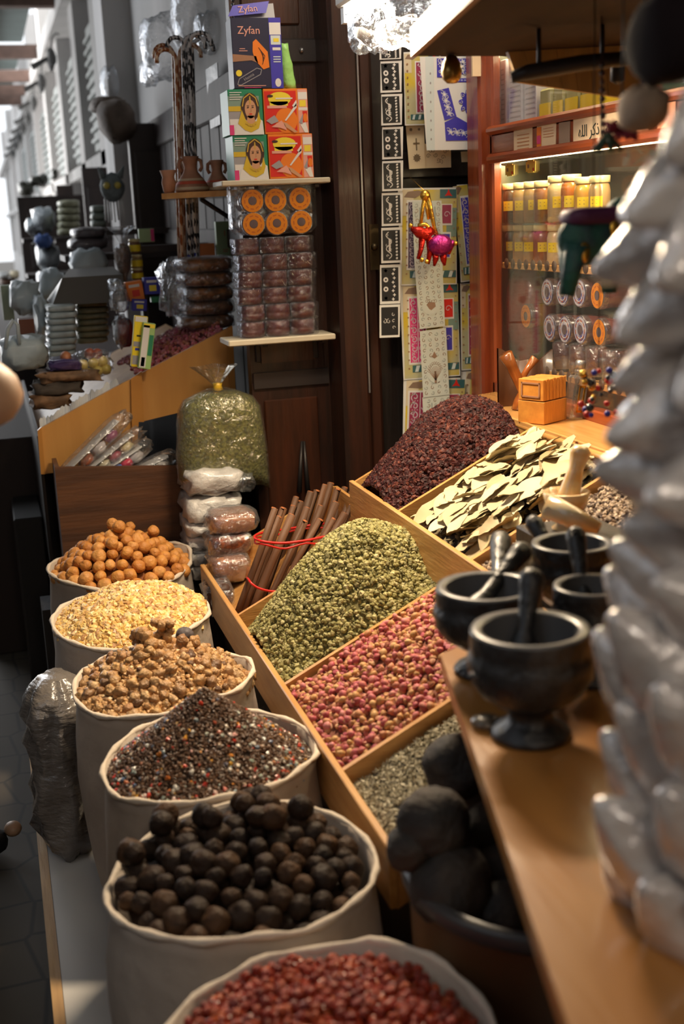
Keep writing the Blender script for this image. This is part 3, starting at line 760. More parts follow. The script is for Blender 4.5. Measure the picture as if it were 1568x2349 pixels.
rows = [(3.05, [(560,1400,640,1185),(585,1395,668,1180),(612,1385,700,1195),(640,1372,735,1192),(668,1360,765,1190),(700,1340,790,1178),(545,1410,628,1165)]),
        (3.16, [(575,1380,650,1165),(600,1375,672,1160),(632,1362,705,1165),(665,1350,735,1160),(695,1335,770,1152),(730,1320,805,1160),(760,1300,835,1165)]),
        (3.27, [(610,1360,680,1140),(645,1350,712,1128),(680,1340,745,1112),(715,1320,775,1122),(750,1300,808,1130),(785,1290,838,1140),(810,1290,862,1140)]),
        (3.36, [(620,1340,690,1150),(660,1330,728,1125),(700,1320,760,1108),(735,1300,792,1118),(770,1290,822,1128),(800,1280,850,1135),(825,1280,872,1142)])]
i = 0
for Yr, lst in rows:
    for (bx, by, tx, ty) in lst:
        yb = Yr; B = P2(bx, by, yb); T = P2(tx, ty, yb+.05)
        o = po[i % 4]
        if i >= 4: o = o.copy(); C.objects.link(o)
        d = T-B; Lk = (.30+.02*((i % 4) % 3)); o.location = T-d.normalized()*Lk
        o.rotation_euler = d.to_track_quat('Z', 'Y').to_euler()
        o.rotation_euler.rotate_axis('Z', i*1.3)
        tag(o, 'rolled brown cinnamon stick in the upright tied bundle', 'cinnamon stick', 'cinnamon sticks in tied bundles'); i += 1
for (k, lab, pts) in ((0, 'red rubber band around the cinnamon sticks near their tops', [(588,1238,3.02),(640,1246,3.0),(700,1240,3.0),(740,1232,3.02),(800,1222,3.06),(835,1215,3.2),(760,1200,3.36),(650,1215,3.36),(592,1225,3.2)]),
                      (1, 'red rubber band around the cinnamon sticks near their feet', [(570,1330,3.02),(590,1348,2.99),(630,1357,2.99),(680,1350,3.0),(730,1335,3.05),(740,1320,3.25),(640,1318,3.34),(575,1322,3.2)])):
    m = MB(); W_ = [P2(*p) for p in pts]
    dense = []
    for a in range(len(W_)):
        p0, p1, p2, p3 = W_[a-1], W_[a], W_[(a+1) % len(W_)], W_[(a+2) % len(W_)]
        for t in (0, .25, .5, .75): dense.append(.5*((2*p1)+(p2-p0)*t+(2*p0-5*p1+4*p2-p3)*t*t+(3*p1-p0-3*p2+p3)*t**3))
    m.tube(dense, .0035, 6, closed=True)
    if k == 0: m.tube([p+Vector((0, -.001, -.011+.004*math.sin(q))) for q, p in enumerate(dense)], .003, 6, closed=True)
    o = m.build('rubber_band', M['red_tie']); origin_to(o, W_[1]); tag(o, lab, 'rubber band', 'red bands on the cinnamon')
# ================================================================== SHOP DOORWAY, LEAF, POSTS
DY = 3.78                                   # plane of the door leaf that faces the viewer
root = empty('door_1', (.9, DY, 0), None, None); struct(root)
b = MB(); b.box((.785, DY, 0), (1.045, DY+.05, 2.75)); part(b.build('leaf', M['dark_wood']), root)
b = MB()
for z0, z1 in ((.10, .46), (.54, 1.08), (1.80, 2.05), (2.22, 2.7)):
    b.box((.82, DY-.008, z0), (1.0, DY+.001, z1), bev=.006)
b.box((.82, DY-.008, 1.20), (1.0, DY+.001, 1.72))
part(b.build('raised_panel', M['door_wood']), root)
b = MB(); b.box((.79, DY-.012, 2.11), (1.05, DY-.001, 2.18), bev=.004); b.box((.79, DY-.012, 1.12), (1.04, DY-.001, 1.17)); part(b.build('iron_strap', mat('dark iron strap', (.07, .06, .06), .35, metal=.6)), root)
b = MB()
for x in (.86, 1.0): b.ball((x, DY-.014, 2.145), .008, 8, 6)
part(b.build('strap_nail', M['steel']), root)
# posts and door jamb up to the poster wall
def post(name, x0, x1, y0, y1, m, z1=3.0, bev=.012):
    b = MB(); b.box((x0, y0, 0), (x1, y1, z1), bev=bev); return struct(b.build(name, m))
post('trim_2', 1.045, 1.135, 3.62, 3.80, M['dark_wood'])
post('trim_3', 1.14, 1.19, 3.66, 3.82, M['dark_wood'])
post('trim_4', 1.19, 1.265, 3.72, 3.86, M['black_wood'])
b = MB(); b.box((1.128, 3.617, 1.1), (1.133, 3.621, 2.2)); struct(b.build('trim_5', M['steel']))
# wall the posters hang on
b = MB(); b.box((1.24, 3.74, 0), (1.72, 3.80, 2.9)); b.box((1.24, 3.715, 1.755), (1.72, 3.74, 1.835), bev=.004); b.box((1.24, 3.715, .2), (1.29, 3.74, 2.9), bev=.004)
struct(b.build('wall_front', M['black_wood']))
m = MB(); m.ball((1.175, 3.655, 1.55), .012, 10, 8); m.box((1.160, 3.655, 1.48), (1.19, 3.662, 1.62))
o = m.build('door_lock', mat('old brass plate', (.10, .07, .035), .4, metal=.8)); origin_to(o, (1.175, 3.66, 1.55)); tag(o, 'small worn brass lock plate on the dark door jamb', 'lock')

# white shelf boards on the door leaf
def shelf_board(p0, p1, z, depth, t, name, label, m):
    b = MB(); b.box((p0, DY-depth, z-t), (p1, DY-.001, z), bev=.003)
    o = b.build(name, m); origin_to(o, ((p0+p1)/2, DY-depth/2, z-t)); tag(o, label, 'shelf', 'pale shelf boards on the dark door'); return o
Z1, Z2 = 1.765, 1.293
shelf_board(.70, 1.035, Z1, .15, .016, 'shelf_board', 'pale shelf board carrying the printed henna boxes', M['white_shelf'])
shelf_board(.69, 1.030, Z2, .15, .018, 'shelf_board', 'pale shelf board under the stack of clear-wrapped tubs', M['white_shelf'])
for i, (x, z) in enumerate(((.81, Z1-.016), (1.0, Z1-.016), (.81, Z2-.018), (1.0, Z2-.018))):
    m = MB(); m.box((x-.008, DY-.12, z-.012), (x+.008, DY-.001, z), bev=.002); m.box((x-.008, DY-.013, z-.07), (x+.008, DY-.001, z-.012), bev=.002)
    o = m.build('shelf_bracket', M['iron']); origin_to(o, (x, DY-.05, z-.03)); tag(o, 'small iron bracket %s under the %s pale shelf board' % (('on the left', 'on the right')[i % 2], ('upper', 'lower')[i//2]), 'bracket')

# ---- flat artwork helper: local mm-ish shapes on a sheet ---------------------------------
class Art:
    """sheet artwork: thin printed shapes, each layer one material index"""
    def __init__(s, M4, z=.0004): s.M = M4; s.by = {}; s.z = z
    def mb(s, m): return s.by.setdefault(m, MB())
    def poly(s, m, pts, lift=0):
        z = s.z*(1+lift); s.mb(m).add([(p[0], p[1], z) for p in pts], [tuple(range(len(pts)))], False, s.M)
    def rect(s, m, x0, y0, x1, y1, lift=0): s.poly(m, [(x0, y0), (x1, y0), (x1, y1), (x0, y1)], lift)
    def disc(s, m, cx, cy, rx, ry=None, n=18, lift=0, a0=0, a1=2*PI, rot=0):
        ry = ry or rx; s.poly(m, [(cx+rx*math.cos(a0+(a1-a0)*i/n)*math.cos(rot)-ry*math.sin(a0+(a1-a0)*i/n)*math.sin(rot), cy+rx*math.cos(a0+(a1-a0)*i/n)*math.sin(rot)+ry*math.sin(a0+(a1-a0)*i/n)*math.cos(rot)) for i in range(n)], lift)
    def star(s, m, cx, cy, r, n=5, q=.45, lift=0, rot=PI/2):
        s.poly(m, [(cx+(r if i % 2 == 0 else r*q)*math.cos(rot+PI*i/n), cy+(r if i % 2 == 0 else r*q)*math.sin(rot+PI*i/n)) for i in range(2*n)], lift)
    def line(s, m, pts, w, lift=0):
        for a, c in zip(pts[:-1], pts[1:]):
            d = Vector((c[0]-a[0], c[1]-a[1], 0));
            if d.length < 1e-9: continue
            n_ = Vector((-d.y, d.x, 0)).normalized()*w/2
            s.poly(m, [(a[0]-n_.x, a[1]-n_.y), (c[0]-n_.x, c[1]-n_.y), (c[0]+n_.x, c[1]+n_.y), (a[0]+n_.x, a[1]+n_.y)], lift)
    def curl(s, m, cx, cy, r, turns=1.2, w=.0012, a0=0, sg=1, lift=0):
        n = 14; s.line(m, [(cx+r*(1-i/n*.8)*math.cos(a0+sg*2*PI*turns*i/n), cy+r*(1-i/n*.8)*math.sin(a0+sg*2*PI*turns*i/n)) for i in range(n+1)], w, lift)
    def build(s, parent, names=None):
        out = []
        for i, (m, mb) in enumerate(s.by.items()):
            o = mb.build('print', m); out.append(o)
            if parent: part(o, parent)
        return out
    def single(s, name, parent):
        """all inks in one printed part"""
        B = MB(); ms = []
        for m, mb in s.by.items():
            B.cur = len(ms); ms.append(m); B.add(mb.v, mb.f)
        o = B.build(name, ms); part(o, parent); return o
INK = {}
def ink(name, c): 
    if name not in INK: INK[name] = mat('ink '+name, c, .45)
    return INK[name]
navy = ink('navy', (.022, .022, .055)); blue = ink('blue', (.035, .04, .38)); violet = ink('violet', (.09, .07, .50)); orange = ink('orange', (.85, .22, .02)); red = ink('red', (.70, .025, .015))
skin = ink('skin tone print', (.62, .33, .18)); hair = ink('dark hair print', (.06, .025, .018)); gold_i = ink('gold ink', (.62, .40, .05)); green = ink('green', (.02, .24, .12)); lgreen = ink('grey green', (.22, .33, .27))
wht = ink('white ink', (.80, .78, .75)); yel = ink('yellow ink', (.88, .70, .05)); pink = ink('pink', (.72, .05, .22)); blk = ink('black ink', (.015, .017, .02)); grey = ink('grey ink', (.35, .34, .36)); brown = ink('brown ink', (.36, .18, .10))
teal = ink('teal ink', (.05, .14, .15)); mar = ink('maroon ink', (.34, .04, .10)); ochre = ink('ochre', (.66, .46, .03)); cyanw = ink('cool white', (.66, .74, .74)); dblue = ink('royal blue', (.06, .05, .45)); salmon = ink('salmon', (.80, .38, .30)); beige = ink('beige ink', (.72, .62, .44))
# henna boxes 2x2 and the big blue one
def carton(name, x0, x1, y0, y1, z0, z1, m, label, cat, group=None):
    r = empty(name, ((x0+x1)/2, (y0+y1)/2, z0), label, cat, group)
    b = MB(); b.box((x0, y0, z0), (x1, y1, z1), bev=.0015); part(b.build('carton', m), r); return r
FY = DY-.145
def woman_box(x0, x1, z0, z1, label):
    r = carton('hair_henna_box', x0, x1, FY, DY-.03, z0, z1, green, label, 'box', 'boxes with a printed woman portrait')
    w = x1-x0; h = z1-z0; A = Art(FACE((x0, FY-.0002, z0)))
    A.rect(lgreen, 0, h*.30, w*.9, h*.85); A.rect(grey, 0, h*.10, w*.55, h*.55, 1); A.rect(wht, w*.02, 0, w*.35, h*.35, 2); A.rect(ochre, 0, h*.52, w*.5, h*.63, 3); A.rect(pink, 0, 0, w*.13, h*.22, 4)
    A.poly(wht, [(w*.12, 0), (w, 0), (w*.97, h*.30), (w*.75, h*.42), (w*.45, h*.42), (w*.2, h*.25)], 5)
    A.disc(hair, w*.63, h*.60, w*.27, h*.32, lift=6); A.poly(ochre, [(w*.38, h*.55), (w*.25, h*.25), (w*.45, h*.10), (w*.62, h*.05), (w*.85, h*.14), (w*.92, h*.3), (w*.86, h*.5), (w*.8, h*.3), (w*.62, h*.2), (w*.48, h*.32)], 7)
    A.disc(skin, w*.63, h*.56, w*.165, h*.205, lift=8); A.poly(skin, [(w*.54, h*.42), (w*.72, h*.42), (w*.76, h*.28), (w*.62, h*.16), (w*.50, h*.28)], 8)
    A.disc(gold_i, w*.63, h*.76, w*.02, h*.09, lift=9); A.line(gold_i, [(w*.40, h*.62), (w*.45, h*.8), (w*.63, h*.9), (w*.8, h*.8), (w*.86, h*.62)], .003, 9)
    for sx in (-1, 1):
        A.disc(hair, w*(.63+sx*.07), h*.60, w*.032, h*.014, lift=10); A.line(hair, [(w*(.63+sx*.03), h*.635), (w*(.63+sx*.11), h*.64)], .0012, 10)
    A.disc(red, w*.63, h*.455, w*.05, h*.014, lift=10); A.line(brown, [(w*.64, h*.58), (w*.65, h*.51), (w*.62, h*.50)], .001, 10)
    for k in range(5): A.disc(gold_i, w*(.5+.065*k), h*(.26-.05*math.sin(PI*k/4)), .004, lift=10)
    for k in range(4): A.line(wht, [(w*.05, h*(.93-.05*k)), (w*(.40-.05*(k % 2)), h*(.93-.05*k))], .0022, 4)
    A.single('printed_front', r); return r
woman_box(.742, .845, Z1, Z1+.128, 'lower green-topped box printed with a smiling woman in gold jewellery')
woman_box(.735, .838, Z1+.1285, Z1+.2565, 'upper green-topped box printed with a smiling woman in gold jewellery')
def red_box(x0, x1, z0, z1, label):
    r = carton('henna_powder_box', x0, x1, FY, DY-.03, z0, z1, orange, label, 'box', 'orange-red printed boxes')
    w0 = (x1-x0)
    for side in (0, 1):
        w = w0*.76 if side == 0 else w0*.24; h = z1-z0; ox = 0 if side == 0 else w0*.76
        A = Art(FACE((x0+ox, FY-.0002, z0)))
        if side == 0:
            A.rect(red, w*.03, h*.05, w*.97, h*.95); A.disc(orange, w*.65, h*.3, w*.33, h*.28, lift=1)
            A.disc(yel, w*.48, h*.78, w*.34, h*.15, lift=2); A.rect(yel, w*.18, h*.62, w*.72, h*.72, 2); A.rect(salmon, w*.1, h*.57, w*.68, h*.63, 3)
            A.rect(wht, w*.36, h*.77, w*.86, h*.80, 4); A.disc(hair, w*.2, h*.84, w*.09, h*.03, lift=4)
            A.poly(wht, [(w*.60, h*.30), (w*.66, h*.36), (w*.97, h*.68), (w*.97, h*.58), (w*.64, h*.29)], 5); A.poly(wht, [(w*.84, h*.62), (w*.97, h*.75), (w*.99, h*.63), (w*.90, h*.58)], 5)
            A.poly(grey, [(w*.05, h*.30), (w*.30, h*.42), (w*.42, h*.28), (w*.20, h*.22)], 5); A.poly(salmon, [(w*.20, h*.16), (w*.50, h*.30), (w*.60, h*.20), (w*.65, h*.08), (w*.45, h*.14)], 6)
            A.poly(skin, [(w*.55, h*.26), (w*.65, h*.24), (w*.97, h*.04), (w*.88, h*.02), (w*.6, h*.16)], 6)
        else:
            A.rect(salmon, w*.06, h*.02, w*.95, h*.98); A.rect(wht, w*.1, h*.76, w*.95, h*.92, 1); A.rect(yel, w*.2, h*.60, w*.8, h*.74, 1); A.rect(wht, w*.1, h*.52, w*.95, h*.58, 1)
            A.rect(red, w*.45, h*.25, w*.9, h*.5, 1); A.poly(grey, [(w*.1, h*.25), (w*.5, h*.45), (w*.4, h*.2)], 2); A.poly(wht, [(w*.2, h*.2), (w*.7, h*.25), (w*.95, h*.02), (w*.6, h*.02)], 2); A.disc(orange, w*.7, h*.35, w*.2, h*.1, lift=2)
        A.single('printed_front' if side == 0 else 'printed_side', r)
    return r
red_box(.848, .985, Z1, Z1+.128, 'lower orange-red printed henna box with a yellow oval')
red_box(.841, .976, Z1+.1285, Z1+.2565, 'upper orange-red printed henna box with a yellow oval')
BZ = Z1+.258
r = carton('henna_kit_box', .757, .905, FY, DY-.07, BZ, BZ+.195, navy, 'tall dark blue henna kit box with an open printed flap on top', 'box')
b = MB(); x0, x1 = .760, .903
b.slab((x0+.02, FY+.055, BZ+.196), (x1, FY+.055, BZ+.196), (x1, FY+.07, BZ+.245), (x0+.02, FY+.07, BZ+.235), .0015); part(b.build('lid_flap', grey), r)
fl = frame((x0, FY+.046, BZ+.205), (1, 0, 0.09), (0, .2, 1)); A = Art(fl); A.poly(violet, [(0, 0), (.115, .0), (.13, .033), (.02, .03)], 0)
A.single('flap_print', r)
t = MB(); text_geo(t, 'Zyfan', .026, fl @ Matrix.Translation((.062, .015, .002))); part(t.build('flap_lettering', salmon), r)
A = Art(FACE((.757, FY-.0002, BZ))); w, h = .148, .195
A.rect(dblue, .112, 0, .148, h, 0); A.rect(wht, .113, h*.76, .147, h*.93, 1); A.rect(cyanw, .116, h*.62, .145, h*.75, 1); A.rect(yel, .124, h*.66, .140, h*.71, 2); A.rect(wht, .120, h*.54, .144, h*.58, 2)
for k in range(3): A.rect(cyanw, .121, h*(.44-.035*k), .143, h*(.455-.035*k), 2)
A.disc(wht, .132, h*.08, .009, .012, lift=2)
A.poly(brown, [(.0, h*.38), (.055, h*.40), (.075, h*.36), (.07, h*.46), (.0, h*.49)], 1)
A.poly(orange, [(.062, h*.66), (.072, h*.70), (.105, h*.52), (.108, h*.30), (.09, h*.27), (.066, h*.40), (.06, h*.52)], 1)
for k in range(4): A.line(hair, [(.078+.006*k, h*.58-k*.008), (.096-.003*k, h*.46-k*.008)], .0018, 3)
A.disc(yel, .016, h*.22, .009, lift=1); A.line(grey, [(.010, h*.06), (.016, h*.14), (.07, h*.29), (.084, h*.27), (.08, h*.2), (.02, h*.05), (.010, h*.06)], .002, 1)
A.rect(salmon, .012, h*.035, .095, h*.045, 1); A.rect(pink, .03, h*.01, .08, h*.018, 1); A.rect(salmon, .02, h*.53, .045, h*.54, 1); A.rect(salmon, .022, h*.56, .038, h*.57, 1)
A.single('printed_front', r)
t = MB(); text_geo(t, 'Zyfan', .030, FACE((.757+.052, FY-.0006, BZ+h*.82))); part(t.build('front_lettering', salmon), r)
t = MB(); text_geo(t, 'Henna', .013, FACE((.757+.045, FY-.0006, BZ+h*.165)) @ Matrix.Rotation(.52, 4, 'Z')); part(t.build('badge_lettering', grey), r)
# lime green leaning packet
m = MB(); pts = []; n = 8
vs = []
for j in range(8):
    t = j/7; wdt = .020*(1-.28*max(0, t-.5)*2)
    for i in range(10):
        a = 2*PI*i/10; vs.append((.936-.014*t+wdt*math.cos(a)*(1+.08*math.sin(j*2)), FY+.05+.014*math.sin(a), BZ+.002+.128*t+.004*math.sin(a*2+j)))
fs = [(j*10+i, j*10+(i+1) % 10, (j+1)*10+(i+1) % 10, (j+1)*10+i) for j in range(7) for i in range(10)]+[tuple(range(9, -1, -1)), tuple(range(70, 80))]
m.add(vs, fs, True); o = m.build('powder_packet', mat('lime green foil packet', (.36, .72, .20), .4, bump=.6, bscale=30)); origin_to(o, (.936, FY+.05, BZ)); tag(o, 'lime green soft packet standing beside the dark blue box', 'packet')

# ---- round tubs with orange lids and the wrapped stacks --------------------------------
M['orange_lid'] = mat('orange printed lid', (.68, .22, .006), .4, coat=.3)
M['tub_wall'] = mat('tub wall', (.20, .06, .05), .2, coat=.5, var=.4, vscale=20)
M['henna_dark'] = mat('dark red paste', (.085, .010, .009), .4, var=.3, vscale=30)
def tub_end(name, loc, axis_rot, lid, label, group, r=.0385, L=.10, cat='tub'):
    root = empty(name, loc, label, cat, group, rot=axis_rot)
    b = MB(); b.lathe([(r*.94, 0), (r*.96, -L)], 22); b.build('tub_body', M['tub_wall'], root)
    b = MB(); b.lathe([(r, -.012), (r, .0), (r*.95, .0035), (r*.02, .0035)], 26, cap=False); b.build('lid_rim', M['film_dense'], root)
    b = MB(); b.lathe([(r*.90, .0042), (r*.36, .0046)], 26, cap=False); b.build('lid_ring', lid, root)
    if lid is not M['orange_lid']:
        b = MB()
        for q in (.82, .58): b.lathe([(r*q, .0048), (r*(q-.05), .0049)], 26, cap=False)
        b.build('lid_rings_print', wht, root)
    b = MB(); b.lathe([(r*.34, .0045), (r*.01, .0048)], 18, cap=False); b.lathe([(r*.27, .005), (r*.22, .0052)], 16, cap=False)
    b.build('lid_centre', mat('grey lid centre', (.13, .09, .10), .3, coat=.5), root)
    b = MB(); b.cur = 0
    for k in range(9):
        a = k*2*PI/9+.2; b.add([(r*.62*math.cos(a+t)*s, r*.62*math.sin(a+t)*s, .0052) for t, s in ((0, 1), (.45, 1), (.45, 1.13), (0, 1.13))], [(0, 1, 2, 3)])
    b.build('lid_print', ink('dark lid print', (.45, .10, .02)), root)
    return root
base = tub_end('round_tub', (0, 0, 0), (PI/2, 0, 0), M['orange_lid'], 'x', 'orange-lidded round tubs lying above the wrapped stack', r=.0368)
tz = Z2+.006+.303
rowlab = [['left', 'middle', 'right'], ['left', 'middle', 'right']]
cnt = 0
for j in range(2):
    for i in range(3):
        o = base if cnt == 0 else copy_tree(base); cnt += 1
        tp_ = at([581, 634, 690][i]+j*-3, [514, 512, 509][i]-j*53, y=FY+.02); o.location = tp_
        tag(o, 'round tub with an orange ring lid, %s one of the %s row' % (['left', 'middle', 'right'][i], ['lower', 'upper'][j]))
m = MB(); m.box((.735, FY+.025, tz+.002), (1.0, DY-.02, tz+.17), bev=.02); o = m.build('shrink_wrap', M['film']); origin_to(o, (.87, FY+.06, tz)); tag(o, 'clear shrink wrap around the two rows of orange-lidded tubs', 'wrap')
for k in range(6):                                # six wrapped layers
    z0 = Z2+.001+.0505*k; dx = .004*math.sin(k*2.1)
    root = empty('wrapped_tub_pack', (.86+dx, FY+.06, z0), 'clear-wrapped flat pack of dark red tubs, %s layer of the stack' % ['bottom', 'second', 'third', 'fourth', 'fifth', 'top'][k], 'tub pack', 'wrapped packs of dark red tubs')
    for i in range(3):
        b = MB(); b.lathe([(.036, 0), (.038, .012), (.038, .018), (.0365, .020), (.038, .024), (.038, .043), (.033, .047)], 18)
        b.build('tub', M['henna_dark'], root, loc=((i-1)*.080, 0, .001))
    n = 40; vs = []
    for j, (z, q) in enumerate(((0, .97), (.004, 1.0), (.022, .985), (.027, 1.0), (.045, 1.005), (.0495, .97))):
        for i in range(n):
            a = 2*PI*i/n; cx = math.copysign(abs(math.cos(a))**.35, math.cos(a)); cy = math.copysign(abs(math.sin(a))**.35, math.sin(a))
            vs.append((cx*.126*q*(1+.02*fbm(i*.9, j*1.3, 1, k)), cy*.045*q-.006*abs(math.cos(3*PI*(cx+1)/2))*(cy < 0)+.003*fbm(i*1.1, j*2, 1, k+3), z))
    fs = [(j*n+i, j*n+(i+1) % n, (j+1)*n+(i+1) % n, (j+1)*n+i) for j in range(5) for i in range(n)]+[tuple(range(n-1, -1, -1)), tuple(range(5*n, 6*n))]
    b = MB(); b.add(vs, fs, True); b.build('plastic_wrap', film('tub wrap film', (.85, .88, 1.0), .13, .10, 30, 1.0), root)

# ---- posters on the wall ------------------------------------------------------------
PW = 3.70
def sheet(name, corners, y, m, label, cat, group=None, curl=0):
    """paper sheet with thickness; corners TL,TR,BR,BL pixel positions on the plane y"""
    pts = [at(px, py, y=y) for px, py in corners]
    o_ = pts[3]; X = pts[2]-pts[3]; Y_ = pts[0]-pts[3]
    r = empty(name, (pts[0]+pts[2])/2, label, cat, group)
    b = MB(); b.slab(pts[3], pts[2], pts[1], pts[0], .0008); part(b.build('paper', m), r)
    F_ = frame(o_, X, Y_)
    F_ = F_ @ Matrix.Translation((0, 0, .0009))
    return r, F_, X.length, Y_.length
# narrow strip of black and white stencil cards
ys = [98, 139, 215, 290, 368, 441, 521, 606, 698, 775]
cols = {True: 'stars', False: 'vines'}
for i in range(9):
    y0, y1 = ys[i]+2, ys[i+1]-(2 if i < 7 else 0)
    x0 = 870+[0, 2, 4, 6, 6, 5, 4, 1, 0][i]; x1 = [920, 921, 922, 924, 924, 923, 922, 918, 917][i]
    vine = i in (0, 2, 4, 5, 6)
    pos = ['topmost', 'second from the top', 'third from the top', 'fourth from the top', 'fifth from the top', 'sixth from the top', 'seventh from the top', 'second from the bottom', 'bottom'][i]
    r, F_, w, h = sheet('stencil_card', [(x0, y0), (x1, y0-2), (x1-1, y1-2), (x0, y1)], 3.60+.004*(i % 2), M['paper'], 'black stencil card with %s, %s of the strip' % ('vines' if vine else ('a heart' if i == 8 else 'stars and dots'), pos), 'stencil card', 'strip of black stencil cards')
    A = Art(F_); A.rect(blk, w*.09, h*.07, w*.93, h*.93)
    if i == 8:
        for sx in (-1, 1): A.curl(wht, w*(.36+sx*.10), h*.50, w*.12, 1.0, .0016, PI/2, sx, 1)
        for k in range(3): A.curl(wht, w*.70, h*(.3+.2*k), w*.09, .8, .0014, k, 1, 1)
    elif vine:
        n = 24; A.line(wht, [(w*(.38+.13*math.sin(k/n*4*PI)), h*(.12+.76*k/n)) for k in range(n+1)], .0026, 1)
        for k in range(6): A.disc(wht, w*(.42), h*(.36+.06*k), w*.055, lift=2)
        for k in range(5): A.curl(wht, w*(.30+.18*(k % 2)), h*(.2+.15*k), w*.07, .8, .0016, k, 1, 1)
        for k in range(9): A.disc(wht, w*.76, h*(.13+.093*k), w*.055, h*.03, lift=1, rot=.6)
    else:
        for k, yy in enumerate((.15, .38, .62, .85)):
            (A.star if k in (0, 3) else A.disc)(wht, w*.30, h*yy, w*.12, **({} if k in (0, 3) else {'lift': 1}))
            if k in (1, 2): A.disc(blk, w*.30, h*yy, w*.05, lift=2)
        for k in range(8): A.star(wht, w*(.66+.06*(k % 2)), h*(.12+.108*k), w*.085, 4, .5, 1)
    A.single('printed_face', r)
# big henna stencil posters (yellow marbled border, maroon, blue or red stencils)
M['marble'] = mat('yellow marbled print', (.70, .52, .04), .5, col2=(.52, .50, .30), vscale=9, detail=2)
def henna_poster(corners, y, variant, label, k):
    r, F_, w, h = sheet('stencil_poster', corners, y, M['paper'], label, 'poster', 'yellow bordered henna stencil sheets')
    A = Art(F_); e = .004
    A.rect(M['marble'], e, e, w-e, h-e)
    A.rect(beige, e, h*.72, w*.22, h-e, 1); A.rect(lgreen, w*.80, h*.5, w-e, h*.80, 1)
    A.poly(ink('hand print tone', (.26, .17, .12)), [(w*.05, h*.91), (w*.25, h*.90), (w*.42, h*.96), (w*.30, h-e*1.5), (w*.12, h*.965)], 2)
    A.rect(teal, w*.68, h*.90, w*.97, h*.99, 2); A.star(red, w*.83, h*.945, w*.08, 3, .35, 3)
    x0, x1 = (.22, .66) if variant != 'blue' else (.28, .98)
    c = {'maroon': mar, 'pink': pink, 'blue': dblue, 'grey': ink('plum ink', (.13, .09, .15))}[variant]
    if variant in ('pink', 'grey'): x0, x1 = (.13, .40)
    if variant == 'blue' or (variant == 'maroon' and k != 2):
        x0, x1 = (.34, .98)
    if k == 2: x0, x1 = (.08, .42)
    A.rect(wht, w*(x0-.03), h*.16, w*(x1+.02), h*.88, 2); A.rect(c, w*x0, h*.18, w*x1, h*.86, 3)
    nrow = int(h*.68/.028); cw = w*(x1-x0)
    lt = ink('lilac print', (.66, .56, .62))
    for j in range(nrow):
        yy = h*.18+h*.68*(j+.5)/nrow
        for sx in (-1, 1):
            xx = w*(x0+x1)/2+sx*cw*.25
            A.curl(lt, xx, yy, cw*.20, 1.1, .0034, j*.7, sx, 4); A.curl(lt, xx+sx*cw*.08, yy+.010, cw*.10, .9, .0028, j, -sx, 4)
            for q in range(3): A.disc(lt, xx+(q-1)*cw*.12, yy-.012, .0018, n=6, lift=4)
    A.rect(wht, w*(x0+x1)/2-.0012, h*.18, w*(x0+x1)/2+.0012, h*.86, 5)
    A.rect(teal, w*.16, h*.075, w*.98, h*.150, 3)
    for q in range(5): A.poly(cyanw, [(w*(.2+.16*q), h*.08), (w*(.26+.16*q), h*.08), (w*(.29+.16*q), h*.145), (w*(.23+.16*q), h*.145)], 4)
    if x0 < .3 and variant != 'blue':
        A.rect(wht, w*.70, h*.62, w*.9, h*.84, 3); A.rect(red if k % 2 else mar, w*.72, h*.64, w*.88, h*.83, 4); A.rect(wht, w*.70, h*.28, w*.88, h*.55, 3); A.rect(dblue, w*.72, h*.29, w*.86, h*.53, 4)
        A.curl(lt, w*.80, h*.73, w*.06, 1, .002, 0, 1, 5); A.curl(lt, w*.79, h*.42, w*.05, 1, .002, 0, 1, 5)
    for q in range(9): A.disc(brown, w*.10, h*(.12+.09*q), .0035, .0024, n=6, lift=6); A.disc(brown, w*.93, h*(.14+.09*q), .003, .002, n=6, lift=6)
    A.single('printed_face', r)
henna_poster([(912, 432), (1045, 430), (1047, 652), (918, 655)], 3.64, 'grey', 'yellow bordered henna sheet with a dark plum stencil, upper one in the left column', 0)
henna_poster([(916, 655), (1049, 650), (1055, 862), (925, 872)], 3.645, 'pink', 'yellow bordered henna sheet with a bright pink stencil, left column middle', 1)
henna_poster([(925, 870), (1055, 866), (1060, 1080), (922, 1085)], 3.648, 'maroon', 'yellow bordered henna sheet with a maroon stencil, lowest of the left column', 2)
henna_poster([(1047, 424), (1100, 421), (1108, 640), (1056, 648)], 3.655, 'blue', 'yellow bordered henna sheet with a blue stencil, at the top beside the red post', 3)
henna_poster([(1055, 650), (1108, 648), (1111, 846), (1057, 850)], 3.66, 'maroon', 'yellow bordered henna sheet with a maroon lace stencil beside the red post', 4)
henna_poster([(1056, 850), (1111, 848), (1113, 1050), (1058, 1052)], 3.665, 'blue', 'yellow bordered henna sheet with a blue stencil, lowest beside the red post', 5)
henna_poster([(925, 120), (1010, 115), (1012, 286), (928, 288)], 3.66, 'maroon', 'yellow bordered henna sheet with a maroon stencil, behind the big white poster', 6)
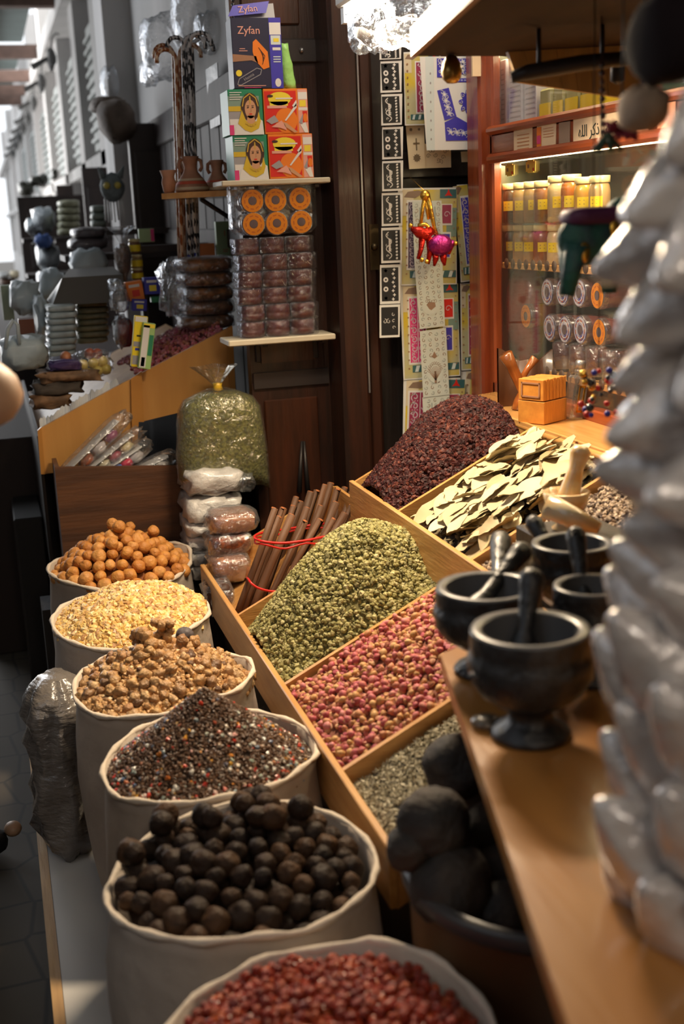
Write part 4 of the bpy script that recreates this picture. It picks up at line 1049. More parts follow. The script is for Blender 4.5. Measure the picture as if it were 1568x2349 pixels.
# pale sheets hanging over the left column
pale = mat('pale mint paper', (.66, .70, .64), .6)
def pale_sheet(corners, y, kind, label):
    r, F_, w, h = sheet('temporary_tattoo_sheet', corners, y, pale, label, 'paper sheet', 'pale printed tattoo sheets')
    A = Art(F_); sb = ink('soft brown', (.34, .21, .14)); sg = ink('soft grey', (.36, .40, .38)); rr_ = random.Random(hash(kind) % 7+len(label))
    for j in range(12):
        for i in range(4):
            A.curl(sg if (i+j) % 2 else sb, w*(.14+.24*i), h*(.06+.08*j), w*.075, .9, .0017, rr_.random()*6, 1, 1)
    if kind == 'tree':
        A.disc(pale, w*.5, h*.40, w*.33, h*.2, lift=2)
        for k in range(11):
            a = PI*(.05+.9*k/10); A.line(sb, [(w*.5, h*.24), (w*.5+w*.22*math.cos(a), h*.36+h*.1*math.sin(a))], .0016, 3); A.curl(sb, w*.5+w*.24*math.cos(a), h*.38+h*.12*math.sin(a), w*.06, 1, .0014, a, 1, 3)
        A.rect(sb, w*.46, h*.2, w*.54, h*.38, 3); A.poly(sb, [(w*.40, h*.6), (w*.5, h*.68), (w*.6, h*.6), (w*.5, h*.57)], 3)
    elif kind == 'swirl':
        A.disc(pale, w*.5, h*.33, w*.36, h*.13, lift=2); A.poly(sb, [(w*.32, h*.36), (w*.42, h*.40), (w*.66, h*.38), (w*.68, h*.32), (w*.5, h*.27), (w*.42, h*.29)], 3)
        for k in range(5): A.curl(sb, w*(.35+.08*k), h*.41, w*.08, 1, .0013, k, 1, 3)
    else:
        for q in (.25, .75): A.rect(sg, w*q-.002, h*.05, w*q+.002, h*.9, 3); A.curl(sg, w*q, h*.5, w*.15, 1.2, .0016, 0, 1, 3)
    A.single('printed_face', r)
pale_sheet([(945, 462), (1012, 460), (1018, 605), (950, 610)], 3.625, 'lines', 'pale printed sheet behind the red foil ornament')
pale_sheet([(950, 605), (1014, 602), (1020, 748), (962, 755)], 3.62, 'swirl', 'pale sheet with a brown swirl, middle of the hanging pale strip')
pale_sheet([(962, 760), (1022, 752), (1030, 905), (970, 912)], 3.622, 'tree', 'pale sheet with a brown tree motif in the hanging pale strip')
pale_sheet([(968, 912), (1030, 905), (1036, 1040), (975, 1045)], 3.624, 'lines', 'pale printed sheet lowest in the hanging pale strip, above the hibiscus')
# white sheet with royal blue stencils
r, F_, w, h = sheet('stencil_poster', [(962, 130), (1092, 128), (1092, 343), (978, 345)], 3.60, M['paper'], 'large white poster with royal blue floral stencils', 'poster')
A = Art(F_); lb = ink('light blue print', (.42, .44, .72))
A.poly(cyanw, [(0, 0), (w*.16, 0), (w*.16, h), (0, h)], 1)
for k in range(8): A.disc(sg_ if False else grey, w*.09, h*(.12+.1*k), .0025, .004, n=6, lift=2)
def panel(pts, n=3, seed=0):
    A.poly(dblue, pts, 2); cx = sum(p[0] for p in pts)/len(pts); cy = sum(p[1] for p in pts)/len(pts); rr_ = random.Random(seed)
    for k in range(n):
        t = (k+.5)/n-.5; dx = (pts[2][0]+pts[3][0]-pts[0][0]-pts[1][0])/2; dy = (pts[2][1]+pts[3][1]-pts[0][1]-pts[1][1])/2
        x_, y_ = cx+dx*t*.85, cy+dy*t*.85
        A.star(lb, x_, y_, .0115, 5, .5, 3, rr_.random()*6); A.disc(wht, x_, y_, .004, lift=4); A.curl(wht, x_+.008, y_-.006, .007, 1, .0016, rr_.random()*6, 1, 4); A.curl(wht, x_-.008, y_+.006, .007, 1, .0016, rr_.random()*6, -1, 4)
panel([(w*.22, h*.98), (w*.44, h*.98), (w*.44, h*.78), (w*.22, h*.78)], 3, 1)
panel([(w*.56, h*.98), (w*.92, h*.98), (w*.88, h*.80), (w*.56, h*.83)], 3, 2)
A.rect(dblue, w*.54, h*.73, w*.98, h*.77, 2)
for k in range(6): A.disc(lb, w*(.58+.065*k), h*.75, .004, .0025, lift=3)
panel([(w*.22, h*.64), (w*.45, h*.67), (w*.60, h*.36), (w*.36, h*.32)], 4, 3)
panel([(w*.36, h*.30), (w*.38, h*.10), (w*.97, h*.10), (w*.97, h*.24)], 4, 4); A.poly(dblue, [(w*.60, h*.36), (w*.98, h*.24), (w*.98, h*.10), (w*.40, h*.10), (w*.36, h*.30)], 1.5)
for k in range(8):
    a = 2*PI*k/8; A.disc(dblue, w*.82+.017*math.cos(a), h*.52+.024*math.sin(a), .012, .007, lift=3, rot=a); A.curl(wht, w*.82+.02*math.cos(a), h*.52+.027*math.sin(a), .006, 1, .0014, a, 1, 5)
A.disc(dblue, w*.82, h*.52, .018, .024, lift=4)
A.single('printed_face', r)
# cream sheets behind
for (cs, lab, yy) in (([(930, 288), (972, 286), (975, 386), (938, 388)], 'cream sheet with a dark cross motif, left of the pair below the blue poster', 3.68), ([(972, 330), (1033, 328), (1034, 384), (975, 386)], 'cream sheet with floral print, right of the pair below the blue poster', 3.69), ([(1056, 348), (1095, 346), (1096, 370), (1058, 372)], 'small blank cream card beside the red post', 3.69)):
    r, F_, w, h = sheet('cream_sheet', cs, yy, M['cream'], lab, 'paper sheet', 'cream sheets below the blue poster')
    if 'blank' in lab: continue
    A = Art(F_); dk = ink('faded brown', (.20, .15, .09))
    if 'cross' in lab: A.rect(dk, w*.46, h*.42, w*.54, h*.70, 1); A.rect(dk, w*.30, h*.56, w*.70, h*.60, 1); A.star(dk, w*.5, h*.25, w*.25, 10, .7, 1); A.star(dk, w*.2, h*.9, w*.12, 8, .6, 1); A.star(dk, w*.7, h*.9, w*.1, 8, .6, 1)
    else:
        for k in range(9): A.curl(dk, w*(.12+.095*k), h*(.5+.25*math.sin(k)), w*.09, 1.2, .0014, k, 1, 1)
    A.single('printed_face', r)

# ================================================================== RED WOOD CABINET along the shop side
KX = 1.50
root = empty('jar_cabinet', (KX+.15, 2.9, 1.1), 'red-brown wooden display cabinet with glass front, full of jars and tubs', 'cabinet')
b = MB(); b.box((KX-.045, 3.47, .6), (KX+.02, 3.57, 2.6), bev=.008); b.box((KX-.02, 3.43, .6), (KX+.01, 3.48, 2.6), bev=.006); part(b.build('corner_post', M['red_wood']), root)
b = MB(); zt_, zb_ = at(1140, 300, x=KX).z, at(1140, 371, x=KX).z
b.box((KX-.02, 1.7, zb_+.02), (KX+.02, 3.45, zt_-.012), bev=.004); b.box((KX-.035, 1.7, zt_-.012), (KX+.02, 3.45, zt_+.012), bev=.008); b.box((KX-.035, 1.7, zb_-.005), (KX+.02, 3.45, zb_+.022), bev=.009); part(b.build('middle_rail', M['red_wood_y']), root)
b = MB(); b.box((KX-.03, 1.7, 2.12), (KX+.02, 3.45, 2.6), bev=.006); part(b.build('top_rail', M['red_wood_y']), root)
b = MB(); b.box((KX+.30, 1.7, 1.0), (KX+.32, 3.55, 2.6)); b.box((KX+.02, 3.50, 1.0), (KX+.30, 3.53, 2.6)); part(b.build('back_panel', mat('dark green grey backing', (.06, .07, .05), .5)), root)
JZ = 1.487
for z, nm in ((JZ, 'shelf'), (zb_+.03, 'shelf'), (1.19, 'shelf')):
    b = MB(); b.box((KX+.03, 1.7, z-.012), (KX+.30, 3.49, z), bev=.002); part(b.build(nm, M['pine_y']), root)
    m = MB(); n = 60
    m.box((KX+.012, 1.7, z-.014), (KX+.03, 3.48, z+.004), bev=.002)
    m.cur = 1
    for q in range(38): m.lathe([(.015, 0), (.015, .0012)], 14, M4=Matrix.Translation((KX+.012, 1.75+.046*q, z+.002)) @ Matrix.Rotation(-PI/2, 4, 'Y'))
    part(m.build('scalloped_edge', [M['counter'], mat('dark scallop', (.07, .035, .02), .5)]), root)
b = MB(); b.box((KX+.002, 1.7, 1.13), (KX+.005, 3.44, zb_-.006)); g = part(b.build('glass_pane', film('cabinet glass', (.95, 1, .98), .07, .03, 3, .0)), root)
b = MB(); b.box((KX+.002, 1.7, zt_+.012), (KX+.005, 3.44, 2.12)); g = part(b.build('glass_pane', MATS['cabinet glass']), root)
b = MB(); b.box((KX-.02, 1.7, .6), (KX+.02, 3.45, 1.13), bev=.004); part(b.build('base_rail', M['red_wood_y']), root)
l = bpy.data.lights.new('cabinet_strip_light', 'AREA'); l.shape = 'RECTANGLE'; l.size = .04; l.size_y = 1.6; l.energy = 8; l.color = (1, .80, .45)
lo = bpy.data.objects.new('cabinet_strip_light', l); C.objects.link(lo); lo.location = (KX+.045, 2.7, zb_-.01); lo.rotation_euler = (0, math.radians(12), 0)
l2 = l.copy(); l2.energy = 2.5; lo2 = bpy.data.objects.new('upper_strip_light', l2); C.objects.link(lo2); lo2.location = (KX+.05, 2.7, 2.09); lo2.rotation_euler = (0, math.radians(12), 0)
# jars
M['lid'] = mat('cream jar lid', (.80, .70, .36), .4, coat=.3)
jar_cols = dict(dark=(.075, .028, .012), tan=(.50, .33, .15), brown=(.32, .13, .05), cream=(.78, .62, .35), amber=(.55, .17, .02), gold=(.66, .36, .06), darkbits=(.05, .03, .02))
for k, c in list(jar_cols.items()): M['jar_'+k] = mat('jar filled '+k, c, .22, coat=.7, var=.25, vscale=60 if k == 'darkbits' else 12)
def jar(y, z, fill, label, h=.118, r=.029, x=KX+.062, lw=1.0):
    root = empty('glass_jar', (x, y, z), label, 'jar', 'yellow-labelled jars in the cabinet', rot=(0, 0, random.uniform(-.3, .3)))
    hb = h-.018
    b = MB(); b.lathe([(r*.85, 0), (r, .006), (r, hb-.02), (r*.9, hb-.006), (r*.78, hb)], 20); b.build('jar_body', M['jar_'+fill], root)
    b = MB(); b.lathe([(r*.92, hb), (r*.95, hb+.002), (r*.95, h-.001), (r*.9, h)], 20); b.build('lid', M['lid'], root)
    b = MB(); n = 7; a0 = PI+.42; vs = []
    for i in range(n):
        a = a0+1.15*i/(n-1); vs += [((r+.0012)*math.cos(a), (r+.0012)*math.sin(a), h*.32), ((r+.0012)*math.cos(a), (r+.0012)*math.sin(a), h*.56)]
    b.add(vs, [(2*i, 2*i+2, 2*i+3, 2*i+1) for i in range(n-1)])
    lb_ = b.build('label', M['yellow'], root)
    t = MB()
    for q in range(2):
        zz = h*(.40+.08*q); t.add([((r+.0018)*math.cos(a0+.2+u), (r+.0018)*math.sin(a0+.2+u), zz+v) for u, v in ((0, 0), (.5, 0), (.5, .0018), (0, .0018))], [(0, 1, 2, 3)])
    t.build('label_print', brown, lb_)
cl = dict(dark='dark brown', tan='tan', brown='reddish brown', cream='cream', amber='amber', gold='golden', darkbits='dark dried bits')
names_ = ['first', 'second', 'third', 'fourth', 'fifth', 'sixth', 'seventh', 'eighth', 'ninth', 'tenth']
pxs = [1172, 1197, 1221, 1245, 1277, 1308, 1338, 1372, 1405, 1440]
top = ['dark', 'tan', 'tan', 'brown', 'cream', 'amber', 'gold', 'tan', 'brown', 'cream']; bot = ['darkbits', 'tan', 'tan', 'brown', 'cream', 'tan', 'amber', 'gold', 'dark', 'tan']
for i, px in enumerate(pxs[:8]):
    y = at(px, 560, x=KX+.062).y
    jar(y, JZ+.001, bot[i], 'lower jar of %s contents with a yellow label, %s from the red post' % (cl[bot[i]], names_[i]), .112)
    jar(y-.004, JZ+.1135+.004, top[i], 'upper jar of %s contents with a yellow label, %s from the red post' % (cl[top[i]], names_[i]), .118 if i not in (4, 5) else .128)
b = MB(); b.box((KX+.03, 1.9, JZ+.1130), (KX+.10, 3.48, JZ+.1170)); o = b.build('glass_shelf', film('glass shelf', (.8, .95, .9), .2, .05, 3, 0)); origin_to(o, (KX+.06, 2.7, JZ+.1135)); tag(o, 'thin glass shelf between the two rows of jars', 'shelf')
# upper compartment: books/cartons and labelled boxes
for i, (px0, px1, m_, nm) in enumerate(((1138, 1168, 'paper', 'white carton'), (1172, 1205, 'paper', 'white carton'), (1208, 1238, 'paper', 'white carton'))):
    ya, yb = at(px1, 240, x=KX+.05).y, at(px0, 240, x=KX+.05).y
    z0 = zb_+.032; r = empty('leaflet_stack', (KX+.1, (ya+yb)/2, z0), 'tall lilac-white printed carton in the upper cabinet, %s from the red post' % names_[i], 'carton', 'lilac-white cartons in the upper cabinet')
    b = MB(); b.box((KX+.04, ya+.004, z0), (KX+.16, yb-.004, z0+.26), bev=.002); part(b.build('carton', mat('lilac white card', (.62, .58, .66), .5)), r)
    A = Art(frame((KX+.0395, yb-.006, z0), (0, -1, 0), (0, 0, 1)))
    for k in range(16): A.rect(ink('lilac print lines', (.38, .34, .42)), .01, .02+.014*k, (yb-ya)*.8, .0235+.014*k)
    A.single('small_print', r)
for i, (px0, px1) in enumerate(((1243, 1272), (1275, 1300), (1303, 1335), (1338, 1385))):
    ya, yb = at(px1, 230, x=KX+.05).y, at(px0, 230, x=KX+.05).y; z0 = zb_+.032
    r = empty('labelled_packet', (KX+.08, (ya+yb)/2, z0), 'packet with a bright yellow label in the upper cabinet, %s after the white cartons' % names_[i], 'packet', 'yellow-labelled packets in the upper cabinet')
    b = MB(); b.box((KX+.04, ya+.003, z0), (KX+.12, yb-.003, z0+.15+.012*(i % 2)), bev=.006); part(b.build('packet_body', mat('olive packet', (.45, .42, .16), .4)), r)
    b = MB(); b.box((KX+.0385, ya+.005, z0+.03), (KX+.04, yb-.005, z0+.11)); b.box((KX+.045, ya+.0015, z0+.03), (KX+.11, ya+.0028, z0+.11)); part(b.build('label', M['yellow']), r)
# papers and the sign on the middle rail
zc = (zt_+zb_)/2
def rail_paper(px0, px1, m_, label, extra=None, hh=.042, dz=0):
    ya, yb = at(px1, 300, x=KX-.03).y, at(px0, 300, x=KX-.03).y
    r = empty('rail_sticker', (KX-.0215, (ya+yb)/2, zc+dz), label, 'sticker')
    b = MB(); b.box((KX-.0225, ya, zc+dz-hh), (KX-.0205, yb, zc+dz+hh)); part(b.build('paper', m_), r)
    return r, frame((KX-.0229, yb, zc+dz-hh), (0, -1, 0), (0, 0, 1)), yb-ya, 2*hh
sal = mat('peach paper', (.86, .66, .44), .6)
r, F_, w, h = rail_paper(1172, 1214, sal, 'peach notice with small print, left end of the cabinet rail', hh=.036)
A = Art(F_)
for k in range(5): A.rect(ink('rust print', (.60, .25, .10)), w*.2, h*(.2+.13*k), w*.85, h*(.23+.13*k))
A.single('small_print', r)
r, F_, w, h = rail_paper(1225, 1268, sal, 'peach notice with an orange and pink edge on the cabinet rail', hh=.036)
A = Art(F_); A.rect(orange, 0, 0, w*.25, h*.9); A.rect(pink, w*.02, h*.3, w*.22, h*.6, 1); A.rect(ink('magenta', (.6, .08, .45)), 0, 0, w*.25, h*.2, 1)
for k in range(4): A.rect(ink('rust print', (.6, .25, .1)), w*.35, h*(.5+.1*k), w*.9, h*(.52+.1*k))
A.single('small_print', r)
r, F_, w, h = rail_paper(1275, 1300, mat('worn grey brown paper', (.34, .24, .18), .7), 'torn grey-brown paper scrap between the notice and the sign', hh=.030)
r, F_, w, h = rail_paper(1308, 1440, sal, 'pale sign with black Arabic lettering on the cabinet rail', hh=.040)
r['category'] = 'sign'
# letters as joined Arabic presentation forms, written in visual order
T = '\uFEEA\uFEE0\uFEDF\u0627 \uFEAE\uFEDB\uFEAB \u0633\uFEE8\uFE97 \uFEFB'
T = '\u0647\uFEE0\uFEDF\u0627 \uFEAE\uFEDB\u0630 \uFEB2\uFEE8\uFE97 \uFEFB'
t = MB(); text_geo(t, T, .040, F_ @ Matrix.Translation((w*.5, h*.48, .0004)))
lw = [v[1] for v in t.v]
part(t.build('lettering', ink('dark green ink', (.03, .045, .04))), r)
for px0, px1 in ((1445, 1480), (1500, 1540)):
    rr0, F2, w2, h2 = rail_paper(px0, px1, mat('salmon paper', (.72, .30, .16), .6), 'salmon paper square on the cabinet rail, %s' % ('right of the sign' if px0 == 1445 else 'farthest right'), hh=.03)
# peach sticker at the top of the post
b = MB(); p = at(1085, 150, x=KX-.047); b.box((KX-.066, 3.46, p.z-.035), (KX-.04, 3.4695, p.z+.06)); o = b.build('post_sticker', sal); origin_to(o, (KX-.05, 3.465, p.z)); tag(o, 'peach sticker near the top of the red post', 'sticker')
# yellow warning-like stickers on the glass
for i, (px, py) in enumerate(((1168, 390), (1216, 382))):
    p = at(px, py, x=KX-.002); r = empty('glass_sticker', (KX-.0005, p.y, p.z), 'notched yellow sticker on the cabinet glass, %s of the pair' % ('left' if i == 0 else 'right'), 'sticker', 'yellow stickers on the glass')
    b = MB(); w = .062; h = .017
    for (a0, a1, c0, c1, dd) in ((-w/2, w/2, -h*.8, h*.8, .0012), (-w/2+.012, w/2-.012, -h, h, .0015)): b.box((-dd, a0, c0), (.0, a1, c1))
    b.build('sticker_face', mat('amber sticker', (.90, .60, .10), .4), r, loc=(0, 0, 0))
    b = MB(); b.box((-.0019, .008, -.004), (-.0016, .020, .006)); b.build('lips_print', brown, r)
    b = MB(); b.lathe([(.005, 0), (.0045, .0006)], 10, M4=Matrix.Translation((-.0016, -.018, -.008)) @ Matrix.Rotation(-PI/2, 4, 'Y')); b.build('rose_print', red, r)
# tubs with purple lids behind the glass, orange ones beside
purple = mat('purple printed lid', (.10, .09, .30), .35, coat=.3, col2=(.40, .38, .50), vscale=60, crisp=.04)
ptub = tub_end('lid_up_tub', (0, 0, 0), (0, -PI/2, 0), purple, 'x', 'round tubs standing in clear packs behind the glass', r=.040, L=.09)
spots = [(1257, 670, 'p'), (1292, 670, 'p'), (1330, 672, 'p'), (1262, 752, 'p'), (1297, 756, 'p'), (1333, 757, 'p'), (1372, 678, 'o'), (1376, 762, 'o'), (1208, 725, 'o')]
for i, (px, py, k) in enumerate(spots):
    p = at(px, py, x=KX+.03)
    if k == 'p': o = ptub if i == 0 else copy_tree(ptub)
    else: o = tub_end('lid_up_tub', (0, 0, 0), (0, -PI/2, 0), M['orange_lid'], 'x', 'round tubs standing in clear packs behind the glass', r=.040, L=.09) if False else copy_tree(base); 
    if k == 'o': o.rotation_euler = (0, -PI/2, 0)
    o.location = (KX+.03, p.y, p.z)
    col_ = ('left', 'middle', 'right')
    tag(o, ('round tub with a purple-blue patterned lid, %s of the %s row behind the glass' % (col_[i % 3], 'upper' if i < 3 else 'lower')) if k == 'p' else ['round tub with an orange lid behind the glass, upper right', 'round tub with an orange lid behind the glass, lower right', 'single orange-lidded tub in the dark red bag near the post'][i-6], 'tub', 'round tubs standing in clear packs behind the glass')
# dark red packs in clear bags: near the post and under the tubs
m = MB(); m.ball((0, 0, 0), 1, 18, 12, (.055, .095, .16), .12, 3, fr=3)
o = m.build('henna_bag', mat('dark red bagged paste', (.28, .045, .03), .3, var=.4, vscale=14, coat=.5, bump=.6, bscale=18), loc=(KX+.09, at(1205, 715, x=KX+.09).y, at(1205, 715, x=KX+.09).z)); tag(o, 'clear bag of dark red packs behind the glass next to the red post', 'bag')
for i in range(4):
    p = at(1268+38*i, 822, x=KX+.03); b = MB(); b.lathe([(.038, 0), (.040, .01), (.040, .07), (.034, .075)], 20)
    r = empty('red_tub', (KX+.075, p.y, 1.20), 'dark red tub in clear plastic at the cabinet bottom, %s from the left' % names_[i], 'tub', 'dark red tubs at the cabinet bottom'); b.build('tub_body', M['henna_dark'], r); b = MB(); b.lathe([(.043, -.001), (.043, .078), (.036, .082)], 20); b.build('clear_cover', M['film'], r)

# ================================================================== COUNTER in front of the cabinet
CZ = 1.10
root = empty('counter', (1.42, 2.7, .9), 'varnished wooden counter ledge under the red cabinet', 'counter')
b = MB(); b.hull6([(1.295, 1.5, CZ-.045), (1.478, 1.5, CZ-.045), (1.478, 3.42, CZ-.045), (1.33, 3.36, CZ-.045)], [(1.295, 1.5, CZ), (1.478, 1.5, CZ), (1.478, 3.42, CZ), (1.33, 3.36, CZ)]); part(b.build('worktop', M['counter']), root)
b = MB(); b.tube([(1.294, 1.5, CZ-.012), (1.328, 3.36, CZ-.012)], .011, 8); part(b.build('nosing', M['counter']), root)
b = MB(); b.box((1.34, 1.55, .1), (1.36, 3.33, CZ-.046)); part(b.build('front_panel', M['black_wood']), root)
# two stacked sandalwood boxes
bxw = mat('orange sandalwood', (.66, .28, .05), .4, col2=(.52, .20, .035), vscale=30, stretch=(30, 1, 1))
Bq = at(1255, 970, z=CZ)
for k in range(2):
    r = empty('wooden_box', Bq+Vector((.0, .03, .0015+k*.0605)), ['plain lower sandalwood block box on the counter', 'slatted upper sandalwood box with a framed end, on the lower block'][k], 'box', 'stacked sandalwood boxes', rot=(0, 0, math.radians(28)))
    b = MB()
    if k == 0: b.box((-.050, -.042, 0), (.050, .042, .058), bev=.001); b.build('box_body', bxw, r)
    else:
        for q in range(7): b.box((-.050+.0145*q, -.040, 0), (-.050+.0145*q+.0125, .040, .055+.001*(q % 2)), bev=.0012)
        b.build('box_body', bxw, r)
        b = MB()
        for (x0_, x1_, z0_, z1_) in ((-.03, .03, .008, .012), (-.03, .03, .043, .047), (-.03, -.026, .008, .047), (.026, .03, .008, .047)): b.box((-.0525, x0_, z0_), (-.0502, x1_, z1_))
        b.build('end_frame', brown, r)
# carved wooden figure with dark cloth behind it
p = at(1190, 940, z=CZ)
cw_ = mat('polished carved wood', (.40, .12, .025), .25, coat=.6, var=.5, vscale=14)
m = MB(); m.tube([(0, 0, 0), (.003, 0, .025), (.010, 0, .05), (-.006, 0, .09), (-.022, 0, .125), (-.040, 0, .158)], [.022, .017, .012, .015, .016, .020], 10); m.tube([(.002, 0, .075), (.025, 0, .11), (.05, 0, .140)], [.010, .009, .014], 8)
o = m.build('carved_figure', cw_, loc=p+Vector((0, .0, .001))); tag(o, 'small carved reddish wooden figure on the counter near the red post', 'figurine')
m = MB(); vs = []; n = 14
for j in range(2):
    for i in range(n):
        t = i/(n-1); vs.append((-.055+.17*t, .03+.012*math.sin(t*9), .168-.042*math.sin(t*2.6)+.006*math.sin(t*14) if j else .0))
vs2 = [(x, y+.01, z) for x, y, z in vs]; L_ = len(vs)
m.add(vs+vs2, [(i, i+1, n+i+1, n+i) for i in range(n-1)]+[(L_+i+1, L_+i, L_+n+i, L_+n+i+1) for i in range(n-1)]+[(n+i, n+i+1, L_+n+i+1, L_+n+i) for i in range(n-1)], True)
o = m.build('wavy_wood_plaque', mat('dark carved wood', (.09, .035, .015), .4, coat=.4), loc=p+Vector((.02, .03, .001))); tag(o, 'dark wavy-topped wooden plaque leaning behind the carved figure', 'plaque')
# glass bottle / lantern behind the plastic cones
p = at(1312, 965, z=CZ); r = empty('glass_bottle', p+Vector((.01, .02, .001)), 'square clear glass bottle with a gold-framed panel on the counter', 'bottle', rot=(math.radians(4), math.radians(8), .4))
b = MB(); b.box((-.026, -.018, 0), (.026, .018, .115), bev=.006); b.lathe([(.012, .115), (.012, .135)], 12); b.build('bottle_glass', film('bottle glass', (.85, .9, .9), .4, .05, 8, .3), r)
b = MB()
for (a, c, d, e) in ((-.012, .012, .02, .026), (-.012, .012, .085, .091), (-.012, -.007, .02, .091), (.007, .012, .02, .091)): b.box((a, -.0195, d), (c, -.0182, e))
b.build('gold_frame', M['gold'], r)
b = MB(); b.lathe([(.014, .133), (.014, .152), (.010, .156)], 12); b.build('stopper', M['steel'], r)
# ================================================================== NEIGHBOUR STALL AND ALLEY GOODS
def pillow(m, c, sx, sy, sz, seed=0, e=.55, nz=.08, n=20, k=10, M4=None, fr=2.2):
    """soft rounded bag / packet centred at c, half sizes sx,sy,sz"""
    vs = [];
    for j in range(k+1):
        ph = -PI/2+PI*j/k; cz = math.copysign(abs(math.sin(ph))**e, math.sin(ph)); cr = max(.02, abs(math.cos(ph))**e)
        for i in range(n):
            a = 2*PI*i/n; x = math.copysign(abs(math.cos(a))**e, math.cos(a))*cr; y = math.copysign(abs(math.sin(a))**e, math.sin(a))*cr
            q = 1+nz*mnoise.noise(Vector((x*fr+seed*3.1, y*fr, cz*fr+seed)))+nz*.5*mnoise.noise(Vector((x*fr*3, y*fr*3+seed, cz*fr*3)))
            vs.append((c[0]+x*sx*q, c[1]+y*sy*q, c[2]+cz*sz*q))
    fs = [(j*n+i, j*n+(i+1) % n, (j+1)*n+(i+1) % n, (j+1)*n+i) for j in range(k) for i in range(n)]
    fs += [tuple(range(n-1, -1, -1)), tuple(range(k*n, k*n+n))]
    m.add(vs, fs, True, M4)
def pix_scale(y): return (at(100, 600, y=y)-at(101, 600, y=y)).length
def bag(name, px0, py0, px1, py1, y, dep, m, label, cat, group=None, seed=0, e=.6, nz=.10, wrap=None, tilt=0.0):
    """one soft packet whose outline covers the given photo rectangle when seen on the plane y"""
    c = at((px0+px1)/2, (py0+py1)/2, y=y); s = pix_scale(y)
    b = MB(); pillow(b, (0, 0, 0), abs(px1-px0)*s/2*.98, dep/2, abs(py1-py0)*s/2, seed, e, nz)
    if wrap is None:
        o = b.build(name, m, loc=c+Vector((0, dep/2, 0)), rot=(0, tilt, 0)); return tag(o, label, cat, group)
    r = empty(name, c+Vector((0, dep/2, 0)), label, cat, group, rot=(0, tilt, 0))
    b.build('contents', m, r); w = MB(); pillow(w, (0, 0, 0), abs(px1-px0)*s/2*1.04+.003, dep/2+.004, abs(py1-py0)*s/2+.004, seed+5, e, nz*1.6)
    w.build('plastic_wrap', wrap, r); return r
def boxat(name, px0, py0, px1, py1, y, dep, m, label, cat, group=None, rot=0, decor=None):
    c = at((px0+px1)/2, (py0+py1)/2, y=y); s = pix_scale(y); w, h = abs(px1-px0)*s/2, abs(py1-py0)*s/2
    r = empty(name, c+Vector((0, dep/2, 0)), label, cat, group, rot=(0, rot, 0))
    b = MB(); b.box((-w, -dep/2, -h), (w, dep/2, h), bev=.0015); b.build('carton', m, r)
    if decor:
        t = MB(); mats_ = []
        for (mm, x0, z0, x1, z1) in decor:
            t.cur = len(mats_); mats_.append(mm); t.box((w*x0, -dep/2-.0012, h*z0), (w*x1, -dep/2-.0003, h*z1))
        t.build('printed_face', mats_, r)
    return r
# weathered plank shutter and lintel along the alley behind the door leaf
M['plank'] = mat('weathered grey brown planks', (.052, .036, .032), .65, spec=.25, col2=(.034, .024, .021), vscale=4, stretch=(3, 3, .4))
M['dk'] = mat('dark aged timber', (.040, .024, .020), .55, col2=(.024, .015, .013), vscale=4, stretch=(3, 3, .5))
b = MB()
for i in range(16): b.box((.90, 3.86+.20*i, .2), (.925, 3.86+.20*i+.185, 2.10), bev=.004)
b.box((.885, 3.86, 2.02), (.93, 7.1, 2.16), bev=.008); b.box((.89, 3.86, 1.55), (.905, 7.1, 1.62), bev=.004)
struct(b.build('trim_6', M['plank']))
# open timber door leaves that stand out from the facade further down the alley
def leaf_at(idx, px0, px1, ptop, pbot, y, label=None):
    a = at(px0, ptop, y=y); c = at(px1, pbot, y=y); b = MB(); b.box((a.x, y, 0), (max(c.x, .93), y+.07, a.z), bev=.006)
    o = b.build('door_%d' % idx, M['dk']); struct(o)
    f = MB(); w = max(c.x, .93)-a.x
    for q in range(3):
        z0 = .25+q*(a.z-.3)/3; f.box((a.x+w*.12, y-.012, z0), (a.x+w*.88, y+.001, z0+(a.z-.3)/3-.08), bev=.005)
    f.build('raised_panel', M['dk'], o); return a
leaf_at(2, 292, 385, 283, 640, 6.3)
leaf_at(3, 186, 245, 385, 640, 8.9)
leaf_at(4, 128, 160, 425, 600, 12.6)
leaf_at(5, 38, 108, 452, 640, 10.6)
# roof-side ledge box on the second leaf, and big brown bags up there
bag('brown_sack', 232, 222, 318, 322, 6.2, .32, mat('brown jute bag', (.15, .11, .085), .7, var=.3, vscale=12, bump=.4), 'large brown stuffed bag hanging at the top of the dark timber leaf', 'bag', 'brown bags above the timber leaf', 3, .8, .18, tilt=-.35)
bag('brown_sack', 212, 217, 292, 252, 6.35, .30, MATS['brown jute bag'], 'flat brown bag behind the larger one, above the dark timber leaf', 'bag', 'brown bags above the timber leaf', 4, .7, .12)
# hanging cellophane above (upper left)
for i, (a0, b0, a1, b1, y) in enumerate(((330, 30, 430, 170, 5.2), (400, -40, 520, 90, 4.9), (235, 150, 275, 220, 7.0), (330, 130, 372, 190, 5.4), (455, 20, 530, 110, 4.7))):
    bag('hanging_plastic_bag', a0, b0, a1, b1, y, .22, M['film'], 'crinkled clear plastic bag hanging high on the wall, %s' % ['left of the canes top', 'upper middle', 'farthest away by the pale pilaster', 'small one beside the cane handles', 'nearest the dark door'][i], 'plastic bag', 'clear bags hanging high up', i+2, .7, .25)
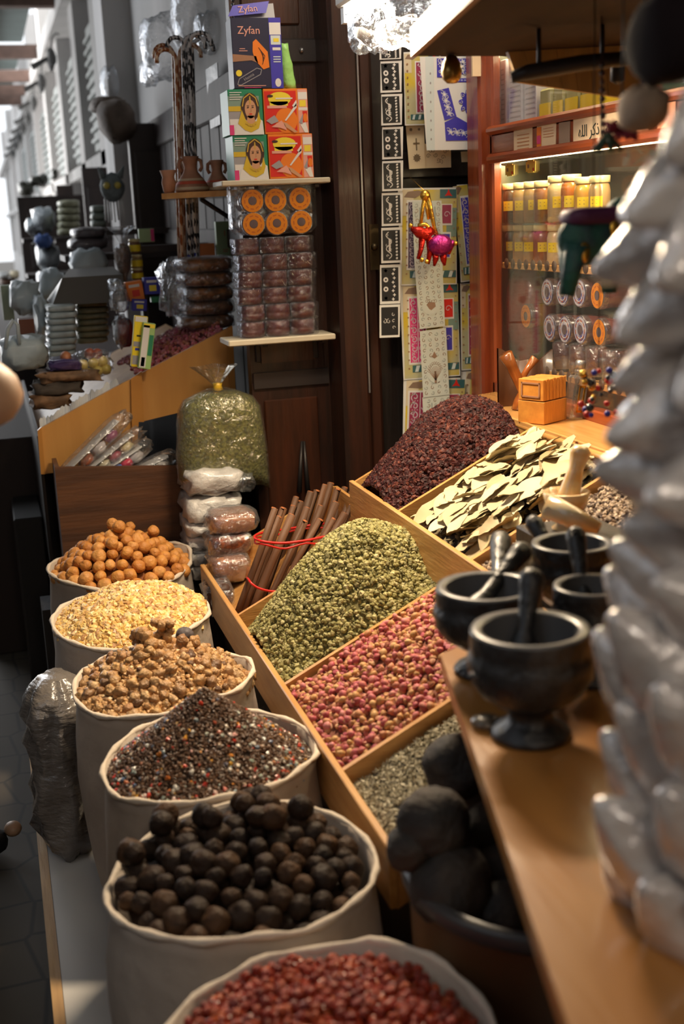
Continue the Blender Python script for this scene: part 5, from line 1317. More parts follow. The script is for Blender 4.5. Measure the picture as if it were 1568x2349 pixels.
# foil strip hanging on the planks
m = MB(); a = at(478, 160, x=.895); c_ = at(511, 285, x=.895); m.box((.886, min(a.y, c_.y), c_.z), (.889, max(a.y, c_.y), a.z))
m.v = [(x+.010*fbm(y*30, z*30, 1), y, z) for x, y, z in m.v]
o = m.build('foil_strip', mat('silver foil packets', (.16, .165, .17), .45, metal=.0, bump=1, bscale=22)); origin_to(o, (.887, (a.y+c_.y)/2, (a.z+c_.z)/2)); tag(o, 'strip of silvery foil packets hanging on the grey planks', 'packet strip')
# canes with hooked handles
M['cane_o'] = mat('orange brown bamboo', (.30, .085, .02), .35, col2=(.66, .48, .34), vscale=38, stretch=(2.2, 2.2, .9), coat=.3, crisp=.03, detail=1)
M['cane_b'] = mat('black and white spotted cane', (.014, .012, .014), .35, col2=(.70, .68, .68), vscale=42, stretch=(2.2, 2.2, .9), coat=.3, crisp=.02, detail=1)
def cane(px, py, pyb, y, m, label, hook=1, bx=0):
    top = at(px, py, y=y); bot = at(px+bx, pyb, y=y); L_ = top.z-bot.z; r = .0075; dx = bot.x-top.x
    pts = [(dx, 0, -L_), (dx*.5, 0, -L_/2), (0, 0, 0)]; R = .035
    for q in range(1, 9):
        a = PI*q/8*1.08; pts.append((-hook*R*(1-math.cos(a)), -.004*q, R*math.sin(a)))
    b = MB(); b.tube(pts, r, 8); o = b.build('walking_cane', m, loc=top); tag(o, label, 'walking cane', 'hook-handled canes hanging together')
i = 0
for px, py, pyb, y, mm, hk, lab in ((398, 130, 600, 4.30, 'cane_o', 1, 'orange-brown bamboo cane with its hook to the left, outermost'), (404, 140, 590, 4.22, 'cane_o', 1, 'orange-brown bamboo cane, second from the left'), (411, 128, 600, 4.34, 'cane_o', -1, 'reddish bamboo cane beside the black and white ones'),
                                   (420, 108, 585, 4.24, 'cane_b', -1, 'black and white mottled cane, leftmost of its kind'), (427, 112, 590, 4.30, 'cane_b', 1, 'black and white mottled cane, second of its kind'), (434, 102, 580, 4.22, 'cane_b', -1, 'black and white mottled cane with the tallest hook'), (440, 114, 590, 4.34, 'cane_b', -1, 'black and white mottled cane, rightmost')):
    cane(px, py, pyb, y, M[mm], lab, hk, 14)
# string of dark beads hanging at the leaf edge
def bead_string(px0, py0, px1, py1, y, m, label, r=.0055, step=.0125, kw=None, x=None, name='bead_string'):
    a = at(px0, py0, **({'y': y} if x is None else {'x': x})); c = at(px1, py1, **({'y': y} if x is None else {'x': x}))
    b = MB(); n = int((a-c).length/step)
    for q in range(n): b.ball(a.lerp(c, q/n)-a, r*(1+.15*math.sin(q*2.3)), 6, 5)
    b.tube([(0, 0, .02), c-a], .0012, 4)
    o = b.build(name, m, loc=a); return tag(o, label, 'bead string')
M['bead'] = mat('black shiny bead', (.03, .03, .035), .2, coat=.8)
for i, (a0, b0, a1, b1) in enumerate(((534, 0, 537, 225), (541, 100, 543, 222), (546, 300, 551, 410))):
    bead_string(a0, b0, a1, b1, DY-.06-.02*i, M['bead'], 'string of dark shiny beads at the door edge, %s' % ['longest, reaching the top', 'short one next to the blue box', 'lowest, beside the printed boxes'][i])['group'] = 'bead strings at the door edge'
# clay pots on a side shelf
r = empty('side_shelf', at(450, 448, y=4.0), 'light wooden side shelf carrying the painted clay pots', 'shelf')
pa, pb, pc, pd = at(368, 447, y=4.02), at(545, 432, y=3.80), at(545, 428, y=4.12), at(440, 430, y=4.25)
zS = at(450, 441, y=4.0).z
b = MB(); ring = [(pa.x, 4.0), (.64, 3.93), (pb.x+.0, 3.88), (.90, 3.88), (.90, 4.28), (pa.x+.06, 4.28)]
b.prism(ring, zS-.018, zS); part(b.build('board', M['counter']), r); b = MB(); b.tube([(.88, 4.2, zS-.12), (.72, 4.12, zS-.02)], .008, 6); part(b.build('brace', M['iron']), r)
M['clay'] = mat('painted clay', (.46, .22, .13), .7, col2=(.36, .16, .09), vscale=20)
M['clay_p'] = mat('cream painted band', (.62, .46, .30), .6); M['clay_r'] = mat('red painted band', (.62, .10, .05), .6)
def pot(px, pw, h, y, prof, label, lp=True, bands=()):
    b_ = at(px, 438, y=y); r = empty('clay_pot', (b_.x, y, zS+.001), label, 'clay pot', 'painted clay pots on the side shelf'); w = pw*pix_scale(y)/2
    b = MB(); b.lathe([(w*q, h*z) for q, z in prof], 26); b.build('pot_body', M['clay'], r)
    for (z0, z1, mm) in bands:
        def rad(z):
            for (q0, a0), (q1, a1) in zip(prof[:-1], prof[1:]):
                if a0 <= z <= a1 and a1 > a0: return q0+(q1-q0)*(z-a0)/(a1-a0)
            return prof[-1][0]
        b = MB(); b.lathe([(w*rad(z0+(z1-z0)*t)*1.012+.0006, h*(z0+(z1-z0)*t)) for t in (0, .5, 1)], 26, cap=False); b.build('painted_band', M[mm], r)
    if lp:
        for s in (-1, 1):
            b = MB(); b.tube([(s*w*.42, 0, h*.93), (s*w*.62, 0, h*.88), (s*w*.66, 0, h*.70), (s*w*.52, 0, h*.58)], .006, 7); b.build('handle', M['clay'], r)
wide = [(.8, 0), (1.0, .06), (.96, .16), (.66, .40), (.42, .56), (.36, .70), (.44, .88), (.52, 1.0), (.44, 1.0), (.30, .75)]
pot(388, 46, .070, 3.99, [(.5, 0), (.62, .1), (.75, .45), (.62, .7), (.85, 1.0), (.78, 1.0), (.5, .7)], 'small flared clay cup at the left end of the side shelf', False)
pot(440, 84, .112, 4.02, wide, 'wide-based clay pot with orange bands and two handles, middle of the side shelf', True, ((.05, .14, 'clay_p'), (.22, .30, 'clay_r'), (.32, .38, 'clay_p')))
pot(500, 68, .100, 4.06, wide, 'two-handled clay pot at the right of the side shelf', True, ((.05, .13, 'clay_p'), (.30, .36, 'clay_r')))
# things on the wall ledge behind the brown packs
boxat('small_carton', 423, 562, 456, 596, 4.6, .05, blue, 'small blue carton on the ledge behind the canes', 'box')
boxat('small_carton', 457, 558, 494, 594, 4.6, .05, mat('rust carton', (.50, .14, .03), .5), 'small rust-orange carton beside the blue one', 'box')
boxat('tall_card', 495, 506, 535, 592, 4.58, .03, mat('pale green card', (.26, .36, .20), .5), 'tall pale green printed card standing behind the brown packs', 'card', decor=[(brown, -.05, .2, .1, .5), (brown, -.3, -.6, .4, -.55), (brown, -.3, -.7, .3, -.65)])
# brown packs
M['pack_b'] = mat('brown spice mass', (.30, .12, .042), .5, var=.55, vscale=35, coat=.3, bump=.5, bscale=40)
for i in range(5):
    y0 = 590+33*i; bag('brown_spice_pack', 412+[0, 6, 14, 10, 4][i], y0, 548, y0+36, 4.15+.01*i, .22, M['pack_b'], 'long clear pack of brown spice, %s of the stack beside the wrapped tubs' % ['topmost', 'second', 'third', 'fourth', 'bottom'][i], 'spice pack', 'stack of long brown spice packs', i, .5, .10, wrap=M['film'])
bag('crumpled_wrap', 372, 600, 432, 725, 4.2, .18, M['film'], 'crumpled clear plastic ends left of the brown spice packs', 'plastic wrap', seed=9, nz=.5)
# second tray stall: side panels facing the viewer and the tray behind
r = empty('stall_tray', (.45, 4.1, .85), 'neighbouring stall sloping display with honey-coloured side panels', 'display tray')
def quadpanel(name, corners, y0, t, m):
    pts = [at(px, py, y=y0) for px, py in corners]; b = MB()
    fr_ = [Vector(p) for p in pts]; bk = [Vector((p.x, y0+t, p.z)) for p in pts]; n = len(pts)
    b.add(fr_+bk, [tuple(range(n)), tuple(range(2*n-1, n-1, -1))]+[(i, n+i, n+(i+1) % n, (i+1) % n) for i in range(n)])
    return part(b.build(name, m), r)
YP = 4.0
quadpanel('side_panel', [(90, 984), (302, 868), (313, 968), (313, 1060), (96, 1088)], YP, .018, M['panel'])
quadpanel('side_panel', [(313, 862), (532, 748), (540, 915), (322, 968)], YP+.01, .018, M['panel'])
quadpanel('edge_post', [(300, 869), (325, 852), (330, 968), (318, 968), (314, 1052), (304, 1052)], YP-.012, .014, mat('orange edge band', (.46, .20, .04), .4))
quadpanel('edge_post', [(86, 988), (95, 980), (104, 1088), (94, 1088)], YP-.012, .014, MATS['orange edge band'])
quadpanel('edge_post', [(520, 755), (533, 748), (541, 915), (529, 918)], YP-.010, .014, MATS['orange edge band'])
A0, A1 = at(92, 1000, y=YP+.02), at(530, 762, y=YP+.02)
b = MB(); b.hull6([(A0.x, YP+.02, A0.z-.10), (A1.x, YP+.02, A1.z-.10), (A1.x, 5.6, A1.z-.10), (A0.x, 5.6, A0.z-.10)], [(A0.x, YP+.02, A0.z-.085), (A1.x, YP+.02, A1.z-.085), (A1.x, 5.6, A1.z-.085), (A0.x, 5.6, A0.z-.085)]); part(b.build('tray_bottom', M['pine_x']), r)
b = MB(); b.box((A0.x-.01, YP+.02, .55), (A0.x, 5.6, A0.z)); part(b.build('front_board', M['black_wood']), r)
b = MB(); b.box((.12, 4.25, 0), (.85, 5.5, .84)); part(b.build('cabinet_base', M['black_wood']), r)
slope2 = (A1.z-A0.z)/(A1.x-A0.x)
def stall_z(x): return A0.z+(x-A0.x)*slope2
def frose2(u, v):
    x = .46+.30*u; y = YP+.03+v*.75
    return Vector((x, y, stall_z(x)-.015+.035*math.sin(PI*min(1, v*1.1))+.02*u+.008*fbm(x, y, 12, 2)))
M['rose_far'] = mat('far rosebuds', attr=True, ramp=[(.36, .04, .08), (.55, .13, .18), (.42, .15, .07), (.24, .04, .05), (.66, .26, .30)], rough=.5)
tray_heap('rosebud_heap', frose2, 1500, [bud(1), bud(2)], (.006, .010), M['rose_far'], mat('far rose bed', (.12, .03, .03), .9), 'dried rosebuds in the neighbouring stall behind the honey-coloured panel', 'rosebuds', .9, 31)
# torn white paper liner
m = MB(); n = 48; vs = []
for i in range(n):
    t = i/(n-1); base_ = at(92+180*t, 984-98*t, y=YP+.03); hgt = (.024+.016*fbm(i*.31, 3.1)+.012*fbm(i*.9, 7.7)+.004)*(1 if i < n-1 else .4)
    vs += [(base_.x, YP+.024, base_.z-.02), (base_.x, YP+.028+.008*math.sin(i*.5), base_.z+hgt)]
m.add(vs+[(x, y+.002, z) for x, y, z in vs], [(2*i, 2*i+2, 2*i+3, 2*i+1) for i in range(n-1)]+[(2*n+2*i+1, 2*n+2*i+3, 2*n+2*i+2, 2*n+2*i) for i in range(n-1)])
o = m.build('paper_liner', mat('blue white paper', (.55, .58, .62), .8)); origin_to(o, (vs[0][0], YP+.026, vs[0][2])); tag(o, 'torn bluish-white paper lining the edge of the neighbouring stall', 'paper liner')
# goods on the left stall
dkp = mat('dark folded cloth', (.06, .045, .035), .8, var=.4, vscale=20); brn = mat('brown bark packet', (.22, .12, .06), .7, var=.5, vscale=30)
for i, (a0, b0, a1, b1, mm, lab) in enumerate(((70, 905, 165, 942, brn, 'lowest brown bark bundle at the stall front edge'), (78, 876, 190, 908, dkp, 'dark folded bundle above the lowest bark bundle'), (88, 852, 232, 880, brn, 'brown stick bundle under the blue packet'), (110, 826, 190, 852, mat('navy purple packet', (.05, .03, .12), .35, coat=.5), 'dark blue and purple shiny packet on the stick bundle'))):
    bag('goods_bundle', a0, b0, a1, b1, YP+.06, .16, mm, lab, 'bundle', 'bundles at the stall front edge', i, .35, .35)
# clear bag with yellow balls, red-brown balls
r = empty('candy_bag', at(210, 835, y=YP+.12), 'clear bag of yellow and reddish round sweets on the neighbouring stall', 'bag')
b = MB(); pillow(b, (0, 0, 0), .070, .05, .045, 3, .7, .25); b.build('plastic_wrap', M['film'], r)
ylw = mat('yellow sweet', (.62, .50, .10), .4); rb = mat('reddish sweet', (.30, .09, .06), .4)
for i, (dx, dz, mm) in enumerate(((-.045, -.025, ylw), (-.015, -.030, ylw), (.018, -.022, ylw), (.045, -.02, ylw), (-.03, 0, ylw), (.005, .004, ylw), (.035, .008, ylw), (.02, .034, rb), (-.005, .036, rb))):
    b = MB(); b.ball((dx, -.01, dz), .019, 10, 8, nz=.1, seed=i); b.build('sweet', mm, r)
bag('orange_fruit', 138, 806, 166, 838, YP+.1, .05, mat('brown orange ball', (.42, .16, .07), .5), 'single brown-orange ball left of the bag of sweets', 'ball', seed=1, e=1.0, nz=.05)
# bluish-white and olive stacks
bw = mat('pale blue plastic bags', (.58, .66, .66), .35, var=.2, vscale=20, coat=.3, bump=.5, bscale=30); ol = mat('olive leaf packs', (.30, .30, .19), .5, var=.4, vscale=25, coat=.3, bump=.4, bscale=30)
for i in range(8): bag('white_bag', 106+2*(i % 2), 700+15*i, 178+3*(i % 2), 717+15*i, 4.6, .2, bw, 'folded pale blue-white bag, number %s from the top of the left stack' % ['one', 'two', 'three', 'four', 'five', 'six', 'seven', 'eight'][i], 'bag', 'stack of folded pale bags', i, .4, .08)
for i in range(7): bag('olive_pack', 172+3*(i % 2), 690+14*i, 252+2*(i % 3), 706+14*i, 4.8, .2, ol, 'flat olive-green herb pack, number %s from the top of the stack' % ['one', 'two', 'three', 'four', 'five', 'six', 'seven'][i], 'herb pack', 'stack of olive herb packs', i, .4, .08)
m = MB(); p0 = at(118, 700, y=4.75); p1 = at(240, 645, y=5.3); b = MB()
b.hull6([(p0.x, 4.7, p0.z), (p1.x+.02, 4.7, p0.z), (p1.x+.02, 5.1, p0.z), (p0.x, 5.1, p0.z)], [(p0.x+.05, 4.75, p0.z+.10), (p1.x+.02, 4.75, p0.z+.10), (p1.x+.02, 5.1, p0.z+.12), (p0.x+.10, 5.1, p0.z+.12)])
o = b.build('display_case', mat('grey brown case', (.10, .09, .08), .4)); origin_to(o, (p0.x, 4.7, p0.z)); tag(o, 'sloping dark grey display case behind the stacked bags', 'case')
blb = mat('bluish carrier bag', (.52, .60, .64), .45, bump=.5, bscale=10, coat=.2)
for i, (a0, b0, a1, b1, y, lab) in enumerate(((22, 645, 95, 725, 5.0, 'bluish carrier bag at the upper left of the far goods'), (88, 620, 155, 700, 5.3, 'bluish bag between the carrier bags and the dark case'), (0, 775, 112, 856, 4.3, 'large pale carrier bag lying at the left edge'), (165, 570, 250, 640, 5.4, 'grey translucent bag with something round inside'), (80, 680, 112, 770, 4.8, 'narrow pale green bag beside the stack'))):
    bag('carrier_bag', a0, b0, a1, b1, y, .25, blb, lab, 'carrier bag', 'bluish carrier bags', i+1, .65, .3)
b = MB(); hp = [at(12+px, py, y=4.32)-at(30, 760, y=4.32) for px, py in ((0, 800), (6, 755), (18, 735), (28, 745), (32, 790))]
b.tube(hp, .008, 6); o = b.build('bag_handle', blb, loc=at(30, 760, y=4.32)); tag(o, 'standing handle loop of the large pale carrier bag', 'bag handle')
boxat('brown_box', 44, 732, 80, 776, 4.5, .08, mat('red brown box', (.16, .045, .02), .4), 'small glossy red-brown box behind the bag handle', 'box')
boxat('pale_green_box', 5, 655, 30, 735, 5.2, .1, mat('pale green box', (.36, .42, .30), .6), 'pale green upright box at the far left edge', 'box')
gp = mat('grey purple pack', (.13, .105, .11), .4, coat=.3, var=.3, vscale=20, bump=.4)
for i, (a0, b0, a1, b1) in enumerate(((166, 520, 252, 548), (158, 543, 256, 575))): bag('grey_pack', a0, b0, a1, b1, 5.6, .3, gp, 'grey-purple soft pack, %s of two above the translucent bag' % ['upper', 'lower'][i], 'soft pack', 'grey-purple soft packs', i, .6, .12)
# hanging ornament with yellow eyes
r = empty('owl_ornament', at(258, 430, y=5.9), 'hanging grey fringed owl ornament with two yellow eyes', 'ornament')
gz = mat('grey feather', (.22, .26, .27), .7, var=.4, vscale=30)
b = MB(); b.ball((0, 0, 0), .065, 12, 9, (.9, .5, 1.05), .1, 2)
for s in (-1, 1): b.tube([(s*.035, 0, .045), (s*.06, 0, .095)], [.02, .003], 6)
b.build('head', gz, r)
for s in (-1, 1):
    b = MB(); b.ball((s*.025-.004, -.034, .008), .016, 10, 7, (1, .5, 1)); e_ = b.build('eye', ylw, r)
b = MB()
for q in range(7): b.tube([(-.04+.013*q, 0, -.05), (-.045+.015*q, 0, -.15-.01*(q % 2))], [.005, .003], 5)
b.build('fringe', M['paper'], r)
for i in range(3): bag('grey_green_pack', 210, 470+17*i, 246, 488+17*i, 6.1, .15, mat('grey green pack', (.24, .28, .24), .5, var=.3, vscale=20), 'grey-green flat pack under the owl ornament, %s' % ['top', 'middle', 'bottom'][i], 'herb pack', 'grey-green packs by the owl', i, .5, .1)
# jars, cone of sweets, printed cartons hanging in the middle
def mini_jar(px, py0, py1, y, label, c, w=28):
    a = at(px, py0, y=y); c_ = at(px, py1, y=y); h = a.z-c_.z; s = pix_scale(y)*w/2
    r = empty('spice_jar', (a.x, y, c_.z), label, 'jar', 'small yellow-labelled jars stacked on the far stall')
    b = MB(); b.lathe([(s*.9, 0), (s, .003), (s, h*.72), (s*.8, h*.8)], 16); b.build('jar_body', mat('jar spice %s' % label[:5], c, .3, coat=.5), r)
    b = MB(); b.lathe([(s*.95, h*.8), (s*.95, h)], 16); b.build('lid', M['lid'], r)
    b = MB(); b.lathe([(s*1.02, h*.15), (s*1.02, h*.6)], 16, cap=False); b.build('label', M['yellow'], r)
mini_jar(307, 548, 582, 4.9, 'uppermost small jar with a pale lid', (.2, .1, .05)); mini_jar(312, 584, 616, 4.9, 'middle small jar with a yellow label', (.4, .28, .1)); mini_jar(314, 615, 642, 4.9, 'lowest small jar with a yellow label', (.25, .1, .03))
r = empty('sweet_cone', at(283, 600, y=4.85), 'cellophane cone of sweets with a fanned top', 'cone packet')
b = MB(); b.lathe([(.004, -.075), (.022, -.03), (.032, .02), (.026, .055), (.008, .07)], 14); b.build('sweets', brn, r)
b = MB(); b.lathe([(.006, -.08), (.026, -.03), (.036, .02), (.030, .055), (.009, .072), (.03, .11), (.06, .135)], 18, cap=False, fn=lambda a, j, rr_, z: 1+.12*math.sin(a*6)); b.build('cellophane', M['film'], r)
boxat('green_pink_packet', 318, 524, 355, 556, 5.0, .03, mat('light green packet', (.35, .48, .25), .4), 'small green and pink packet behind the little jars', 'packet', decor=[(pink, .5, -.9, .95, .9)])
for i, (a0, b0, a1, b1, mm, lab) in enumerate(((290, 645, 330, 690, orange, 'orange printed carton above the blue one'), (330, 636, 368, 676, blue, 'blue printed carton right of the orange one'), (302, 686, 338, 714, blue, 'lower blue carton under the orange one'))):
    boxat('printed_carton', a0, b0, a1, b1, 4.5-.01*i, .06, mm, lab, 'carton', 'orange and blue printed cartons', rot=.1*(i-1), decor=[(wht, -.7, .4, .6, .7), (red if mm is orange else yel, -.4, -.6, .5, .1)])
boxat('green_tube', 346, 680, 382, 694, 4.5, .04, mat('green tube', (.03, .22, .09), .3), 'short dark green packet end beside the cartons', 'packet')
boxat('incense_box', 304, 722, 336, 846, YP-.02, .03, M['yellow'], 'tall yellow incense box leaning on the stall, left of the pair', 'incense box', 'leaning tall incense boxes', rot=.16, decor=[(grey, -.9, -.2, .9, 0), (grey, -.9, -.9, .2, -.55), (wht, -.9, .78, .9, .98), (blk, -.5, .2, .5, .26), (blue, -.6, -.35, .3, -.25)])
boxat('incense_box', 322, 738, 352, 850, YP-.05, .03, mat('pale green print', (.38, .60, .22), .4), 'tall pale green and white incense box leaning on the stall, right of the pair', 'incense box', 'leaning tall incense boxes', rot=.20, decor=[(wht, -.9, -.95, .1, .9), (green, .2, -.4, .9, .5), (grey, -.7, -.9, -.1, -.5), (yel, -.9, .8, .9, .97)])
for i, (a0, b0, a1, b1) in enumerate(((255, 655, 300, 720), (262, 725, 302, 800), (250, 640, 285, 670))): bag('silvery_bag', a0, b0, a1, b1, 4.45, .12, M['film_dense'], 'crinkled silvery bag around red packets, %s' % ['upper', 'lower', 'small one on top'][i], 'plastic bag', 'silvery crinkled bags', i+20, .7, .35)
bag('red_packet', 270, 730, 310, 800, 4.5, .10, mat('red sweets packet', (.35, .04, .02), .4), 'red packet inside the silvery bags', 'packet', seed=2)
# far stack: silver bags, olive packs, cartons
for i in range(5): bag('olive_pack', 134, 458+16*i, 186, 476+16*i, 7.6, .25, ol, 'far olive-green pack, %s of the small stack below the dark box' % ['top', 'second', 'third', 'fourth', 'bottom'][i], 'herb pack', 'far stack of olive packs', i, .45, .1)
slv = mat('silver crinkled bag', (.40, .45, .48), .25, var=.3, vscale=20, bump=1, bscale=12, spec=1)
for i, (a0, b0, a1, b1) in enumerate(((75, 475, 130, 530), (60, 500, 105, 540), (85, 560, 140, 622), (72, 545, 110, 560))):
    bag('silver_bag', a0, b0, a1, b1, 7.8+.1*i, .3, slv, 'far crinkled silver bag, %s' % ['large upper one', 'left upper one', 'lower stacked one', 'thin one between the others'][i], 'silver bag', 'far silver bags', i, .7, .35)
bag('blue_bag', 82, 538, 118, 568, 7.5, .1, mat('blue knotted bag', (.06, .12, .34), .4), 'knotted blue plastic bag between the silver bags', 'bag', seed=4, nz=.5)
for i, (a0, b0, a1, b1) in enumerate(((42, 415, 80, 448), (70, 402, 100, 425), (88, 398, 112, 425), (118, 386, 134, 410))):
    bag('dark_bag', a0, b0, a1, b1, 10.5 if i < 3 else 12.4, .4, mat('dark olive bag', (.09, .09, .07), .5, coat=.3, bump=.5), 'dark bag on top of the far timber leaf, %s' % ['leftmost silvery one', 'second', 'third', 'rightmost by the pilaster'][i], 'bag', 'bags on the far timber leaf', i, .7, .3)
# stall table further down and goods on it
b = MB(); b.box((.05, 6.9, 0), (.90, 12.5, .95)); o = b.build('far_counter', M['dk']); origin_to(o, (.4, 9, 0)); tag(o, 'long dark counter of the farther shops', 'counter')
for i, (a0, b0, a1, b1, mm) in enumerate(((-5, 625, 22, 640, 'paper'), (24, 622, 45, 640, 'cream'), (0, 641, 38, 655, 'plank_box'))): bag('far_goods', a0, b0, a1, b1, 9.0, .3, M[mm], 'small heap of goods at the far left, %s' % ['white', 'cream', 'brown lower'][i], 'goods', 'far left goods', i, .6, .2)

# ================================================================== BEHIND THE FIRST SACK
# brown plywood box with packaged toys
YB = 3.82
A_, B_, C_ = at(125, 1072, y=YB), at(422, 1068, y=YB), at(425, 1300, y=YB)
zb0, zt0 = .45, A_.z
r = empty('plywood_box', ((A_.x+B_.x)/2, YB+.15, zb0), 'open dark brown plywood box behind the orange limes', 'box')
b = MB(); b.hull6([(A_.x, YB, zb0), (B_.x, YB, zb0), (B_.x, YB+.015, zb0), (A_.x, YB+.015, zb0)], [(A_.x, YB, zt0), (B_.x, YB, B_.z), (B_.x, YB+.015, B_.z), (A_.x, YB+.015, zt0)]); part(b.build('front_panel', M['plank_box']), r)
b = MB(); b.box((A_.x, YB+.016, zb0), (A_.x+.014, YB+.16, zt0)); part(b.build('side_panel', M['plank_box']), r)
b = MB(); b.box((B_.x-.014, YB+.016, zb0), (B_.x, YB+.16, B_.z+.01)); part(b.build('side_panel', M['plank_box']), r)
b = MB(); b.box((A_.x+.0145, YB+.016, zb0), (B_.x-.0145, YB+.16, zb0+.012)); part(b.build('bottom_panel', M['plank_box']), r)
b = MB(); b.box((.06, 3.84, 0), (.52, 4.0, .448)); o = b.build('dark_crate', M['black_wood']); origin_to(o, (.3, 3.9, 0)); tag(o, 'black crate under the brown plywood box', 'crate')
toys = [((146, 1092), (285, 955), 40, 0), ((190, 1092), (318, 990), 36, 1), ((226, 1092), (335, 1020), 40, 2), ((285, 1098), (395, 1045), 46, 3)]
tc = [[(.85, .45, .02), (.30, .10, .06), (.60, .58, .62), (.34, .10, .22)], [(.26, .06, .05), (.60, .55, .40), (.40, .06, .10), (.70, .60, .35)], [(.08, .22, .75), (.10, .25, .70), (.75, .03, .10), (.60, .58, .60)], [(.70, .66, .62), (.62, .56, .50), (.12, .18, .02), (.66, .62, .58)]]
for (p0, p1, w, k) in toys:
    a = at(*p0, y=YB+.06); c = at(*p1, y=YB+.10-.01*k); d = c-a; L_ = d.length
    r = empty('toy_pack', a, 'clear-wrapped card of small coloured toys in the plywood box, %s' % ['leftmost and longest', 'second from the left', 'third, with blue and red pieces', 'rightmost, mostly white'][k], 'toy pack', 'wrapped toy packs in the plywood box')
    r.rotation_euler = d.to_track_quat('Z', 'Y').to_euler(); ws = w*pix_scale(YB)*.9
    b = MB(); b.box((-ws*.7, .008, 0), (ws*.7, .011, L_*.9), bev=.001); b.build('backing_card', M['white'], r)
    for q in range(4):
        for s in (-1, 1):
            b = MB(); b.ball((s*ws*.36, -.012, L_*(.12+.2*q)), ws*.48, 9, 7, (1, .7, 1.2), .3, q+k); b.build('toy', mat('toy %d %d' % (k, q), tc[k][q], .35, coat=.4), r)
    b = MB(); pillow(b, (0, 0, L_*.5), ws*.85, .028, L_*.56, k, .6, .25); b.build('plastic_wrap', M['film'], r)
# tied bag of dried herb
HB = at(508, 1000, y=3.66)
r = empty('herb_bag', HB+Vector((.012, .08, -.128)), 'large tied clear bag of dried green herb resting on white packages', 'bag of herbs')
s = pix_scale(3.66)
def outline(z):   # width factor by height (0 bottom .. 1 shoulder)
    return [.86, 1.02, 1.03, 1.0, .97, .93, .80, .48, .20][int(z)]
def herbshape(m, grow, top=9):
    n = 30; vs = []; zs = [-.015, .02, .06, .11, .16, .205, .235, .255, .268]
    for j in range(top):
        for i in range(n):
            a = 2*PI*i/n; cx = math.copysign(abs(math.cos(a))**.75, math.cos(a)); cy = math.copysign(abs(math.sin(a))**.75, math.sin(a))
            wv = outline(j)*(1+.03*fbm(i*.6, j*1.1, 1, 3)); x = cx*.132*wv+grow*cx+(.022 if j == 0 and cx > .5 else 0)+.012*(1-j/8)*cx; z = zs[j]-.055*max(0, cx)**2*(j < 2)+.03*min(0, cx)*(j < 2)
            vs.append((x, cy*(.085*wv+grow), z+(.004*fbm(i*2., j, 1, 1))))
    fs = [(j*n+i, j*n+(i+1) % n, (j+1)*n+(i+1) % n, (j+1)*n+i) for j in range(top-1) for i in range(n)]+[tuple(range(n-1, -1, -1)), tuple(range((top-1)*n, top*n))]
    m.add(vs, fs, True)
b = MB(); herbshape(b, -.002, 8); b.build('dried_herb', mat('bagged green herb', (.20, .20, .055), .8, col2=(.09, .09, .03), vscale=95, detail=3, bump=.7, bscale=120), r)
b = MB(); herbshape(b, .003, 9); b.build('plastic_bag', M['film_warm'], r)
b = MB(); b.lathe([(.018, .262), (.013, .275), (.016, .284)], 12); b.build('yellow_tie', mat('yellow tie', (.80, .50, .04), .4), r)
b = MB(); b.lathe([(.012, .280), (.026, .300), (.048, .325), (.062, .338)], 22, cap=False, fn=lambda a, j, rr_, z: 1+.25*math.sin(a*5)+.15*math.sin(a*9+1)); b.build('gathered_top', M['film_warm'], r)
# white packages under it
wp = mat('white plastic parcel', (.66, .64, .62), .4, var=.25, vscale=15, bump=1.0, bscale=26, coat=.3)
for i, (a0, b0, a1, b1, lab) in enumerate(((420, 1082, 565, 1142, 'topmost white plastic parcel under the herb bag'), (424, 1140, 560, 1206, 'second white plastic parcel, half wrapped in clear film'), (428, 1204, 490, 1238, 'third white parcel from the top of the pile'), (430, 1238, 492, 1268, 'fourth white parcel from the top of the pile'), (430, 1268, 494, 1300, 'fifth white parcel from the top'), (432, 1300, 500, 1336, 'lowest visible white parcel beside the chilli packs'))):
    bag('white_parcel', a0, b0-3, a1+(8 if i < 2 else 3), b1+3, 3.60, .22, wp, lab, 'parcel', 'pile of white plastic parcels', i, .42, .32)
bag('clear_parcel', 540, 1090, 592, 1135, 3.60, .12, M['film_dense'], 'crinkled clear end of the topmost white parcel', 'plastic wrap', seed=3, nz=.3)
chm = mat('red brown chilli mass', (.24, .06, .02), .5, var=.6, vscale=45, coat=.4, bump=.6, bscale=50); cho = mat('orange brown pack top', (.42, .19, .11), .4, var=.3, vscale=30, coat=.5, bump=.6, bscale=30)
bag('spice_pack', 478, 1178, 602, 1232, 3.40, .15, cho, 'upper clear pack with orange-pink spice beside the cinnamon', 'spice pack', 'clear packs of red-brown spice', 1, .5, .12, wrap=M['film'])
bag('spice_pack', 480, 1228, 590, 1282, 3.38, .15, chm, 'dark red-brown layer of the spice packs beside the cinnamon', 'spice pack', 'clear packs of red-brown spice', 2, .5, .12, wrap=M['film'])
bag('spice_pack', 482, 1278, 585, 1345, 3.34, .14, cho, 'lower glossy brown spice pack beside the cinnamon feet', 'spice pack', 'clear packs of red-brown spice', 3, .5, .14, wrap=M['film'])
bag('spice_pack', 470, 1340, 545, 1420, 3.25, .12, mat('dark bark pieces', (.09, .035, .02), .6, var=.5, vscale=30), 'dark bark pack at the corner of the lower tray', 'spice pack', 'clear packs of red-brown spice', 4, .6, .15, wrap=M['film'])
b = MB(); b.box((.50, 3.46, 0), (.78, 3.74, .53)); o = b.build('storage_crate', M['black_wood']); origin_to(o, (.6, 3.6, 0)); tag(o, 'dark crate carrying the white parcels and herb bag', 'crate')
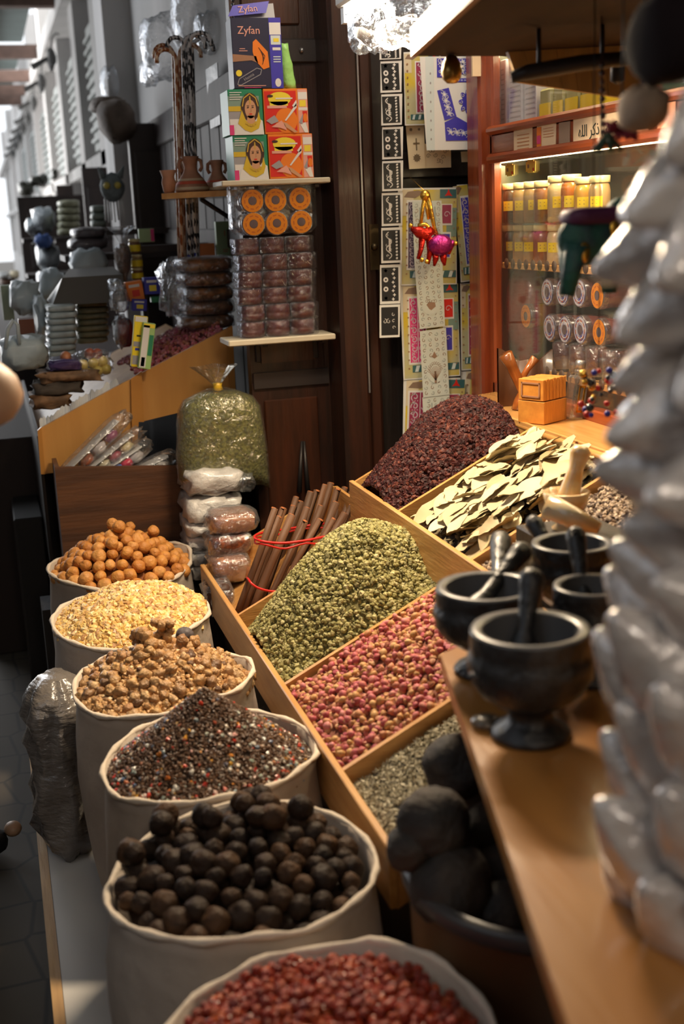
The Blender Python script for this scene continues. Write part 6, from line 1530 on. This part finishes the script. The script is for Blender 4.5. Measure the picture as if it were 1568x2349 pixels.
# dark tapered legs leaning at the door
for i, (a0, b0, a1, b1) in enumerate(((692, 1012, 686, 1130), (697, 1012, 706, 1130))):
    p0_, p1_ = at(a0, b0, y=3.768), at(a1, b1, y=3.74); b = MB(); b.tube([(0, 0, 0), p0_-p1_], [.009, .004], 8); o = b.build('tong_arm', M['iron'], loc=p1_); tag(o, 'thin dark iron arm leaning against the brown door, %s' % ['left', 'right'][i], 'tongs', 'dark tongs by the door')

# ledges under the far stacks, and threads for hanging things
def ledge(px0, px1, py, y, dep, lab, gap=2):
    a = at(px0, py+gap, y=y); c = at(px1, py+gap, y=y); b = MB(); b.box((a.x-.02, y-.01, min(a.z, c.z)-.03), (max(c.x, .93)+.0, y+dep, min(a.z, c.z)-.004))
    o = b.build('wall_ledge', M['dk']); origin_to(o, (a.x, y, a.z-.03)); tag(o, lab, 'ledge', 'dark ledges on the far facade')
ledge(134, 186, 541, 7.6, .3, 'dark ledge under the far stack of olive packs')
ledge(60, 132, 541, 7.8, .3, 'dark ledge under the upper far silver bags')
ledge(70, 142, 623, 7.9, .4, 'dark ledge under the lower far silver bags')
ledge(208, 248, 524, 6.1, .2, 'dark ledge under the grey-green packs')
ledge(158, 256, 578, 5.6, .35, 'dark ledge under the grey-purple packs')
ledge(160, 252, 644, 5.4, .3, 'dark ledge under the translucent grey bag')
ledge(300, 356, 558, 5.0, .08, 'dark ledge under the green and pink packet')
# dark cabinets left of and below the honey-coloured stall
a = at(-20, 1010, y=4.75); c_ = at(92, 1010, y=4.75)
b = MB(); b.box((a.x-.1, 4.75, 0), (c_.x, 6.6, a.z), bev=.006); o = b.build('dark_counter', mat('brown black counter', (.030, .017, .012), .7)); origin_to(o, (a.x, 4.75, 0)); tag(o, 'dark brown counter at the left edge, below the carrier bags', 'counter')
a = at(30, 1185, y=4.35); c_ = at(104, 1185, y=4.35)
b = MB(); b.box((a.x, 4.3, 0), (c_.x-.01, 4.7, a.z), bev=.006); o = b.build('dark_crate', mat('black crate', (.018, .014, .012), .7)); origin_to(o, (a.x, 4.3, 0)); tag(o, 'black crate standing on the floor left of the plywood box', 'crate')
# ================================================================== MORTAR SHELF
BZ_ = .97
root = empty('mortar_shelf', (.9, 1.2, BZ_-.03), 'varnished wooden shelf board carrying the black mortars and white bags', 'shelf')
ring = [(.626, 1.68), (.409, .81), (.345, .55), (1.28, .55), (1.28, 1.84), (.86, 1.80), (.70, 1.72)]
b = MB(); b.prism(ring, BZ_-.028, BZ_); part(b.build('board', M['shelf_top']), root)
b = MB(); b.box((1.20, .6, 0), (1.26, .66, BZ_-.029)); b.box((1.20, 1.7, 0), (1.26, 1.76, BZ_-.029)); part(b.build('leg_frame', M['black_wood']), root)
M['stone'] = mat('black carved stone', (.022, .022, .024), .42, col2=(.010, .010, .011), vscale=40, bump=.6, bscale=55, coat=.15)
M['stone_rim'] = mat('polished stone rim', (.12, .12, .125), .32, var=.3, vscale=50)
M['stone_in'] = mat('dull stone inside', (.085, .085, .09), .7)
def mortar(x, y, z, R, H, label, group='black stone mortars', mats=('stone', 'stone_rim', 'stone_in'), foot=True, name='stone_mortar'):
    r = empty(name, (x, y, z), label, 'mortar', group)
    b = MB(); k = H
    prof = [(R*.66, 0), (R*.69, k*.03), (R*.64, k*.07), (R*.42, k*.13), (R*.36, k*.20), (R*.40, k*.27), (R*.66, k*.34), (R*.90, k*.44), (R*1.02, k*.56), (R*1.05, k*.68), (R*1.05, k*.76), (R*.99, k*.80), (R*1.02, k*.86), (R*1.0, k*.985)]
    b.lathe(prof, 40, fn=lambda a, j, rr_, zz: 1+(.030*math.sin(a*12)*math.sin(j*2.2) if 7 <= j <= 9 else 0), top=False); b.build('bowl', M[mats[0]], r)
    b = MB(); b.lathe([(R*1.0, k*.985), (R*.985, k*1.0), (R*.84, k*1.0), (R*.80, k*.985)], 40, cap=False); b.build('rim', M[mats[1]], r)
    b = MB(); b.lathe([(R*.02, k*.42), (R*.40, k*.46), (R*.62, k*.62), (R*.76, k*.85), (R*.81, k*.985)][::-1], 40, cap=False); b.build('hollow', M[mats[2]], r)
    for a in (0, PI) if foot else ():
        b = MB(); b.ball((math.cos(a)*R*1.0, math.sin(a)*R*1.0, k*.66), R*.13, 10, 8, (1.2, 1, .5)); b.build('lug', M[mats[0]], r)
    return r
def pestle(p, tip, L, r1, r2, label, m='stone'):
    """pestle lying with its head at p and its handle pointing towards tip"""
    o_ = Vector(p); d = (Vector(tip)-o_).normalized(); b = MB()
    r1 *= 1.25; r2 *= 1.35
    b.lathe([(r1*.5, 0), (r1*.95, .006), (r1, .018), (r1*.9, .04), (r2*.8, .065), (r2*.75, L*.6), (r2, L*.85), (r2*1.05, L-.01), (r2*.6, L)], 18)
    o = b.build('pestle', M[m], loc=o_, rot=d.to_track_quat('Z', 'Y').to_euler()); return tag(o, label, 'pestle', 'black stone pestles')
m1 = mortar(.628, 1.352, BZ_+.001, .078, .15, 'footed black stone mortar standing nearest on the shelf board')
m1.rotation_euler = (0, 0, .1)
m2 = mortar(.668, 1.585, BZ_+.001, .078, .135, 'black stone mortar at the left behind the nearest one, long pestle across it')
m2.rotation_euler = (0, 0, 1.1)
m3 = mortar(.790, 1.49, BZ_+.001, .056, .148, 'smaller black stone mortar between the nearest one and the white bags'); m3.rotation_euler = (0, 0, 1.5)
m4 = mortar(.865, 1.70, BZ_+.001, .066, .150, 'black stone mortar farthest back on the shelf board'); m4.rotation_euler = (0, 0, 1.5)
pestle((.622, 1.372, 1.043), at(1222, 1298, y=1.43), .150, .019, .012, 'black pestle standing upright in the nearest mortar')
pestle((.628, 1.585, 1.050), at(1235, 1215, y=1.70), .190, .017, .012, 'long black pestle leaning right across the left mortar')
pestle((.700, 1.625, 1.046), at(1150, 1185, y=1.88), .225, .016, .013, 'black pestle with its thick end pointing up left above the mortars')
pestle((.790, 1.50, 1.046), at(1318, 1215, y=1.60), .165, .014, .011, 'black pestle standing in the smaller mortar beside the bags')
pestle((.865, 1.71, 1.046), at(1250, 1245, y=1.78), .145, .014, .011, 'short black pestle lying in the farthest mortar')
# small round lid / lug seen left of the nearest mortar
b = MB(); b.lathe([(.016, 0), (.021, .004), (.020, .010), (.008, .014)], 20); o = b.build('stone_dish', mat('mottled stone dish', (.16, .12, .08), .35, var=.6, vscale=60, coat=.4), loc=(.585, 1.40, BZ_+.045-.044)); tag(o, 'small mottled round stone dish left of the nearest mortar foot', 'dish')
# onyx mortar on a dark stand
M['onyx'] = mat('honey onyx', (.72, .46, .20), .22, col2=(.80, .66, .42), vscale=9, stretch=(1, 1, 3), coat=.8, sss=.2)
op = at(1298, 1128, y=2.02); st = op.z-.075
b = MB(); b.box((op.x-.07, 1.935, .45), (op.x+.10, 2.10, st-.001), bev=.004); o = b.build('dark_stand', M['black_wood']); origin_to(o, (op.x, 2.02, .45)); tag(o, 'dark wooden stand under the onyx mortar', 'stand')
r = empty('onyx_mortar', (op.x, 2.02, st), 'honey-coloured onyx mortar beside the white bags', 'mortar')
b = MB(); b.lathe([(.026, 0), (.028, .006), (.018, .014), (.024, .024), (.038, .045), (.045, .075), (.041, .077), (.030, .045), (.004, .026)], 28); b.build('bowl', M['onyx'], r)
q_ = at(1335, 1020, y=2.04)
o = pestle((op.x+.006, 2.03, st+.048), q_, .115, .017, .014, 'honey-coloured onyx pestle standing in the onyx mortar', 'onyx'); o['group'] = 'onyx pestles'
b = MB(); q0 = at(1255, 1160, y=1.93); q1 = at(1372, 1215, y=1.86); b.tube([(0, 0, 0), (q1-q0)*.5, q1-q0], [.024, .020, .013], 14)
# second onyx pestle rests lower, leaning on the stand
o = b.build('onyx_pestle', M['onyx'], loc=q0); tag(o, 'second onyx pestle lying below the onyx mortar, pointing right', 'pestle', 'onyx pestles')

# ================================================================== POT OF DARK BALLS under the shelf
PC = (.695, 1.435)
r = empty('storage_barrel', (PC[0], PC[1], 0), 'dark brown barrel under the mortar shelf, full of large black balls', 'barrel')
M['barrel'] = mat('dark brown plastic', (.16, .070, .028), .4, var=.3, vscale=4)
b = MB(); b.lathe([(.16, 0), (.18, .03), (.195, .35), (.205, .70), (.212, .715), (.212, .735), (.200, .735), (.196, .45), (.01, .44)], 44); b.build('barrel_body', M['barrel'], r)
b = MB(); b.lathe([(.213, .710), (.217, .716), (.217, .730), (.213, .736), (.202, .737)], 44, cap=False); b.build('rim_band', mat('grey rim', (.055, .05, .05), .35), r)
M['dark_ball'] = mat('fibrous black ball', (.022, .018, .016), .75, col2=(.055, .038, .026), vscale=14, bump=1, bscale=45, stretch=(1, 1, .35))
bl = [(1040, 2035, 1.42, .062, 'largest dark fibrous ball at the front of the barrel'), (995, 1890, 1.47, .055, 'dark fibrous ball at the left of the barrel heap'), (1050, 1760, 1.60, .055, 'dark fibrous ball at the top back of the barrel heap'), (1105, 1905, 1.50, .040, 'smaller reddish-dark ball beside the shelf edge'),
      (1150, 2010, 1.46, .055, 'dark ball half hidden under the shelf edge'), (940, 1945, 1.46, .035, 'small dark ball touching the barrel rim at the left'), (1120, 1800, 1.60, .052, 'dark ball behind the reddish one under the shelf'), (1150, 2095, 1.38, .045, 'dark ball at the front right in the barrel')]
for i, (px, py, y, R_, lab) in enumerate(bl):
    m = MB(); m.ball((0, 0, 0), R_, 20, 14, (1, 1, .95), .12, i, fr=1.6); o = m.build('black_ball', M['dark_ball'], loc=at(px, py, y=y)); o.rotation_euler = (i, i*.7, 0); tag(o, lab, 'dried ball', 'large dark balls in the barrel')
for i in range(9):
    a = i*2*PI/9; m = MB(); m.ball((0, 0, 0), .056, 14, 10, (1, 1, 1), .1, i+9); o = m.build('black_ball', M['dark_ball'], loc=(PC[0]+.12*math.cos(a)*(i > 0), PC[1]+.12*math.sin(a)*(i > 0), .60)); tag(o, 'dark fibrous ball low in the barrel, below the top ones', 'dried ball', 'lower balls in the barrel')

# ================================================================== TOWER OF WHITE CONE BAGS
M['cone'] = mat('white plastic cone bag', (.68, .63, .59), .16, metal=.22, col2=(.54, .49, .46), vscale=14, bump=1.0, bscale=34, spec=.8, coat=1.0, crough=.06)
def cone_mesh(k):
    r_ = random.Random(k); m = MB(); n = 22; prof = [(.003, 0), (.010, .005), (.021, .022), (.034, .045), (.044, .072), (.048, .100), (.043, .128), (.026, .150), (.010, .158)]
    vs = []
    for j, (R_, z) in enumerate(prof):
        for i in range(n):
            a = 2*PI*i/n; q = 1+.16*fbm(math.cos(a)*1.6, math.sin(a)*1.6, 1, z*22+k)+.06*math.sin(5*a+k)*math.sin(z*30)
            vs.append((R_*q*math.cos(a), R_*q*math.sin(a)*.92, z))
    m.add(vs, [(j*n+i, j*n+(i+1) % n, (j+1)*n+(i+1) % n, (j+1)*n+i) for j in range(8) for i in range(n)]+[tuple(range(n-1, -1, -1)), tuple(range(8*n, 9*n))], True)
    return m
protos = [cone_mesh(k).build('cone_bag', M['cone']) for k in range(6)]
TC = Vector((.690, .905, 0)); NL = 15; cnt = 0
for l in range(NL):
    z = 1.012+.0495*l; t = l/(NL-1)
    nb = 8; el = math.radians(46 if z < 1.24 else max(-24, 46-70*(z-1.24)/.26))     # tips point up near the board, droop near the top
    Rt = .178+.010*math.sin(l*1.7)
    for q in range(nb):
        a = 2*PI*(q+.5*(l % 2))/nb+.25+.07*math.sin(l*2.3+q)
        if t > .96 and q % 2: continue
        o = protos[cnt % 6]
        if cnt >= 6: o = o.copy(); C.objects.link(o)
        cnt += 1
        out = Vector((math.cos(a)*math.cos(el), math.sin(a)*math.cos(el), math.sin(el)))
        tip = TC+Vector((math.cos(a)*Rt, math.sin(a)*Rt, z+math.sin(el)*.05))
        o.location = tip; o.rotation_euler = (-out).to_track_quat('Z', 'Y').to_euler(); o.rotation_euler.rotate_axis('Z', cnt*1.1)
        s = random.uniform(.95, 1.15); o.scale = (s, s, s)
        tag(o, 'shiny white plastic cone bag in the tall tower at the right', 'cone bag', 'tower of white plastic cone bags')
b = MB(); b.lathe([(.045, BZ_+.001), (.045, 1.70)], 14); o = b.build('tower_core', M['cone']); tag(origin_to(o, (0, 0, BZ_)), 'bundled white plastic core that the cone bags are tied around', 'bundle')
o.location = (TC.x, TC.y, BZ_)

# ================================================================== CANOPY SHELF, LAMP, HANGING THINGS
root = empty('canopy_board', (1.3, 1.8, 1.95), 'wooden canopy board overhead at the upper right with a pale lit edge', 'canopy')
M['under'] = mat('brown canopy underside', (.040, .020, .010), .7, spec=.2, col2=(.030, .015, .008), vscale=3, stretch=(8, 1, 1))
ring = [(.868, 2.382), (.743, 1.762), (.62, 1.15), (1.45, .75), (1.46, 2.415), (1.394, 2.41)]
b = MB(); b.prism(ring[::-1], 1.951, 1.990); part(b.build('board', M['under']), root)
b = MB(); pts = [Vector((x, y, 0)) for x, y in ring[:3]]
for p_, q__ in zip(pts[:-1], pts[1:]):
    d = (q__-p_); n_ = Vector((-d.y, d.x, 0)).normalized()*.012
    if n_.x > 0: n_ = -n_
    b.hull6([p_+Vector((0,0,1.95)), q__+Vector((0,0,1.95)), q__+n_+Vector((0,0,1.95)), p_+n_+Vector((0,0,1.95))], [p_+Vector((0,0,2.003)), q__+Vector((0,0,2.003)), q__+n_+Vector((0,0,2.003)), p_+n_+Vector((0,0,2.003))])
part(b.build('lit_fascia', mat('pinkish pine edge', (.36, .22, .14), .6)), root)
# slatted pine valance hanging below the canopy, and the dark hanging rail
va, vb, vc, vd = at(1165, 150, y=2.32), at(1500, 118, y=2.22), at(1500, 235, y=2.22), at(1188, 188, y=2.32)
b = MB(); nS = 9
for i in range(nS):
    t0, t1 = i/nS, (i+.97)/nS
    L3 = lambda A_, B_, t: A_+(B_-A_)*t
    p = [L3(vd, vc, t0), L3(vd, vc, t1), L3(va, vb, t1), L3(va, vb, t0)]; p[2].z = p[3].z = 1.950
    off = Vector((0, .012, 0)); b.hull6(p, [x_+off for x_ in p])
o = b.build('slatted_valance', mat('golden pine slats', (.50, .30, .09), .45, var=.2, vscale=4, stretch=(8, 8, 1))); origin_to(o, vd); tag(o, 'slatted golden pine valance hanging under the canopy', 'valance')
ra_, rb_ = at(1172, 178, y=2.05), at(1495, 128, y=1.95)
b = MB(); b.tube([ra_-ra_, (rb_-ra_)*.12+Vector((0, 0, .004)), (rb_-ra_)*.5+Vector((0, 0, .006)), rb_-ra_], [.010, .014, .014, .012], 10)
for t in (.2, .65, .9): b.tube([(rb_-ra_)*t, (rb_-ra_)*t+Vector((0, 0, 1.95-ra_.z-(rb_-ra_).z*t))], .004, 6)
o = b.build('hanging_rail', mat('dark rail', (.03, .022, .018), .5), loc=ra_); tag(o, 'dark rail hanging under the canopy with hooks', 'rail')
b = MB(); b.lathe([(.004, .035), (.010, .033), (.018, .018), (.021, .004), (.018, -.010), (.010, -.018), (.002, -.019)], 16); p = at(1035, 148, y=2.36); o = b.build('brass_bell', mat('dull brass', (.40, .24, .06), .3, metal=.8), loc=p); o.location.z = 1.95-.035; tag(o, 'small brass bell knob under the canopy corner', 'bell')
b = MB(); b.lathe([(.006, .03), (.013, .02), (.013, -.015), (.002, -.022)], 12); p = at(1416, 165, y=2.05); o = b.build('dark_hook', M['iron'], loc=p); tag(o, 'dark hook knob hanging from the rail', 'hook')
# fluorescent batten
lx, lz = .895, at(800, 40, y=2.9).z
root = empty('fluorescent_lamp', (lx, 2.5, lz+.03), 'glowing white fluorescent lamp batten hung high at the door post', 'lamp')
b = MB(); b.box((lx-.030, 1.9, lz+.024), (lx+.030, 2.93, lz+.062), bev=.006); part(b.build('housing', mat('beige lamp housing', (.55, .48, .38), .5)), root)
b = MB(); b.tube([(lx, 1.95, lz+.006), (lx, 2.90, lz+.006)], .014, 14); part(b.build('tube', mat('glowing tube', (1, 1, 1), .3, emis=(1, .97, .92), estr=14)), root)
b = MB(); b.box((lx-.018, 2.90, lz-.012), (lx+.018, 2.925, lz+.024)); part(b.build('end_cap', M['white']), root)
# clear plastic hanging under the lamp, catching its light
for i, (px0, py0, px1, py1, y, nz_) in enumerate(((812, 10, 935, 108, 2.75, .4), (880, 30, 1000, 100, 2.60, .4), (900, -60, 1040, 60, 2.45, .35))):
    bag('lamp_plastic', px0, py0, px1, py1, y, .12, M['film_dense'], 'crumpled clear plastic bag lit by the lamp, %s' % ['left one under the tube end', 'middle one', 'upper right one by the canopy edge'][i], 'plastic bag', 'plastic bags around the lamp', i+30, .7, nz_)
# bead strings and tassel under the rail
bcol = mat('mixed dark beads', (.10, .03, .02), .3, coat=.6, ramp=None, col2=(.02, .02, .02), vscale=60)
o = bead_string(1380, 150, 1383, 322, 1.75, bcol, 'string of dark and red beads ending in an orange bead, left under the canopy', .005, .011)
o['group'] = 'bead strings under the canopy'
o = bead_string(1476, 130, 1474, 292, 1.62, bcol, 'string of dark beads under the canopy nearer the white bags', .0055, .012); o['group'] = 'bead strings under the canopy'
b = MB(); b.ball((0, 0, 0), .009, 12, 8); o = b.build('orange_bead', orange, loc=at(1383, 325, y=1.75)); tag(o, 'orange end bead of the left bead string', 'bead')
p = at(1425, 300, y=1.5); r = empty('red_tassel', p, 'dark red and green tassel flower above the top white bag', 'tassel')
b = MB()
for i in range(26):
    a = i*2.4; b.tube([(0, 0, .0), (.022*math.cos(a), .022*math.sin(a), -.012+.03*((i*7) % 5)/5)], [.004, .0025], 5)
b.build('petals', mat('dark red yarn', (.22, .015, .03), .8), r); b = MB()
for i in range(12): a = i*.9; b.tube([(-.02, 0, -.005), (-.02+.02*math.cos(a), .02*math.sin(a), -.025)], [.005, .003], 5)
b.build('leaves', mat('dark green yarn', (.03, .06, .03), .8), r)
for (px, py, y, z0) in ((1476, 130, 1.62, 0), (1425, 300, 1.5, .02), (1490, 215, 1.33, .03)):
    p = at(px, py, y=y); b = MB(); b.tube([(0, 0, 0), (0, 0, 1.949-p.z-z0)], .0012, 5); o = b.build('hanging_thread', M['ink'], loc=p+Vector((0, 0, z0))); tag(o, 'thin dark thread from the canopy holding the %s' % {1476: 'right bead string', 1425: 'red tassel', 1490: 'beige pouch'}[px], 'thread')
# cloth elephant
p = at(1360, 545, y=1.72); r = empty('cloth_elephant', p, 'dark green and gold patchwork cloth elephant hanging before the jars', 'ornament')
M['eleph'] = mat('green patchwork cloth', (.012, .085, .06), .6, col2=(.015, .04, .05), vscale=30, bump=.4, bscale=60)
b = MB(); s_ = pix_scale(1.72)
b.ball((0, 0, .0), .048, 16, 12, (1.25, .7, .9)); b.ball((.050, 0, .030), .030, 12, 9)
b.tube([(.072, 0, .03), (.092, 0, .0), (.094, 0, -.03)], [.014, .010, .006], 8)
for (x0_, x1_, y0_, ln) in ((-.035, -.052, -.015, .085), (-.030, -.036, .015, .08), (.022, .020, -.015, .085), (.032, .036, .015, .08)): b.tube([(x0_, y0_, -.01), ((x0_+x1_)/2, y0_, -.045), (x1_, y0_, -ln)], [.022, .015, .012], 10)
b.build('body', M['eleph'], r)
for i, (x_, z_, a_) in enumerate(((-.045, -.062, .2), (.021, -.060, .0), (-.03, -.02, 0), (.02, .012, .5))):
    b = MB(); b.ball((x_, -.030+(.012 if z_ < -.05 else 0), z_), .012, 8, 6, (.8, .4, 1.3)); b.build('gold_patch', M['gold'], r)
b = MB(); pillow(b, (0, 0, .032), .050, .036, .014, 3); b.build('saddle_cloth', mat('purple saddle', (.10, .02, .07), .6), r)
b = MB(); b.tube([(0, 0, .04), (0, 0, 1.95-p.z-.0)], .0012, 4); b.build('hanging_thread', M['ink'], r)
# bright foil ornament before the posters
p = at(985, 540, y=3.52); r = empty('foil_ornament', p, 'red, magenta and gold foil animal ornament hanging before the posters', 'ornament')
fr_ = mat('red foil', (.62, .03, .02), .22, metal=.75, bump=.5, bscale=70); fm_ = mat('magenta foil', (.45, .03, .25), .22, metal=.7, bump=.5, bscale=70)
s_ = pix_scale(3.52)
def pz(px, py, dy=0): return ((px-985)*s_, dy, -(py-540)*s_)
b = MB(); b.tube([pz(975, 435), pz(968, 470), pz(962, 510)], .006, 8); b.tube([pz(980, 438), pz(990, 480), pz(998, 520), pz(1006, 540)], [.010, .008, .006, .005], 8); b.tube([pz(975, 450), pz(983, 500)], .005, 6)
b.ball(pz(975, 440), .016, 10, 8); b.tube([pz(955, 515), pz(975, 512), pz(990, 530), pz(1005, 540)], [.008, .007, .007, .006], 8); b.build('gold_loops', M['gold'], r)
b = MB(); b.tube([pz(935, 520), pz(955, 530), pz(975, 538), pz(992, 525)], [.006, .018, .020, .014], 12); b.tube([pz(965, 545), pz(960, 575), pz(952, 598)], [.012, .008, .006], 8); b.tube([pz(985, 545), pz(985, 580), pz(978, 612)], [.014, .010, .006], 8); b.build('red_body', fr_, r)
b = MB(); b.ball(pz(1010, 565, -.01), .036, 14, 10, (1.1, .7, .9)); b.tube([pz(1035, 575), pz(1050, 560), pz(1056, 562)], [.012, .010, .005], 8); b.build('magenta_body', fm_, r)
b = MB(); b.tube([pz(1000, 580), pz(1000, 600), pz(995, 618)], [.014, .010, .004], 8); b.tube([pz(1020, 585), pz(1022, 605), pz(1024, 618)], [.014, .010, .004], 8); b.tube([pz(1040, 570), pz(1035, 590)], [.012, .006], 8); b.build('red_legs', fr_, r)
for q in ((930, 513), (958, 600), (1052, 563), (972, 605), (1005, 545), (990, 560)):
    b = MB(); b.ball(pz(*q, -.012), .0075, 8, 6); b.build('gold_ball', M['gold'], r)
b = MB(); b.tube([pz(975, 430), (pz(975, 430)[0], .14, pz(975, 430)[2]+.05)], .0012, 4); b.build('hanging_thread', M['gold'], r)
# coloured beads low on the bottle side
p = at(1372, 895, y=1.9); r = empty('bead_tassel', p, 'cluster of dark, red and gold beads hanging behind the white bags', 'bead tassel'); rr = random.Random(4)
for nm, mm, n_ in (('dark_beads', M['bead'], 12), ('red_beads', red, 8), ('gold_beads', M['gold'], 5), ('blue_beads', blue, 5)):
    for i in range(n_):
        b = MB(); b.ball((rr.uniform(-.035, .035), rr.uniform(-.015, .015), rr.uniform(-.045, .035)), rr.uniform(.004, .008), 8, 6); b.build(nm[:-1], mm, r)
b = MB(); b.tube([(0, 0, .03), (0, 0, 1.95-p.z)], .001, 4); b.build('hanging_thread', M['ink'], r)
# dark bundle and beige cloth at the upper right
bag('dark_hanging_bag', 1535, -60, 1690, 190, 1.15, .14, mat('black cloth bag', (.008, .005, .006), .9, spec=.1), 'black cloth bag hanging at the upper right corner', 'bag', seed=7, e=.9, nz=.12)
bag('beige_bag', 1478, 180, 1572, 300, 1.30, .10, mat('beige cloth', (.34, .22, .13), .8, var=.3, vscale=20), 'beige cloth pouch hanging beside the black bag', 'pouch', seed=8, e=.9, nz=.15)

# ================================================================== PASSER-BY at the left edge
def skin_mesh(name, verts, edges, radii, m, parent, levels=2, root_i=0):
    me = bpy.data.meshes.new(name); me.from_pydata(verts, edges, []); o = bpy.data.objects.new(name, me); C.objects.link(o)
    md = o.modifiers.new('skin', 'SKIN'); md.use_smooth_shade = True; md.use_x_symmetry = False
    sl = me.skin_vertices[0].data if me.skin_vertices else None
    for i, v in enumerate(me.skin_vertices[0].data): v.radius = (radii[i], radii[i]) if not isinstance(radii[i], tuple) else radii[i]; v.use_root = (i == root_i)
    s = o.modifiers.new('sub', 'SUBSURF'); s.levels = levels; s.render_levels = levels
    dg = bpy.context.evaluated_depsgraph_get(); em = bpy.data.meshes.new_from_object(o.evaluated_get(dg))
    bpy.data.objects.remove(o); em.materials.clear(); em.materials.append(m)
    for p_ in em.polygons: p_.use_smooth = True
    em.name = name; o2 = bpy.data.objects.new(name, em); C.objects.link(o2)
    if parent: o2.parent = parent
    return o2
M['skin'] = mat('warm skin', (.60, .36, .22), .5, sss=.12, var=.12, vscale=6)
def make_person(G, E0, face, label, name='person'):
    """standing figure; G ground point, E0 elbow of the arm held out (towards +x)"""
    G = Vector(G); person = empty(name, G, label, 'person'); gx, gy = G.x, G.y
    def L(x, y, z): return Vector((x, y, z))
    SH = L(.16, -.04, 1.40)
    Er = Vector(E0)-G
    V_ = [L(0,0,.95), L(0,0,1.15), L(.01,0,1.36), L(.01,0,1.46), L(.02,0,1.54), L(.03,0,1.62), L(.04,0,1.68),
          SH, SH.lerp(Er, .5), Er, Er+L(-.12,-.03,.05), Er+L(-.235,-.06,.10), Er+L(-.27,-.065,.115),
          L(-.10,.12,1.40), L(-.14,.18,1.14), L(-.06,.10,.92), L(-.04,.07,.86),
          L(.04,.08,.88), L(.07,.09,.48), L(.10,.09,.09), L(.20,.09,.045),
          L(-.06,-.10,.88), L(-.08,-.10,.48), L(-.10,-.10,.09), L(.0,-.12,.045)]
    E_ = [(0,1),(1,2),(2,3),(3,4),(4,5),(5,6),(2,7),(7,8),(8,9),(9,10),(10,11),(11,12),(2,13),(13,14),(14,15),(15,16),(0,17),(17,18),(18,19),(19,20),(0,21),(21,22),(22,23),(23,24)]
    R_ = [.13,.12,.125,.06,.062,.092,.085, .068,.056,.055,.052,.034,.036, .065,.045,.032,.034, .09,.06,.042,.035, .09,.06,.042,.035]
    skin_mesh('body', [tuple(v) for v in V_], E_, R_, M['skin'], person)
    n = 28; prof = [(.205, .13), (.20, .3), (.185, .6), (.17, .85), (.165, 1.05), (.175, 1.25), (.165, 1.38), (.095, 1.475), (.07, 1.49)]
    b = MB(); b.lathe([(q, z) for q, z in prof], n, cap=False, fn=lambda a, j, rr_, z: (1+.05*math.sin(a*7+z*3)*(z < .9))*(1.0 if abs(math.cos(a)) > .6 else 1.12)); b.build('robe', M['robe'], person)
    b = MB(); S0 = SH+L(-.02, .01, 0); b.tube([S0, S0.lerp(Er, .5)], [.085, .076], 16, cap=False); b.build('short_sleeve', M['robe'], person)
    b = MB(); b.ball((.025, 0, 1.69), .106, 18, 12, (1, 1, 1.02)); b.build('hair', mat('black hair', (.015, .012, .012), .5), person)
    hx = .128
    b = MB(); b.ball((hx+.006, 0, 1.645), .013, 8, 6, (1.2, .8, 1.3)); b.build('nose', M['skin'], person)
    for s in (-1, 1):
        b = MB(); b.ball((hx-.006, s*.03, 1.672), .011, 10, 8); b.build('eye', M['white'], person)
        b = MB(); b.ball((.04, s*.098, 1.65), .022, 8, 6, (.7, .4, 1.3)); b.build('ear', M['skin'], person)
    b = MB(); b.ball((hx-.002, 0, 1.598), .016, 10, 6, (.6, 1.4, .5)); b.build('mouth', mat('lips', (.40, .14, .11), .5), person)
    hand(person, Er+L(-.27,-.065,.115), (-1, -.1, .1), 1); hand(person, L(-.04,.07,.86), (.25, -.1, -1), -1, (1, 0, 0))
    for i, (x_, y_) in enumerate(((.20, .09), (.0, -.12))):
        b = MB(); pillow(b, (x_-.03, y_, .042), .125, .048, .040, i, .7, .05); b.build('shoe', mat('black shoe', (.012, .012, .014), .5), person)
    return person
M['skin'] = mat('warm skin', (.60, .36, .22), .5, sss=.12, var=.12, vscale=6)
M['robe'] = mat('black robe cloth', (.018, .018, .02), .85, bump=.3, bscale=20)
# hands: palm and five bent fingers each
def hand(person, w, d, side, up_=(0, 0, 1)):
    d = Vector(d).normalized(); s = d.cross(Vector(up_)).normalized()*side; u = s.cross(d).normalized()*side; w = Vector(w); vs = [w, w+d*.045]; es = [(0, 1)]; rs = [.024, .028]
    for k in range(4):
        base_ = w+d*.078+s*(.030-.020*k); L = (.058, .068, .064, .050)[k]; i0 = len(vs)
        vs += [base_, base_+d*L*.45-u*.008, base_+d*L*.75-u*.030, base_+d*L*.80-u*.050]; rs += [.0115, .0095, .0085, .0075]; es += [(1, i0), (i0, i0+1), (i0+1, i0+2), (i0+2, i0+3)]
    i0 = len(vs); vs += [w+d*.03+s*.036, w+d*.06+s*.055-u*.012, w+d*.085+s*.052-u*.024]; rs += [.013, .011, .009]; es += [(0, i0), (i0, i0+1), (i0+1, i0+2)]
    return skin_mesh('hand', [tuple(v) for v in vs], es, rs, M['skin'], person)
E1 = at(22, 905, y=1.75)
make_person((E1.x-.40, 1.83, 0), E1, 1, 'person in a dark robe at the left edge, bare bent elbow held out', 'person')
pb = make_person((-.40, 3.02, 0), (-.19, 2.93, 1.16), 1, 'second person in a dark robe, only a black shoe at the left edge is seen', 'person')
b = MB(); b.ball((.31, .10, .066), .022, 10, 8, (1.1, 1.3, .9)); b.build('bare_toes', M['skin'], pb)
